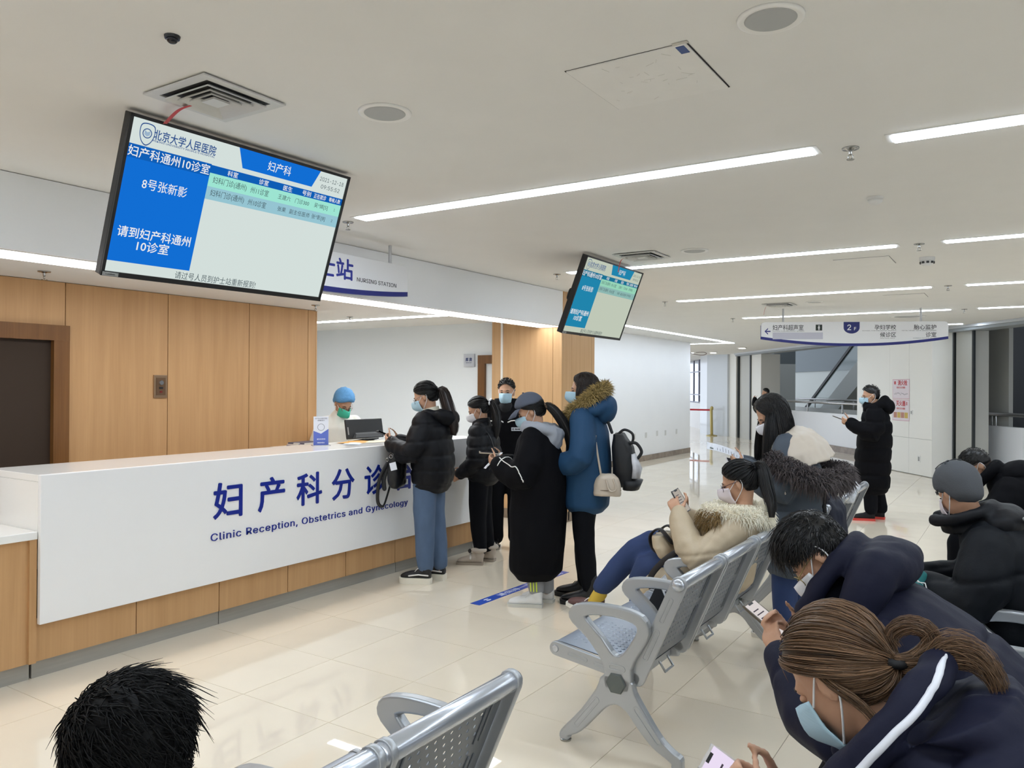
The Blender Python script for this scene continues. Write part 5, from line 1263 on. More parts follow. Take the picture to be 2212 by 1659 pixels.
# her black tote bag
bg = empty('shoulder_bag', to_world(PJ, (.24, .13, .80)), R(199), 'black leather bag with straps hanging before the blue jeans woman', 'bag')
M_lea = mat('black_leather', (22, 22, 24), .32, bump=.08, bscale=90.0)
g = G(); g.loft([((0, 0, .0), (.035, 0, 0), (0, .10, 0)), ((0, 0, .03), (.055, 0, 0), (0, .12, 0)), ((0, 0, .15), (.06, 0, 0), (0, .13, 0)), ((0, 0, .27), (.05, 0, 0), (0, .11, 0)), ((0, 0, .335), (.02, 0, 0), (0, .085, 0))], 18, p=.7); obj('bag_body', remesh(g, .010, 3, .5, fold(.008, 12, 8)), M_lea, bg)
obj('bag_strap', smooth(G().limb(catmull([(.01, .08, .30), (.045, .03, .40), (.05, -.05, .40), (.01, -.09, .30)], 6, False), .012, 8, flat=.4).mesh()), M_lea, bg)
obj('bag_strap', smooth(G().limb(catmull([(.04, .10, .22), (.10, .13, .08), (.12, .12, -.10), (.09, .08, -.15), (.06, .06, -.06), (.03, .05, .06)], 7, False), .014, 8, flat=.35).mesh()), M_lea, bg)
obj('bag_strap', smooth(G().limb(catmull([(.05, .08, .2), (.075, .1, .08), (.07, .10, .0)], 6, False), .02, 8, flat=.4).mesh()), M_lea, bg)
obj('receipt', xform(B((-.028, 0, -.032), (.028, .002, .032)).mesh(), Matrix.Translation((-.02, .128, .19)) @ Matrix.Rotation(R(15), 4, 'Y')), mat('paper_white', (226, 228, 236), .7), bg)
for q in ((.0, .13, .27), (.045, .105, .24)): obj('ring', smooth(G().limb([(q[0]+.014*math.cos(t), q[1], q[2]+.014*math.sin(t)) for t in np.arange(13)*2*PI/12], .0028, 6, caps=False).mesh()), M_foot, bg)

# ---- 2 woman with white hair clip
e = person((-4.25, 6.05), 203, 'woman with ponytail clip, short black quilted jacket and grey fur boots')
s = .93; H, Rh = V3(.035, 0, 1.435), rot(26, 8, 0); hip = stand_legs(.9, knee=(.01, .085), ank=(-.02, .08), step=(0, -.05))
AL = [V3(0, .16, 1.25), V3(.0, .23, .98), V3(.16, .13, .84)]; AR = [V3(0, -.16, 1.25), V3(.0, -.23, .98), V3(.16, -.12, .84)]
body_core(H, Rh, (-.01, 0, 1.29), [(-.01, .83, 0, .085, .13), (-.01, 1.05, 0, .085, .125), (-.01, 1.25, 4, .08, .14)], [AL, AR], hip, [(AL[2], V3(.7, -.3, -.4), V3(0, -1, 0), 1, 30), (AR[2], V3(.7, .3, -.4), V3(0, 1, 0), -1, 30)], s, e=e)
face_bits(e, H, Rh, s); mask(e, H, Rh, M_maskw, s)
legs_garment(e, [[q[0], q[1], q[2]+V3(0, 0, .05)] for q in hip], [.10, .088, .072, .06], C_pant)
garment(e, 'quilted_jacket', [(-.03, .79, 0, .15, .20), (-.035, .88, 0, .17, .22), (-.03, 1.02, 2, .165, .22), (-.02, 1.15, 5, .15, .205), (-.01, 1.25, 8, .12, .17), (.0, 1.315, 12, .085, .095)], [([AL[0]+V3(0, -.03, -.02), AL[1], AL[2]], [.095, .09, .08, .06]), ([AR[0]+V3(0, .03, -.02), AR[1], AR[2]], [.095, .09, .08, .06])], C_blk, .012, 4, fold(.006, 10, 5, quilt=((0, 0, .80), (0, 0, 1), .10, .007, .010)))
garment(e, 'collar', None, [], C_blk, .010, 3, extra=lambda g: g.loft([((.0, 0, 1.26), (.095, 0, -.02), (0, .105, 0)), ((.0, 0, 1.345), (.082, 0, -.02), (0, .082, 0))], 18))
cap(e, H, Rh, M_hair, 60, 100, 150, .012, s); strands(e, swept(H, Rh, (-.115, 0, .015), 260, th=.013, s=s, seed=13), M_hair)
tie = H+Rh @ V3(-.115, 0, .015); strands(e, tail([tie, tie+V3(-.04, .0, -.005), V3(-.15, .03, 1.38), V3(-.155, .05, 1.25), V3(-.14, .05, 1.12)], 180, .014, .018, wm=.05, seed=14), M_hair, 'ponytail')
obj('hair_clip', smooth(G().limb([tie+V3(-.02, -.03, .02), tie+V3(-.03, 0, .035), tie+V3(-.02, .035, .02)], .009, 8).mesh()), mat('clip_white', (236, 236, 240), .3), e); obj('hair_clip', G().ell(tie+V3(-.02, .04, -.005), (.008, .012, .018)), MATS['clip_white'], e, sm=True)
obj('bag_cord', smooth(G().limb(catmull([V3(.02, .12, 1.29), V3(-.10, .17, 1.22), V3(-.17, .21, 1.05), V3(-.13, .25, .9)], 6, False), .006, 6).mesh()), M_lea, e)
M_bt = mat('boot_beige', (182, 170, 156), .85, bump=.1, bscale=90.0)
for x, y, yw in ((.02, .085, 4), (-.06, -.085, -6)):
    b_ = shoe(e, x, y, yw, M_bt, mat('sole_beige', (164, 152, 138), .8), .25, .05, .022, .085, boot=.12, name='fur_boot')
    obj('fur_trim', smooth(G().limb([(x-.085+.027*math.cos(t)*0+.055*math.cos(t)+.06, y+.05*math.sin(t), .135) for t in np.arange(15)*2*PI/14], .02, 8, caps=False).mesh()), mat('boot_fur', (196, 184, 170), .95, bump=.5, bscale=160.0), b_)
    obj('boot_strap', smooth(G().limb([(x+.045, y-.05, .06), (x+.055, y, .10), (x+.045, y+.05, .06)], .011, 8).mesh()), mat('strap_white', (226, 220, 210), .5), b_); obj('boot_charm', G().ell((x+.06, y+.012, .125), (.016, .02, .02)), mat('charm_dark', (50, 46, 48), .2), b_, sm=True)

# ---- 3 guard facing the camera
e = person((-4.42, 6.74), -62, 'man in black work jacket and blue mask facing the camera')
H, Rh = V3(.02, 0, 1.60), rot(3, -6, 0); hip = stand_legs(1.03, knee=(.01, .10), ank=(-.02, .10))
AL = [V3(0, .20, 1.42), V3(-.02, .28, 1.14), V3(.08, .26, .90)]; AR = [V3(0, -.20, 1.42), V3(-.02, -.28, 1.14), V3(.08, -.26, .90)]
body_core(H, Rh, (-.01, 0, 1.45), [(-.01, .95, 0, .10, .15), (-.01, 1.2, 0, .10, .15), (-.01, 1.41, 3, .09, .165)], [AL, AR], hip, [(AL[2], V3(.3, 0, -1), V3(0, -1, 0), -1, 30), (AR[2], V3(.3, 0, -1), V3(0, 1, 0), 1, 30)], 1.0, e=e, jaw=1.05)
face_bits(e, H, Rh); mask(e, H, Rh, M_mask)
legs_garment(e, [[q[0], q[1], q[2]+V3(0, 0, .02)] for q in hip], [.115, .095, .085, .08], C_pant)
WJ = garment(e, 'work_jacket', [(-.02, .86, 0, .14, .20), (-.02, 1.0, 0, .15, .215), (-.01, 1.2, 0, .15, .23), (-.005, 1.34, 3, .135, .22), (0, 1.43, 5, .10, .17), (0, 1.48, 5, .075, .09)], [([AL[0]+V3(0, -.03, -.02), AL[1], AL[2]], [.095, .088, .078, .06]), ([AR[0]+V3(0, .03, -.02), AR[1], AR[2]], [.095, .088, .078, .06])], C_blk2, .014, 4, fold(.005, 9, 6))
g = G(); g.loft([((-.01, 0, 1.43), (.085, 0, 0), (0, .12, 0)), ((-.015, 0, 1.525), (.10, 0, .01), (0, .125, 0))], 20, cap=False); o = obj('collar', smooth(g.mesh()), C_blk2, e); md = o.modifiers.new('t', 'SOLIDIFY'); md.thickness = .018
obj('chest_piping', smooth(G().limb(snap(WJ, [V3(.12, .21, 1.305), V3(.2, .10, 1.315), V3(.2, .03, 1.30)]), .006, 6).mesh()), W_lace, e); obj('chest_piping', smooth(G().limb(snap(WJ, [V3(.12, -.21, 1.305), V3(.2, -.10, 1.315), V3(.2, -.03, 1.30)]), .006, 6).mesh()), W_lace, e)
bd = obj('chest_badge', xform(B((-.05, -.018, 0), (.05, .018, .004)).mesh(), frame((.152, .115, 1.225), (-.15, 1, 0), (-.05, 0, 1))), mat('badge_pale', (196, 200, 204), .4), e)
tm = text_me('C', .028, .002, .0003); xform(tm, frame((.1615, .083, 1.225), (-.15, 1, 0), (-.05, 0, 1))); obj('badge_lettering', tm, M_blk, bd); tm = text_me('物业 安保', .016, .0005, .0003, width=.05); xform(tm, frame((.156, .128, 1.225), (-.15, 1, 0), (-.05, 0, 1))); obj('badge_lettering', tm, M_blk, bd)
obj('tshirt_neck', smooth(G().limb([(.05, 0, 1.43), (.03, 0, 1.46)], .075, 14).mesh()), mat('tshirt_black', (16, 17, 20), .9), e)
cap(e, H, Rh, M_hair, 56, 92, 140, .006, 1.0, top=.014); strands(e, spikes(H, Rh, 300, 54, 88, 120, .01, .018, top=.012, seed=21, lift=.6), M_hair)
for k in (1, -1): shoe(e, 0, k*.11, k*10, mat('shoe_black', (20, 20, 22), .35), K_sole, .28, .05, .022, .07, laces=mat('lace_black', (40, 40, 42), .7))

# ---- 4 woman with grey cap in the long coat
e = person((-3.09, 5.13), 200, 'woman in grey cap and shin-length black coat holding paper, white shoes')
H, Rh = V3(.05, 0, 1.465), rot(26, 10, 0); hip = stand_legs(.93, knee=(.0, .085), ank=(-.02, .07), step=(.0, -.06)); s = .97
AL = [V3(0, .18, 1.28), V3(.04, .27, 1.0), V3(.26, .12, 1.06)]; AR = [V3(0, -.18, 1.28), V3(.04, -.26, 1.0), V3(.26, -.08, 1.06)]
body_core(H, Rh, (-.01, 0, 1.32), [(-.01, .86, 0, .09, .14), (-.01, 1.08, 0, .09, .13), (-.01, 1.28, 4, .085, .15)], [AL, AR], hip, [(AL[2], V3(.9, -.4, .25), V3(.1, -1, .5), 1, 45), (AR[2], V3(.9, .4, .25), V3(.1, 1, .5), -1, 45)], s, e=e)
face_bits(e, H, Rh, s); mask(e, H, Rh, M_mask, s)
legs_garment(e, [[q[0], q[1], q[2]+V3(0, 0, .03)] for q in hip], [.10, .09, .075, .058], mat('sweatpants_grey', (150, 152, 156), .9, bump=.06, bscale=150.0))
for k, st in ((1, .0), (-1, -.06)):
    for j in range(3): obj('neon_stripe', smooth(G().limb([(-.01+st-.02+.022*j, k*.085+k*.062, .33), (-.015+st-.02+.022*j, k*.08+k*.052, .13)], .0055, 6).mesh()), mat('neon_yellow', (214, 232, 90), .6), e)
LC = garment(e, 'long_coat', [(.0, .27, -3, .20, .25), (-.01, .45, -2, .215, .27), (-.01, .70, 0, .215, .265), (-.02, .95, 2, .205, .255), (-.02, 1.13, 5, .185, .24), (-.01, 1.26, 10, .145, .20), (.0, 1.33, 14, .095, .12)], [([AL[0]+V3(0, -.03, -.02), AL[1], AL[2]], [.105, .112, .10, .075]), ([AR[0]+V3(0, .03, -.02), AR[1], AR[2]], [.105, .112, .10, .075])], C_blk2, .013, 4, fold(.018, 4.5, 7, (1, 1, .6)))
obj('sleeve_piping', smooth(G().limb(snap(LC, [V3(.25, .20, 1.16), V3(.17, .32, 1.13), V3(.07, .40, 1.06), V3(.0, .42, .96)]), .004, 6).mesh()), W_lace, e)
dz = V3(.22, -.15, .06); dz /= np.linalg.norm(dz); u_ = np.cross(dz, V3(0, 0, 1)); u_ /= np.linalg.norm(u_); w2_ = np.cross(dz, u_)
obj('sleeve_piping', smooth(G().limb([V3(.205, .158, 1.045)+.084*(u_*math.cos(t)+w2_*math.sin(t)) for t in np.arange(19)*2*PI/18], .004, 6, caps=False).mesh()), W_lace, e)
def hood_(g):
    g.limb(catmull([V3(.06, .10, 1.345), V3(-.06, .125, 1.34), V3(-.155, .06, 1.30), V3(-.165, -.03, 1.29), V3(-.08, -.12, 1.33), V3(.05, -.10, 1.34)], 5, False), .05, 12); g.ell((-.125, .03, 1.26), (.085, .11, .10)); g.ell((-.01, 0, 1.335), (.10, .10, .055))
garment(e, 'grey_hood', None, [], C_grey, .012, 4, fold(.012, 11, 9), hood_)
cap(e, H, Rh, M_hair, 62, 100, 150, .012, s); strands(e, swept(H, Rh, (-.118, 0, -.015), 240, 62, 100, 150, th=.013, s=s, seed=23), M_hair)
tie = H+Rh @ V3(-.118, 0, -.015)*s; strands(e, tail([tie, tie+V3(-.035, 0, .002), V3(-.165, -.01, 1.44), V3(-.24, -.03, 1.30), V3(-.265, -.04, 1.12), V3(-.26, -.04, .98)], 240, .014, .02, wm=.042, seed=24, k=16), M_hair, 'ponytail'); obj('hair_tie', smooth(G().limb([tie+Rh @ V3(-.01+.0*t, .022*math.cos(t), .022*math.sin(t)) for t in np.arange(13)*2*PI/12], .008, 8, caps=False).mesh()), mat('scrunchie', (96, 76, 60), .6), e)
M_cap = mat('cap_grey', (80, 86, 100), .85, bump=.06, bscale=160.0)
cp = cap(e, H, Rh, M_cap, 74, 80, 88, .024, s, top=.012, name='baseball_cap')
v = []; nb = 13
for i in range(nb):
    a = R(-58+116*i/(nb-1))
    for t in (0, .5, 1): v.append(H+Rh @ (V3(.09*math.cos(a)+.012+t*.085*math.cos(a*.8), (.098+.004*t)*math.sin(a), .045-.022*t-.028*abs(math.sin(a))**2*0-.02*t*t+.012*math.cos(a))*s))
f = [(i*3+j, i*3+j+1, (i+1)*3+j+1, (i+1)*3+j) for i in range(nb-1) for j in range(2)]; o = obj('cap_peak', G().add(v, f), M_cap, cp, sm=True); md = o.modifiers.new('t', 'SOLIDIFY'); md.thickness = .005
obj('cap_button', G().ell(H+Rh @ (V3(-.012, 0, .152)*s), (.009, .009, .006)), M_cap, cp, sm=True)
for x, y, yw in ((.0, .075, 4), (-.06, -.085, -5)): shoe(e, x, y, yw, mat('shoe_white', (228, 228, 226), .5), mat('sole_offwhite', (206, 204, 196), .6), .265, .047, .024, .072, laces=W_lace)
sheet(e, (.33, .03, 1.085), (.75, .35, -.75), (.6, .2, .8), .12, .18, 'folded white slip held by the woman in grey cap', curl=.004)
phone(to_world(e, (.37, .0, 1.14)), wdir(e, (.85, .25, .05)), wdir(e, (-.2, 0, 1)), 'pale phone held above the slip by the capped woman', col=(170, 160, 140), scr=(60, 60, 66), emit=.2)

# ---- 5 tall woman in the teal parka
e = person((-2.82, 5.42), 197, 'tall woman in teal parka with fur-trimmed hood and backpack')
H, Rh = V3(.02, 0, 1.63), rot(2, 14, 0); hip = stand_legs(1.06, knee=(.0, .09), ank=(-.03, .085), step=(-.02, .05)); s = 1.0
AL = [V3(0, .18, 1.43), V3(-.01, .27, 1.13), V3(.21, .17, 1.06)]; AR = [V3(0, -.18, 1.43), V3(.0, -.26, 1.13), V3(.21, -.15, 1.06)]
body_core(H, Rh, (-.01, 0, 1.47), [(-.01, .95, 0, .09, .14), (-.01, 1.2, 0, .09, .13), (-.01, 1.42, 4, .085, .15)], [AL, AR], hip, [(AL[2], V3(.8, -.5, .1), V3(0, -1, .2), 1, 40), (AR[2], V3(.8, .5, .1), V3(0, 1, .2), -1, 40)], s, e=e)
face_bits(e, H, Rh); mask(e, H, Rh, M_mask)
legs_garment(e, [[q[0], q[1], q[2]+V3(0, 0, .04)] for q in hip], [.105, .09, .075, .06], C_pant)
garment(e, 'teal_parka', [(-.01, .745, 0, .175, .215), (-.015, .90, 0, .185, .23), (-.02, 1.12, 1, .175, .225), (-.015, 1.30, 4, .16, .22), (-.005, 1.43, 8, .125, .18), (.005, 1.50, 10, .09, .11)], [([AL[0]+V3(0, -.03, -.02), AL[1], AL[2]], [.10, .10, .092, .072]), ([AR[0]+V3(0, .03, -.02), AR[1], AR[2]], [.10, .10, .092, .072])], C_teal, .013, 5, fold(.007, 6, 11, (1, 1, .7)))
garment(e, 'hood', None, [], C_teal, .012, 4, fold(.006, 9, 12), lambda g: (g.ell((-.16, .01, 1.475), (.085, .13, .115), rot(-20, 0, 0)), g.limb(catmull([V3(.0, .125, 1.45), V3(-.12, .13, 1.49), V3(-.17, 0, 1.53), V3(-.12, -.13, 1.49), V3(0, -.125, 1.45)], 5, False), .05, 12)))
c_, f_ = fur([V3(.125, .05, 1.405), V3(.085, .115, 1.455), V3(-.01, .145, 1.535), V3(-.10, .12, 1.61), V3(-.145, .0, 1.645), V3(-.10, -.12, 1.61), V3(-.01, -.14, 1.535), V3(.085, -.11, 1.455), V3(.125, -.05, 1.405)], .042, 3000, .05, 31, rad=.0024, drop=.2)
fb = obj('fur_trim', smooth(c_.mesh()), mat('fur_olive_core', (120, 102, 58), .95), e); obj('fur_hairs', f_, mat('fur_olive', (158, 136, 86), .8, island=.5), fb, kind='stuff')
cap(e, H, Rh, M_hairb, 56, 100, 155, .016, 1.0, bump_=.003); strands(e, swept(H, Rh, (-.06, 0, -.12), 300, 56, 100, 140, th=.017, seed=33), M_hairb)
strands(e, curtain(H, Rh, 900, 48, 178, .10, seed=35, th=.018, spread=.01), M_hairb, 'long_hair')
for x, y, yw, in ((-.06, .095, 2), (.03, -.10, -6)):
    b_ = shoe(e, x+.02, y, yw, mat('boot_black', (20, 20, 22), .45), K_sole, .285, .052, .035, .085, boot=.16, laces=mat('lace_black', (40, 40, 42), .7), name='ankle_boot')
obj('waist_cord', smooth(G().limb([(.14, -.10, .76), (.15, -.10, .66), (.15, -.095, .60)], .005, 6).mesh()), M_blk, e)
# backpack on her back
bp = empty('backpack', to_world(e, (-.235, -.01, .90)), R(197), 'black backpack with white inner pocket on the teal parka woman', 'backpack')
M_nyl = mat('nylon_black', (22, 23, 26), .6, bump=.06, bscale=120.0)
g = G(); g.loft([((-.04, 0, .0), (.06, 0, 0), (0, .12, 0)), ((-.07, 0, .03), (.085, 0, 0), (0, .14, 0)), ((-.075, 0, .16), (.095, 0, 0), (0, .15, 0)), ((-.05, 0, .30), (.08, 0, 0), (0, .14, 0)), ((-.02, 0, .40), (.04, 0, 0), (0, .12, 0))], 18, p=.75); obj('pack_body', remesh(g, .012, 3, .5, fold(.008, 9, 41)), M_nyl, bp)
obj('front_pocket', smooth(fixn(G().loft([((-.155, .06, .07), (.035, 0, 0), (0, .07, 0)), ((-.165, .06, .14), (.04, 0, 0), (0, .075, 0)), ((-.14, .06, .25), (.015, 0, 0), (0, .06, 0))], 14, p=.8).mesh())), mat('pocket_pale', (196, 196, 200), .5, var=.3, vscale=(14, 14, 14)), bp); obj('bottom_flap', smooth(fixn(G().loft([((-.12, .03, -.02), (.06, 0, 0), (0, .12, 0)), ((-.13, .03, .05), (.08, 0, 0), (0, .13, 0))], 14, p=.8).mesh())), M_nyl, bp)
obj('grab_handle', smooth(G().limb(catmull([(-.02, .05, .395), (-.07, .05, .43), (-.13, .05, .40), (-.13, .05, .34), (-.09, .05, .31)], 6, False), .010, 8).mesh()), M_nyl, bp); obj('grab_handle', smooth(G().limb(catmull([(-.10, .06, .33), (-.16, .06, .33), (-.20, .06, .27), (-.175, .06, .22)], 6, False), .012, 8).mesh()), M_nyl, bp); obj('shoulder_strap', smooth(G().limb(catmull([(.02, .09, .41), (.06, .08, .50), (.12, .1, .54)], 6, False), .012, 8, flat=.5).mesh()), M_nyl, bp)
# beige handbag with strap
hb = empty('handbag', to_world(e, (-.20, .19, .845)), R(197), 'small beige dome handbag hanging beside the backpack', 'handbag'); M_bg = mat('beige_leather', (198, 184, 166), .4)
g = G(); g.loft([((0, 0, .0), (.10, 0, 0), (0, .05, 0)), ((0, 0, .02), (.105, 0, 0), (0, .055, 0)), ((0, 0, .08), (.10, 0, 0), (0, .052, 0)), ((0, 0, .13), (.085, 0, 0), (0, .042, 0)), ((0, 0, .165), (.05, 0, 0), (0, .02, 0))], 20, p=.75); obj('bag_body', remesh(g, .008, 3, .5, fold(.003, 14, 42)), M_bg, hb)
obj('base_seam', smooth(G().limb([(.102*math.cos(t), .055*math.sin(t), .045) for t in np.arange(25)*2*PI/24], .003, 6, caps=False).mesh()), mat('seam_brown', (110, 88, 66), .6), hb); obj('top_handle', smooth(G().limb(catmull([(-.05, .045, .13), (-.075, .06, .06), (-.03, .065, .045), (.0, .055, .12)], 6, False), .007, 8).mesh()), M_bg, hb)
obj('shoulder_strap', smooth(G().limb(catmull([(.05, .0, .165), (.075, -.005, .30), (.10, .0, .45), (.14, -.02, .58), (.16, -.06, .635)], 6, False), .008, 8, flat=.5).mesh()), M_bg, hb); obj('buckle', G().obox((.095, .006, .43), (.012, 0, .003), (0, .008, 0), (-.003, 0, .02)), M_foot, hb)
# ---- 6 seated woman in beige with fur collar
e = person((-1.515, 4.69), 180, 'seated woman in beige down coat with cream fur collar using her phone')
H, Rh = V3(-.10, 0, 1.09), rot(20, 8, 0); s = .98
LL = [V3(.0, .10, .52), V3(.44, .09, .52), V3(.46, .10, .09)]; LR = [V3(.0, -.09, .54), V3(.46, -.02, .65), V3(.80, .06, .30)]
AL = [V3(-.12, .18, .85), V3(.05, .27, .66), V3(.22, .14, .88)]; AR = [V3(-.12, -.18, .85), V3(.05, -.24, .68), V3(.24, -.02, .86)]
body_core(H, Rh, (-.13, 0, .93), [(-.03, .5, 0, .10, .15), (-.07, .68, -8, .09, .13), (-.12, .88, -6, .085, .15)], [AL, AR], [LL, LR], [(AL[2], V3(.5, -.3, .8), V3(.3, -1, .3), 1, 50), (AR[2], V3(.5, .3, .75), V3(-.3, 1, .3), -1, 45)], s, e=e, vox=.007)
face_bits(e, H, Rh, s); mask(e, H, Rh, mat('mask_pinkish', (226, 216, 220), .7), s); glasses(e, H, Rh, (70, 60, 80), s)
legs_garment(e, [[LL[0], LL[1], LL[2]+V3(0, 0, .05)], [LR[0], LR[1], LR[2]+V3(-.03, -.005, .05)]], [.115, .10, .085, .062], C_jeand, pelvis=.14)
garment(e, 'down_coat', [(.0, .50, 0, .19, .23), (-.02, .60, -3, .185, .235), (-.06, .73, -7, .175, .225), (-.11, .85, -5, .15, .205), (-.125, .92, 0, .11, .14)], [([AL[0]+V3(0, -.03, -.02), AL[1], AL[2]], [.095, .10, .09, .06]), ([AR[0]+V3(0, .03, -.02), AR[1], AR[2]], [.095, .10, .09, .06])], C_beige, .011, 4, fold(.009, 9, 51, seams=[((0, 0, .70), (.2, 0, 1), .008, .012), ((0, 0, .60), (.1, 0, 1), .008, .012), ((0, .2, .8), (.7, .3, .6), .006, .01)]),
        lambda g: (g.limb([V3(.02, .12, .52), V3(.30, .15, .47), V3(.42, .17, .40)], [.12, .10, .07], 14), g.limb([V3(.02, -.1, .54), V3(.30, -.10, .55)], [.13, .10], 14)))
obj('cuff', smooth(G().limb([V3(.17, .17, .80), V3(.215, .145, .865)], [.055, .05], 14).mesh()), mat('cuff_cream', (206, 192, 166), .6), e)
obj('coat_tape', smooth(G().limb(catmull([V3(.16, .26, .70), V3(.26, .275, .62), V3(.34, .27, .52), V3(.34, .26, .44)], 6, False), .018, 8, flat=.35).mesh()), mat('tape_black', (34, 30, 30), .6), e)
# padded lap bag with black straps
lb = empty('lap_bag', (-1.80, 4.60, .62), R(180), 'beige padded bag with wide black bands on the seated woman\'s lap', 'bag')
g = G(); g.loft([((0, 0, 0), (.05, 0, .0), (0, .14, 0)), ((.03, 0, .06), (.06, 0, 0), (0, .15, 0)), ((.06, 0, .13), (.04, 0, 0), (0, .13, 0))], 16, p=.8); obj('bag_body', remesh(g, .010, 3, .5, fold(.006, 12, 52)), C_beige, lb)
for y in (.06, -.09): obj('band', smooth(G().limb(catmull([(.0, y, -.01), (.09, y, .04), (.11, y, .12), (.05, y, .165), (-.02, y, .1)], 5, False), .028, 8, flat=.25, ref=(0, 1, 0)).mesh()), MATS['tape_black'], lb)
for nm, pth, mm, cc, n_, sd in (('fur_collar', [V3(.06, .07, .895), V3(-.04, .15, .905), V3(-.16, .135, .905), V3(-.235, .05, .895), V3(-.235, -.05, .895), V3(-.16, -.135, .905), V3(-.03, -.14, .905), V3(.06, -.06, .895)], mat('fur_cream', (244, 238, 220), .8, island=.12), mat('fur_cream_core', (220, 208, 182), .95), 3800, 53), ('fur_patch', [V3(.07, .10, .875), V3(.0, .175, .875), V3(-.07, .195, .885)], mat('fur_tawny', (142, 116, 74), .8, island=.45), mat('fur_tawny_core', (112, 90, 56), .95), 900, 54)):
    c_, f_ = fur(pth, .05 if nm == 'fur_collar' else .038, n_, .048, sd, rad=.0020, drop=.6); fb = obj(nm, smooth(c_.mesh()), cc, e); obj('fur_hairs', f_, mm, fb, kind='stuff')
obj('hood', remesh(G().ell((-.19, 0, .855), (.08, .14, .085)), .012, 3, .5, fold(.008, 11, 55)), C_beige, e)
cap(e, H, Rh, M_hair, 60, 100, 150, .013, s); strands(e, swept(H, Rh, (-.115, 0, .06), 420, th=.014, s=s, seed=56, rad=.0026), M_hair)
tie = H+Rh @ V3(-.115, 0, .06)*s; strands(e, tail([tie, tie+V3(-.055, .01, .005), V3(-.285, .05, 1.07), V3(-.315, .08, .98), V3(-.325, .10, .89)], 300, .014, .014, wm=.042, seed=57, rad=.0024), M_hair, 'ponytail'); obj('hair_tie', smooth(G().limb([tie+Rh @ V3(-.012, .020*math.cos(t), .020*math.sin(t)) for t in np.arange(13)*2*PI/12], .007, 8, caps=False).mesh()), mat('tie_black', (18, 18, 20), .7), e)
sh_ = shoe(e, .84, .055, 6, mat('shoe_maroon', (92, 62, 58), .6), W_sole, .25, .046, .022, .07, laces=W_lace, pitch=-10, z=.17, stripe=mat('shoe_panel_tan', (206, 196, 182), .6)); obj('sock', smooth(G().limb([V3(.78, .06, .31), V3(.835, .056, .225)], [.047, .044], 14).mesh()), mat('sock_mustard', (204, 172, 66), .9), e)
shoe(e, .49, .10, 4, mat('shoe_maroon', (92, 62, 58), .6), W_sole, .25, .046, .022, .07, laces=W_lace)
phone(to_world(e, (.235, .06, .955)), wdir(e, (.5, .1, .85)), wdir(e, (-.85, .3, .45)), 'phone with lit screen held up by the seated beige woman', scr=(178, 170, 160), emit=.5)

# ---- 7 woman reading a paper, slate parka with cream lining
e = person((-1.32, 5.46), 198, 'standing long-haired woman in slate parka with cream hood lining reading a paper')
H, Rh = V3(.10, 0, 1.475), rot(36, 12, 0); s = 1.0; hip = stand_legs(.96, knee=(.0, .09), ank=(-.02, .09), step=(.03, -.05))
AL = [V3(.0, .18, 1.27), V3(.06, .26, 1.0), V3(.27, .13, 1.12)]; AR = [V3(0, -.18, 1.27), V3(.06, -.25, 1.0), V3(.27, -.08, 1.12)]
body_core(H, Rh, (.03, 0, 1.33), [(-.02, .88, 0, .09, .14), (-.03, 1.08, 4, .09, .13), (.0, 1.27, 12, .085, .15)], [AL, AR], hip, [(AL[2], V3(.85, -.4, .35), V3(.1, -1, .5), 1, 40), (AR[2], V3(.85, .4, .3), V3(.1, 1, .5), -1, 40)], s, e=e)
face_bits(e, H, Rh); mask(e, H, Rh, M_maskw)
legs_garment(e, [[q[0], q[1], q[2]+V3(0, 0, .06)] for q in hip], [.11, .10, .085, .075], C_jeand)
garment(e, 'slate_parka', [(-.03, .47, -2, .20, .25), (-.04, .65, -2, .205, .255), (-.05, .88, 0, .195, .245), (-.055, 1.08, 6, .18, .235), (-.02, 1.22, 14, .15, .21), (.01, 1.30, 20, .105, .13)], [([AL[0]+V3(0, -.03, -.02), AL[1], AL[2]], [.11, .115, .10, .072]), ([AR[0]+V3(0, .03, -.02), AR[1], AR[2]], [.11, .115, .10, .072])], C_slate, .012, 5, fold(.009, 6, 61, (1, 1, .7), seams=[((0, 0, .885), (0, 0, 1), .006, .012)]))
# cream lining of the open hood lying over shoulders
def lining(g):
    g.loft([((.05, 0, 1.35), (.09, 0, -.05), (0, .11, 0)), ((.0, 0, 1.31), (.14, 0, -.08), (0, .235, 0)), ((-.06, 0, 1.235), (.185, 0, -.08), (0, .325, 0)), ((-.11, 0, 1.16), (.20, 0, -.06), (0, .34, 0))], 24)
garment(e, 'hood_lining', None, [], C_cream, .012, 3, fold(.010, 9, 62, (1.6, 1, .6)), lining)
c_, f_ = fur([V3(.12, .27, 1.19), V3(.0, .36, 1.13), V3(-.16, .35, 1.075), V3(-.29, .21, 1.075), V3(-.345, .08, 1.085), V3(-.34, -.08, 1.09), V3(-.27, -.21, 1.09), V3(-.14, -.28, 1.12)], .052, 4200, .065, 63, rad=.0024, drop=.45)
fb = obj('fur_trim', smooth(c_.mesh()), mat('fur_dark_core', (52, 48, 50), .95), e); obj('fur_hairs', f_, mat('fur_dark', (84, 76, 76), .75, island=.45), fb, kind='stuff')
obj('hood_cord', smooth(G().limb(catmull([V3(.03, .285, 1.20), V3(.03, .335, 1.12), V3(.035, .35, 1.0)], 5, False), .0035, 6).mesh()), mat('cord_grey', (120, 124, 130), .6), e); obj('cord_end', G().ell((.035, .352, .99), (.007, .007, .012)), M_foot, e, sm=True)
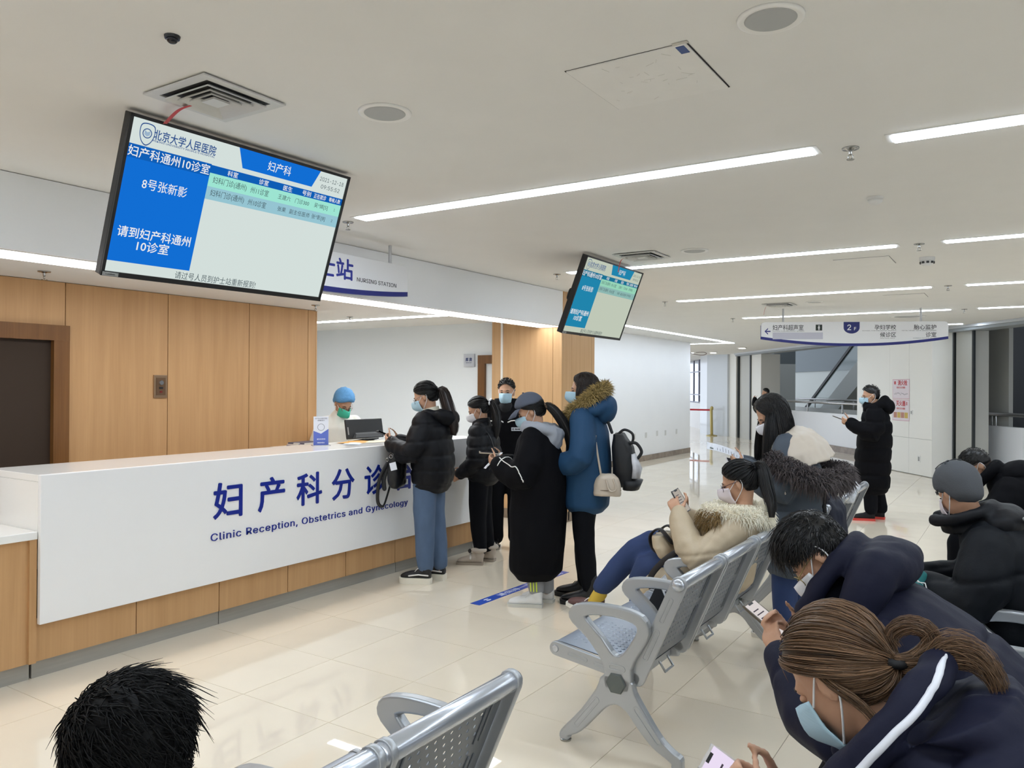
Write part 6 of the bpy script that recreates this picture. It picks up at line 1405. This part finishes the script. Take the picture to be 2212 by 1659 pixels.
obj('pocket_flap', xform(fixn(B((-.085, -.006, -.10), (.085, .006, .10)).mesh()), Matrix.Translation((.05, .262, .76)) @ Matrix.Rotation(R(-8), 4, 'Z')), C_slate, e, bevel=.004); obj('front_placket', smooth(G().limb([(-.21, .12, .50), (-.225, .13, .8), (-.21, .13, 1.0)], .018, 8).mesh()), mat('placket_black', (22, 24, 28), .8), e)
cap(e, H, Rh, M_hair, 54, 104, 155, .015, 1.0); strands(e, swept(H, Rh, (-.09, 0, -.10), 420, 54, 104, 150, th=.016, seed=64, rad=.002), M_hair)
strands(e, curtain(H, Rh, 1000, 52, 100, .34, seed=65, th=.018, spread=.03, drift=(.01, 0)), M_hair, 'long_hair'); strands(e, curtain(H, Rh, 1200, 95, 178, .24, seed=66, th=.018, spread=.035, drift=(-.03, 0)), M_hair, 'long_hair')
for x, y, yw in ((.03, .095, 5), (-.05, -.095, -5)): shoe(e, x, y, yw, mat('sneaker_black', (24, 24, 26), .6), W_sole, .265, .047, .028, .07, laces=W_lace)
sheet(e, (.40, .02, 1.215), (.88, .1, .30), (-.35, .25, 1), .15, .26, 'printed white sheet held by the woman in slate parka')
phone(to_world(e, (.335, .085, 1.155)), wdir(e, (.9, .2, .2)), wdir(e, (-.2, .3, 1)), 'white phone held under the printed sheet', col=(220, 220, 226), scr=(60, 60, 70), emit=.2, L=.12, Wd=.065)

# ---- 8 man in the long black down coat
e = person((-1.57, 10.83), 190, 'standing man in long black down coat and red-soled black shoes')
H, Rh = V3(.02, 0, 1.565), rot(8, 14, 0); hip = stand_legs(1.02, knee=(.0, .095), ank=(-.03, .09), step=(.04, -.08))
AL = [V3(-.02, .20, 1.37), V3(.0, .29, 1.10), V3(.25, .13, 1.22)]; AR = [V3(-.02, -.20, 1.37), V3(.0, -.28, 1.10), V3(.25, -.10, 1.20)]
body_core(H, Rh, (-.02, 0, 1.42), [(-.01, .93, 0, .10, .15), (-.02, 1.15, 0, .10, .15), (-.02, 1.37, 3, .09, .165)], [AL, AR], hip, [(AL[2], V3(.9, -.3, .3), V3(.1, -1, .5), 1, 40), (AR[2], V3(.9, .3, .3), V3(.1, 1, .5), -1, 40)], 1.0, e=e, jaw=1.05)
face_bits(e, H, Rh); mask(e, H, Rh, M_mask); glasses(e, H, Rh, (140, 120, 100))
legs_garment(e, [[q[0], q[1], q[2]+V3(0, 0, .05)] for q in hip], [.11, .095, .085, .08], C_pant)
garment(e, 'long_down_coat', [(.0, .40, 0, .20, .25), (.0, .55, 0, .215, .265), (-.01, .80, 0, .21, .26), (-.03, 1.02, 0, .205, .255), (-.04, 1.20, 2, .19, .25), (-.03, 1.34, 6, .15, .21), (-.01, 1.42, 8, .10, .12)], [([AL[0]+V3(0, -.03, -.02), AL[1], AL[2]], [.11, .115, .10, .07]), ([AR[0]+V3(0, .03, -.02), AR[1], AR[2]], [.11, .115, .10, .07])], C_blk2, .014, 4, fold(.008, 6, 81, quilt=((0, 0, .40), (0, 0, 1), .17, .010, .018)))
garment(e, 'hood', None, [], C_blk2, .012, 3, fold(.007, 8, 82), lambda g: (g.ell((-.17, 0, 1.43), (.10, .15, .10), rot(-25, 0, 0)), g.limb(catmull([V3(.05, .10, 1.40), V3(-.06, .14, 1.44), V3(-.15, 0, 1.52), V3(-.06, -.14, 1.44), V3(.05, -.10, 1.40)], 5, False), .055, 12), g.loft([((.0, 0, 1.37), (.11, 0, -.01), (0, .12, 0)), ((.015, 0, 1.475), (.10, 0, .02), (0, .10, 0))], 16)))
obj('sleeve_patch', G().ell((-.02, .315, 1.28), (.03, .008, .03)), mat('patch_grey', (120, 116, 110), .6), e, sm=True)
cap(e, H, Rh, M_hair, 56, 92, 140, .005, 1.0, top=.012); strands(e, spikes(H, Rh, 240, 54, 86, 118, .01, .018, top=.011, seed=83, lift=.5), M_hair)
for x, y, yw in ((.04, .095, 6), (-.08, -.095, -8)): shoe(e, x, y, yw, mat('knit_black', (26, 26, 28), .9), mat('sole_red', (206, 70, 60), .5), .285, .05, .03, .08, boot=.13)
phone(to_world(e, (.38, .02, 1.27)), wdir(e, (.92, .1, .35)), wdir(e, (-.35, 0, 1)), 'dark phone held by the man in long down coat', col=(90, 80, 66), scr=(60, 60, 64), emit=.1, L=.17, Wd=.08)

# ---- 9 navy jacket man bent over
e = person((.02, 2.71), 180, 'bent-over seated man in navy hooded down jacket with glasses')
H, Rh = V3(.575, .02, 1.115), rot(56, 10, 4); s = 1.0
LL = [V3(-.03, .11, .52), V3(.43, .16, .53), V3(.46, .15, .09)]; LR = [V3(-.03, -.11, .52), V3(.43, -.17, .53), V3(.44, -.17, .09)]
AL = [V3(.37, .21, .90), V3(.47, .29, .66), V3(.66, .10, .78)]; AR = [V3(.37, -.21, .90), V3(.47, -.28, .66), V3(.66, -.03, .79)]
body_core(H, Rh, (.46, 0, 1.0), [(-.02, .52, 15, .11, .16), (.14, .70, 40, .11, .16), (.36, .89, 52, .10, .17)], [AL, AR], [LL, LR], [(AL[2], V3(.55, -.5, .6), V3(.2, -1, .3), 1, 40), (AR[2], V3(.6, .1, .65), V3(-.2, 1, .3), -1, 45)], s, e=e, vox=.0085)
face_bits(e, H, Rh, s, closed=True); mask(e, H, Rh, M_maskw, s); glasses(e, H, Rh, (176, 160, 110), s)
legs_garment(e, [[LL[0], LL[1], LL[2]+V3(0, 0, .05)], [LR[0], LR[1], LR[2]+V3(0, 0, .05)]], [.12, .10, .08, .07], C_pant, pelvis=.15)
garment(e, 'down_jacket', [(-.06, .50, 8, .17, .24), (.0, .60, 25, .185, .26), (.11, .71, 40, .19, .275), (.24, .815, 48, .185, .275), (.36, .91, 54, .16, .245), (.44, .97, 58, .115, .16)], [([AL[0]+V3(0, -.03, -.02), AL[1], AL[2]], [.115, .115, .095, .06]), ([AR[0]+V3(0, .03, -.02), AR[1], AR[2]], [.115, .115, .095, .06])], C_navy, .010, 5, fold(.009, 7, 91, seams=[((.20, 0, .80), (.75, 0, .65), .012, .014), ((.03, 0, .66), (.6, 0, .8), .012, .014), ((0, .20, 0), (0, 1, .0), .008, .010)]))
def hd_(g):
    g.ell((.375, .0, 1.09), (.115, .195, .085), rot(33, 0, 0)); g.limb(catmull([V3(.60, .11, .945), V3(.545, .125, 1.03), V3(.485, .105, 1.125), V3(.455, .0, 1.16), V3(.485, -.105, 1.125), V3(.545, -.125, 1.03), V3(.60, -.11, .945)], 6, False), .034, 14); g.limb(catmull([V3(.42, .16, 1.0), V3(.38, .12, 1.10), V3(.38, -.12, 1.10), V3(.42, -.16, 1.0)], 5, False), .07, 14)
garment(e, 'hood', None, [], C_navy, .009, 8, fold(.012, 7, 92, seams=[((.30, 0, 0), (1, .3, .2), .006, .012)]), hd_)
g = G(); g.loft([((.47, 0, .96), (.10, 0, -.11), (0, .12, 0)), ((.565, 0, .985), (.095, 0, -.11), (0, .11, 0))], 20, cap=False); o = obj('collar', smooth(g.mesh()), mat('collar_velvet', (12, 14, 22), .9, spec=.1), e); md = o.modifiers.new('t', 'SOLIDIFY'); md.thickness = .02
obj('snap_button', G().ell((.40, .165, 1.12), (.006, .005, .006)), M_foot, e, sm=True)
cap(e, H, Rh, M_hair, 62, 96, 142, .011, s, top=.014, bump_=.004); strands(e, spikes(H, Rh, 2400, 64, 96, 138, .014, .05, rad=.0014, s=s, seed=93, lean=(.75, -.1, -.35), top=.013, lift=.15), M_hair)
for x, y, yw in ((.49, .15, 6), (.47, -.17, -6)): shoe(e, x, y, yw, mat('sneaker_black', (24, 24, 26), .6), W_sole, .28, .05, .028, .075, laces=W_lace)
phone(to_world(e, (.745, -.02, .865)), wdir(e, (.8, -.1, .5)), wdir(e, (-.55, .25, .85)), 'phone with bright page held by the navy jacket man', col=(90, 92, 96), scr=(222, 214, 212), emit=.5)

# ---- 10 brown haired woman in front
e = person((.02, 1.62), 180, 'brown-haired woman with bun in navy hooded jacket with white piping')
H, Rh = V3(.315, -.02, 1.095), rot(43, -18, 0); s = .98
LL = [V3(-.05, .11, .52), V3(.40, .13, .53), V3(.42, .12, .09)]; LR = [V3(-.05, -.11, .52), V3(.40, -.13, .53), V3(.42, -.12, .09)]
AL = [V3(.14, .20, .93), V3(.25, .27, .69), V3(.43, .12, .79)]; AR = [V3(.14, -.20, .93), V3(.25, -.25, .69), V3(.43, -.04, .80)]
body_core(H, Rh, (.20, .0, .975), [(-.06, .52, 5, .11, .15), (-.01, .72, 15, .09, .14), (.08, .89, 28, .08, .14)], [AL, AR], [LL, LR], [(AL[2], V3(.7, -.4, .4), V3(.2, -1, .3), 1, 40), (AR[2], V3(.7, .3, .4), V3(-.2, 1, .3), -1, 45)], s, e=e, vox=.007)
face_bits(e, H, Rh, s, closed=True); mask(e, H, Rh, M_mask, s)
legs_garment(e, [[LL[0], LL[1], LL[2]+V3(0, 0, .05)], [LR[0], LR[1], LR[2]+V3(0, 0, .05)]], [.12, .10, .08, .07], C_pant, pelvis=.15)
garment(e, 'hooded_jacket', [(-.08, .50, 4, .17, .235), (-.07, .62, 8, .185, .25), (-.03, .75, 15, .19, .265), (.04, .87, 24, .175, .255), (.11, .95, 32, .14, .21), (.15, .985, 38, .10, .14)], [([AL[0]+V3(0, -.03, -.02), AL[1], AL[2]], [.11, .11, .09, .06]), ([AR[0]+V3(0, .03, -.02), AR[1], AR[2]], [.11, .11, .09, .06])], C_navy, .008, 5, fold(.012, 8, 101, seams=[((0, 0, .78), (.2, 0, 1), .010, .010), ((.05, .15, .92), (.6, .8, -.2), .010, .009), ((.0, .1, .9), (-.3, .9, .5), .008, .008)]), lambda g: (g.ell((.13, 0, .95), (.14, .22, .085), rot(35, 0, 0)), g.ell((.2, 0, .96), (.10, .12, .07), rot(40, 0, 0))))
def hd2(g):
    g.ell((.15, .07, 1.0), (.08, .085, .06)); g.ell((.15, -.07, 1.0), (.08, .085, .06))
    g.loft([((.25, 0, .965), (.09, 0, -.075), (0, .12, 0)), ((.19, 0, 1.035), (.10, 0, -.08), (0, .15, 0)), ((.12, 0, 1.08), (.10, 0, -.06), (0, .155, 0)), ((.05, 0, 1.065), (.08, 0, -.03), (0, .13, 0))], 24); g.ell((.03, 0, 1.0), (.14, .195, .10), rot(25, 0, 0))
    g.limb(catmull([V3(.315, .10, .915), V3(.265, .135, .985), V3(.205, .14, 1.075), V3(.15, .075, 1.145), V3(.15, -.075, 1.145), V3(.205, -.14, 1.075), V3(.265, -.13, .985), V3(.315, -.1, .915)], 5, False), .032, 12)
HB = garment(e, 'hood', None, [], C_navy, .007, 4, fold(.010, 10, 102, seams=[((.05, 0, 1.03), (.6, .0, 1), .009, .008), ((.0, .08, 1.0), (.3, 1, .3), .007, .008)]), hd2)
obj('white_piping', smooth(G().limb(snap(HB, [V3(.32, .135, .90), V3(.27, .172, .97), V3(.205, .175, 1.06), V3(.16, .14, 1.12), V3(.132, .085, 1.175), V3(.125, .04, 1.19)], .002), np.interp(np.linspace(0, 1, 41), (0, .2, .8, 1), (.004, .0075, .0065, .002)), 8).mesh()), mat('piping_white', (226, 228, 236), .4), e)
M_br_ = mat('hair_brown', (104, 78, 56), .4, spec=.4, island=.5); M_brd = mat('hair_brown_deep', (64, 48, 36), .45, spec=.4)
cap(e, H, Rh, M_brd, 58, 94, 150, .012, s); tieh = V3(-.108, -.005, -.035)
strands(e, swept(H, Rh, tieh, 2200, 59, 94, 152, th=.014, s=s, seed=103, rad=.0017, k=12, jit=.2), M_br_)
tie = H+Rh @ (tieh*s)
obj('hair_tie', smooth(G().limb([tie+Rh @ (rot(35, 0, 0) @ V3(-.006, .020*math.cos(t), .020*math.sin(t))) for t in np.arange(13)*2*PI/12], .0085, 8, caps=False).mesh()), mat('tie_black', (18, 18, 20), .7), e)
strands(e, tail([tie, tie+V3(-.035, -.005, .012), tie+V3(-.062, -.012, .038), tie+V3(-.055, -.015, .066), tie+V3(-.022, -.012, .07), tie+V3(.002, -.008, .048), tie+V3(-.012, -.008, .02)], 320, .010, .014, wm=.017, rad=.0011, seed=104, k=20, core=False, wave=.003), M_br_, 'hair_bun')
strands(e, tail([tie, tie+V3(-.05, .0, .008), tie+V3(-.095, .0, .032), tie+V3(-.135, .0, .032), tie+V3(-.165, .005, .0), tie+V3(-.175, .01, -.05)], 420, .010, .010, wm=.022, rad=.0011, seed=105, k=18, core=False, wave=.005), M_br_, 'ponytail')
strands(e, tail([tie, tie+V3(-.045, .0, .0), tie+V3(-.09, .0, .05), tie+V3(-.14, .0, .045), tie+V3(-.17, .0, -.01)], 130, .010, .02, wm=.026, rad=.001, seed=106, k=16, core=False, wave=.006), M_br_, 'loose_hair')
r_ = np.random.default_rng(77); g = G()
for q in range(9):
    a = r_.uniform(-.5, .5); d0 = V3(math.sin(R(52))*math.cos(a), math.sin(R(52))*math.sin(a), math.cos(R(52))); b0 = surf(d0, .012); out = V3(.9, r_.uniform(-.4, .4), r_.uniform(-.9, .2)); l = r_.uniform(.02, .07)
    g.tri_strand((np.array([b0, b0+out*l*.5, b0+out*l*.9+V3(0, 0, -.35*l), b0+out*l+V3(0, 0, -.9*l)])*s) @ Rh.T+H, np.array([.0005, .0005, .0004, .0002]))
strands(e, g, M_br_, 'flyaway_hair')
strands(e, tail([H+Rh @ V3(-.01, .077, .03), H+Rh @ V3(-.03, .085, -.02), H+Rh @ V3(-.05, .075, -.075), H+Rh @ V3(-.05, .07, -.13)], 70, .008, .008, wm=.010, rad=.001, seed=107, core=False), M_br_, 'side_hair')
for k in (1, -1): shoe(e, .45, k*.12, k*6, mat('shoe_white', (228, 228, 226), .5), W_sole, .25, .046, .024, .07)
phone(to_world(e, (.50, .02, .85)), wdir(e, (.75, .1, .42)), wdir(e, (-.45, .35, .85)), 'phone with pale violet screen at the bottom edge', col=(196, 190, 184), scr=(206, 194, 214), emit=.7)

# ---- 11 grey beanie
e = person((.02, 4.45), 180, 'seated person in grey beanie and black hooded down jacket')
H, Rh = V3(.275, .0, 1.145), rot(26, -46, 0); s = 1.0
LL = [V3(-.05, .11, .52), V3(.38, .14, .56), V3(.40, .13, .09)]; LR = [V3(.08, -.11, .54), V3(.46, -.16, .64), V3(.42, .16, .66)]
AL = [V3(.14, .21, .93), V3(.20, .28, .68), V3(.40, .12, .70)]; AR = [V3(.14, -.21, .93), V3(.22, -.26, .68), V3(.42, -.08, .71)]
body_core(H, Rh, (.19, 0, 1.01), [(.08, .52, 0, .11, .16), (.09, .75, 4, .10, .15), (.14, .95, 12, .095, .17)], [AL, AR], [LL, LR], [(AL[2], V3(.8, -.4, .2), V3(.2, -1, .3), 1, 40), (AR[2], V3(.8, .3, .2), V3(-.2, 1, .3), -1, 40)], s, e=e)
face_bits(e, H, Rh); mask(e, H, Rh, mat('mask_pinkish', (226, 216, 220), .7))
legs_garment(e, [[LL[0], LL[1], LL[2]+V3(0, 0, .05)], LR], [.12, .10, .085, .07], C_pant, pelvis=.15)
garment(e, 'down_jacket', [(.06, .50, 0, .17, .24), (.06, .62, 2, .185, .255), (.07, .78, 4, .185, .255), (.10, .90, 8, .17, .245), (.14, .98, 12, .14, .21), (.17, 1.02, 16, .10, .14)], [([AL[0]+V3(0, -.03, -.02), AL[1], AL[2]], [.115, .12, .10, .065]), ([AR[0]+V3(0, .03, -.02), AR[1], AR[2]], [.115, .12, .10, .065])], mat('coat_charcoal', (16, 19, 24), .65, spec=.2, bump=.12, bscale=45.0), .011, 5, fold(.009, 7, 111, seams=[((0, 0, .82), (.2, 0, 1), .008, .014)]))
garment(e, 'hood', None, [], C_blk, .010, 8, fold(.010, 7, 112), lambda g: (g.ell((.085, 0, 1.02), (.11, .19, .085), rot(12, 0, 0)), g.limb(catmull([V3(.37, .07, 1.01), V3(.32, .12, 1.02), V3(.22, .135, 1.05), V3(.14, .07, 1.085), V3(.14, -.07, 1.085), V3(.22, -.135, 1.05), V3(.32, -.12, 1.02), V3(.37, -.07, 1.01)], 5, False), .03, 14), g.loft([((.22, 0, .96), (.125, 0, -.02), (0, .135, 0)), ((.24, 0, 1.045), (.12, 0, -.02), (0, .12, 0))], 18)))
obj('hood_trim', smooth(G().limb(catmull([V3(.0, .15, 1.06), V3(-.025, .08, 1.03), V3(-.02, 0, 1.0)], 5, False), .010, 8).mesh()), mat('trim_grey', (150, 154, 150), .6), e)
M_bea = mat('beanie_grey', (78, 80, 84), .95, bump=.12, bscale=220.0); cp = cap(e, H, Rh, M_bea, 74, 116, 150, .020, 1.02, top=.018, bump_=.004, name='beanie')
for a in (0, 2*PI/3, 4*PI/3, PI/3, PI, 5*PI/3):
    pts = [H+Rh @ (surf(V3(math.sin(t)*math.cos(a), math.sin(t)*math.sin(a), math.cos(t)), .0245+.018*max(0, math.cos(t)))*1.02) for t in np.linspace(.02, .62, 7)]; obj('beanie_seam', smooth(G().limb(pts, .0025, 6).mesh()), mat('beanie_seam', (58, 60, 64), .95), cp)
dd = V3(.25, .9, -.22); pc = H+Rh @ (surf(dd, .031)*1.02); nn2 = Rh @ (dd/np.linalg.norm(dd)); up2 = Rh @ V3(.0, .2, 1); rt = np.cross(up2, nn2)
for ch, dx, dy in (('N', .0, 0), ('Y', .012, .004)):
    tm = text_me(ch, .036, .0012, .001); xform(tm, frame(pc+rt*dx+np.array(up2)*dy+nn2*.002, rt, up2)); obj('beanie_emblem', tm, mat('emblem_black', (24, 24, 26), .8), cp)
shoe(e, .44, .13, 4, mat('sneaker_black', (24, 24, 26), .6), W_sole, .28, .05, .028, .075)
shoe(e, .43, .19, 80, mat('shoe_teal', (24, 108, 108), .7), W_sole, .27, .05, .03, .075, laces=W_lace, z=.615)

# ---- 12 bending man at the right edge
e = person((.02, 7.17), 180, 'bending man with cropped hair and blue mask at the right edge')
H, Rh = V3(.30, -.02, 1.05), rot(46, 10, 0); s = 1.0
LL = [V3(-.05, .11, .52), V3(.38, .14, .53), V3(.40, .13, .09)]; LR = [V3(-.05, -.11, .52), V3(.38, -.14, .53), V3(.40, -.13, .09)]
AL = [V3(.08, .21, .90), V3(.18, .29, .68), V3(.38, .14, .66)]; AR = [V3(.08, -.21, .90), V3(.18, -.29, .68), V3(.38, -.12, .66)]
body_core(H, Rh, (.14, 0, .95), [(-.06, .52, 8, .11, .16), (-.02, .70, 18, .10, .15), (.08, .89, 30, .095, .17)], [AL, AR], [LL, LR], [(AL[2], V3(.8, -.4, -.1), V3(.2, -1, .3), 1, 40), (AR[2], V3(.8, .4, -.1), V3(-.2, 1, .3), -1, 40)], s, e=e)
face_bits(e, H, Rh); mask(e, H, Rh, M_mask)
legs_garment(e, [[LL[0], LL[1], LL[2]+V3(0, 0, .05)], [LR[0], LR[1], LR[2]+V3(0, 0, .05)]], [.12, .10, .085, .075], C_pant, pelvis=.15)
garment(e, 'winter_coat', [(-.09, .50, 4, .17, .24), (-.07, .62, 10, .19, .265), (-.03, .74, 18, .195, .275), (.03, .855, 26, .19, .275), (.10, .94, 33, .15, .225), (.15, .98, 38, .11, .15)], [([AL[0]+V3(0, -.03, -.02), AL[1], AL[2]], [.12, .12, .10, .07]), ([AR[0]+V3(0, .03, -.02), AR[1], AR[2]], [.12, .12, .10, .07])], C_blk2, .013, 4, fold(.008, 7, 121))
garment(e, 'hood', None, [], C_blk2, .012, 4, fold(.007, 8, 122), lambda g: (g.ell((.05, 0, 1.005), (.14, .19, .10), rot(28, 0, 0)), g.limb(catmull([V3(.34, .11, .87), V3(.27, .13, .95), V3(.205, .11, 1.03), V3(.17, 0, 1.065), V3(.205, -.11, 1.03), V3(.27, -.13, .95), V3(.34, -.11, .87)], 5, False), .045, 12)))
cap(e, H, Rh, M_hair, 58, 86, 124, .006, 1.0, top=.02, bump_=.003); strands(e, spikes(H, Rh, 600, 58, 76, 100, .012, .026, rad=.0018, seed=123, lean=(.6, 0, -.1), top=.018, lift=.35), M_hair)
cap(e, H, Rh, mat('hair_stubble', (70, 58, 52), .8), 60, 98, 146, .002, 1.0, name='cropped_sides')
for k in (1, -1): shoe(e, .44, k*.135, k*6, mat('shoe_black', (20, 20, 22), .35), K_sole, .28, .05, .025, .075)

# ---- 13 dark-haired head at the lower left
e = person((-1.53, .84), 196, 'person with tousled black hair at the bottom left, back of the head')
H, Rh = V3(-.115, .015, .94), rot(16, -12, 4); s = 1.04
LL = [V3(.06, .11, .52), V3(.50, .14, .53), V3(.52, .13, .09)]; LR = [V3(.06, -.11, .52), V3(.50, -.14, .53), V3(.52, -.13, .09)]
AL = [V3(.06, .17, .86), V3(.14, .25, .62), V3(.32, .12, .66)]; AR = [V3(.0, -.19, .78), V3(.10, -.25, .56), V3(.30, -.12, .60)]
body_core(H, Rh, (-.06, 0, .86), [(.02, .5, 0, .10, .15), (-.01, .66, 0, .10, .14), (-.02, .79, 0, .09, .16)], [AL, AR], [LL, LR], [(AL[2], V3(.8, -.4, .2), V3(.2, -1, .3), 1, 40), (AR[2], V3(.8, .4, .2), V3(-.2, 1, .3), -1, 40)], s, e=e)
legs_garment(e, [[LL[0], LL[1], LL[2]+V3(0, 0, .05)], [LR[0], LR[1], LR[2]+V3(0, 0, .05)]], [.12, .10, .085, .075], C_pant, pelvis=.14)
garment(e, 'black_jacket', [(.0, .49, 0, .16, .22), (.0, .62, 0, .165, .235), (-.01, .74, 0, .155, .23), (-.03, .82, 4, .13, .19), (-.04, .87, 8, .095, .12)], [([AL[0]+V3(0, -.03, -.02), AL[1], AL[2]], [.10, .10, .085, .06]), ([AR[0]+V3(0, .03, -.02), AR[1], AR[2]], [.10, .10, .085, .06])], C_blk2, .013, 4, fold(.008, 8, 131))
obj('hood', remesh(G().limb(catmull([V3(.05, .10, .86), V3(-.05, .13, .89), V3(-.13, .0, .88), V3(-.05, -.13, .89), V3(.05, -.10, .86)], 5, False), .05, 12), .010, 3, .5, fold(.008, 12, 132)), C_blk2, e)
cap(e, H, Rh, mat('hair_jet', (11, 10, 10), .6, spec=.2, island=.3), 64, 112, 158, .020, s, top=.015, bump_=.010, seed=5); strands(e, spikes(H, Rh, 4200, 66, 112, 156, .024, .06, lift=.16, rad=.0013, s=s, seed=133, lean=(-.35, -.25, -.45), top=.016), MATS['hair_jet'])
for k in (1, -1): shoe(e, .56, k*.135, k*6, mat('shoe_black', (20, 20, 22), .35), K_sole, .28, .05, .025, .075)

# ---- 14 far person by the shutter pillar
e = person((-6.3, 23.7), 170, 'distant person in black at the shutter pillar, arm raised')
H, Rh = V3(.05, 0, 1.53), rot(5, 30, 0); hip = stand_legs(.98, knee=(.02, .09), ank=(.0, .09))
AL = [V3(.0, .19, 1.34), V3(.22, .30, 1.14), V3(.33, .12, 1.33)]; AR = [V3(0, -.19, 1.34), V3(.05, -.27, 1.08), V3(.1, -.25, .85)]
body_core(H, Rh, (-.01, 0, 1.38), [(-.01, .92, 0, .1, .15), (-.01, 1.15, 0, .1, .15), (-.01, 1.34, 3, .09, .16)], [AL, AR], hip, [(AL[2], V3(.5, -.5, .7), V3(0, -1, 0), 1, 30), (AR[2], V3(.2, 0, -1), V3(0, 1, 0), -1, 30)], 1.0, e=e, vox=.012)
legs_garment(e, [[q[0], q[1], q[2]+V3(0, 0, .03)] for q in hip], [.11, .10, .09, .08], mat('trousers_grey', (92, 96, 102), .9), .02)
garment(e, 'black_coat', [(.0, .62, 0, .18, .23), (.0, .85, 0, .19, .24), (-.01, 1.1, 0, .18, .24), (-.01, 1.28, 3, .16, .22), (0, 1.4, 5, .1, .13)], [([AL[0], AL[1], AL[2]], [.10, .10, .09, .07]), ([AR[0], AR[1], AR[2]], [.10, .10, .09, .07])], C_blk2, .02, 3)
cap(e, H, Rh, M_hair, 55, 95, 120, .012, 1.0, top=.01, nu=24, nv=8)
for k in (1, -1): shoe(e, .02, k*.09, k*6, mat('shoe_black', (20, 20, 22), .35), K_sole, .28, .05, .025, .075)

# ---- 0 nurse behind the counter
e = person((-5.56, 5.52), -22, 'nurse in white gown, blue cap and green mask behind the counter')
H, Rh = V3(.09, 0, 1.485), rot(34, 6, 0); s = .98; hip = stand_legs(.95)
AL = [V3(.0, .175, 1.30), V3(.03, .25, 1.04), V3(.25, .16, 1.0)]; AR = [V3(0, -.175, 1.30), V3(.03, -.25, 1.04), V3(.25, -.14, 1.0)]
body_core(H, Rh, (.02, 0, 1.35), [(-.03, .9, 0, .09, .14), (-.03, 1.1, 2, .09, .13), (.0, 1.30, 8, .085, .15)], [AL, AR], hip, [(AL[2], V3(.9, -.3, -.1), V3(0, -.5, -1), 1, 30), (AR[2], V3(.9, .3, -.1), V3(0, .5, -1), -1, 30)], s, e=e)
face_bits(e, H, Rh, s); mask(e, H, Rh, M_maskg, s, cone=True); glasses(e, H, Rh, (150, 110, 90), s)
garment(e, 'white_gown', [(-.02, .25, 0, .19, .24), (-.03, .7, 0, .18, .225), (-.035, .95, 0, .165, .21), (-.025, 1.12, 3, .16, .215), (.0, 1.26, 8, .135, .20), (.015, 1.34, 12, .09, .12), (.02, 1.39, 14, .07, .075)], [([AL[0]+V3(0, -.03, -.02), AL[1], AL[2]], [.085, .078, .07, .055]), ([AR[0]+V3(0, .03, -.02), AR[1], AR[2]], [.085, .078, .07, .055])], C_white, .012, 5, fold(.008, 7, 141, (1, 1, .6)))
for k in range(5): obj('gown_button', G().ell((.135+.004*k, .045-.004*k, 1.27-.075*k), (.006, .009, .009)), mat('button_cream', (214, 204, 176), .4), e, sm=True)
obj('name_badge', xform(B((-.032, -.022, 0), (.032, .022, .004)).mesh(), frame((.125, .125, 1.185), (-.5, .85, 0), (-.2, -.05, 1))), mat('badge_blue', (60, 110, 190), .4), e); obj('badge_holder', xform(curve_mesh([[(-.02, 0), (.02, 0), (0, -.035)]], .001), frame((.128, .127, 1.165), (-.5, .85, 0), (-.2, -.05, 1))), mat('badge_white', (230, 232, 238), .4), e)
M_nc = mat('cap_blue', (92, 150, 200), .8, var=.1, vscale=(14, 14, 40), bump=.3, bscale=(60.0, 60.0, 160.0)); cap(e, H, Rh, M_nc, 66, 104, 132, .022, s, top=.02, bump_=.006, name='surgical_cap')
cap(e, H, Rh, M_hair, 69, 103, 150, .008, s)
for k in (1, -1): shoe(e, 0, k*.09, k*8, mat('shoe_white', (228, 228, 226), .5), W_sole, .25, .046, .024, .07)

# ---- white plastic bag on the third bench
pb_ = empty('plastic_bag', (-1.15, 6.85, .81), 0, 'crumpled white plastic bag on the far bench backrest', 'bag')
g = G(); g.ell((0, 0, .03), (.06, .10, .07)); g.ell((.0, -.07, -.02), (.04, .06, .06)); g.ell((.01, .05, .07), (.03, .04, .05)); obj('bag_film', remesh(g, .010, 1, .5, fold(.022, 16, 151)), mat('plastic_white', (226, 230, 236), .35, spec=.5), pb_); obj('bag_handle', smooth(G().limb(catmull([(0, .03, .09), (.01, .06, .14), (0, .09, .09)], 5, False), .010, 8).mesh()), MATS['plastic_white'], pb_)
# dark coat over the backrest beside it
dc = empty('draped_coat', (-1.17, 6.12, .80), 0, 'dark navy coat hanging over the far bench backrest', 'coat'); obj('coat_folds', remesh(G().loft([((0, 0, .05), (.05, 0, 0), (0, .16, 0)), ((.01, 0, -.02), (.09, 0, 0), (0, .2, 0)), ((.04, 0, -.2), (.09, 0, 0), (0, .2, 0)), ((.03, 0, -.38), (.06, 0, 0), (0, .18, 0))], 18), .012, 4, .5, fold(.02, 8, 161, (1, 1.5, .5))), mat('coat_midnight', (26, 30, 48), .7), dc); obj('coat_collar', smooth(G().limb(catmull([(0, -.12, .07), (-.03, 0, .10), (0, .12, .07)], 5, False), .03, 10).mesh()), MATS['coat_midnight'], dc)
bpy.context.view_layer.update()
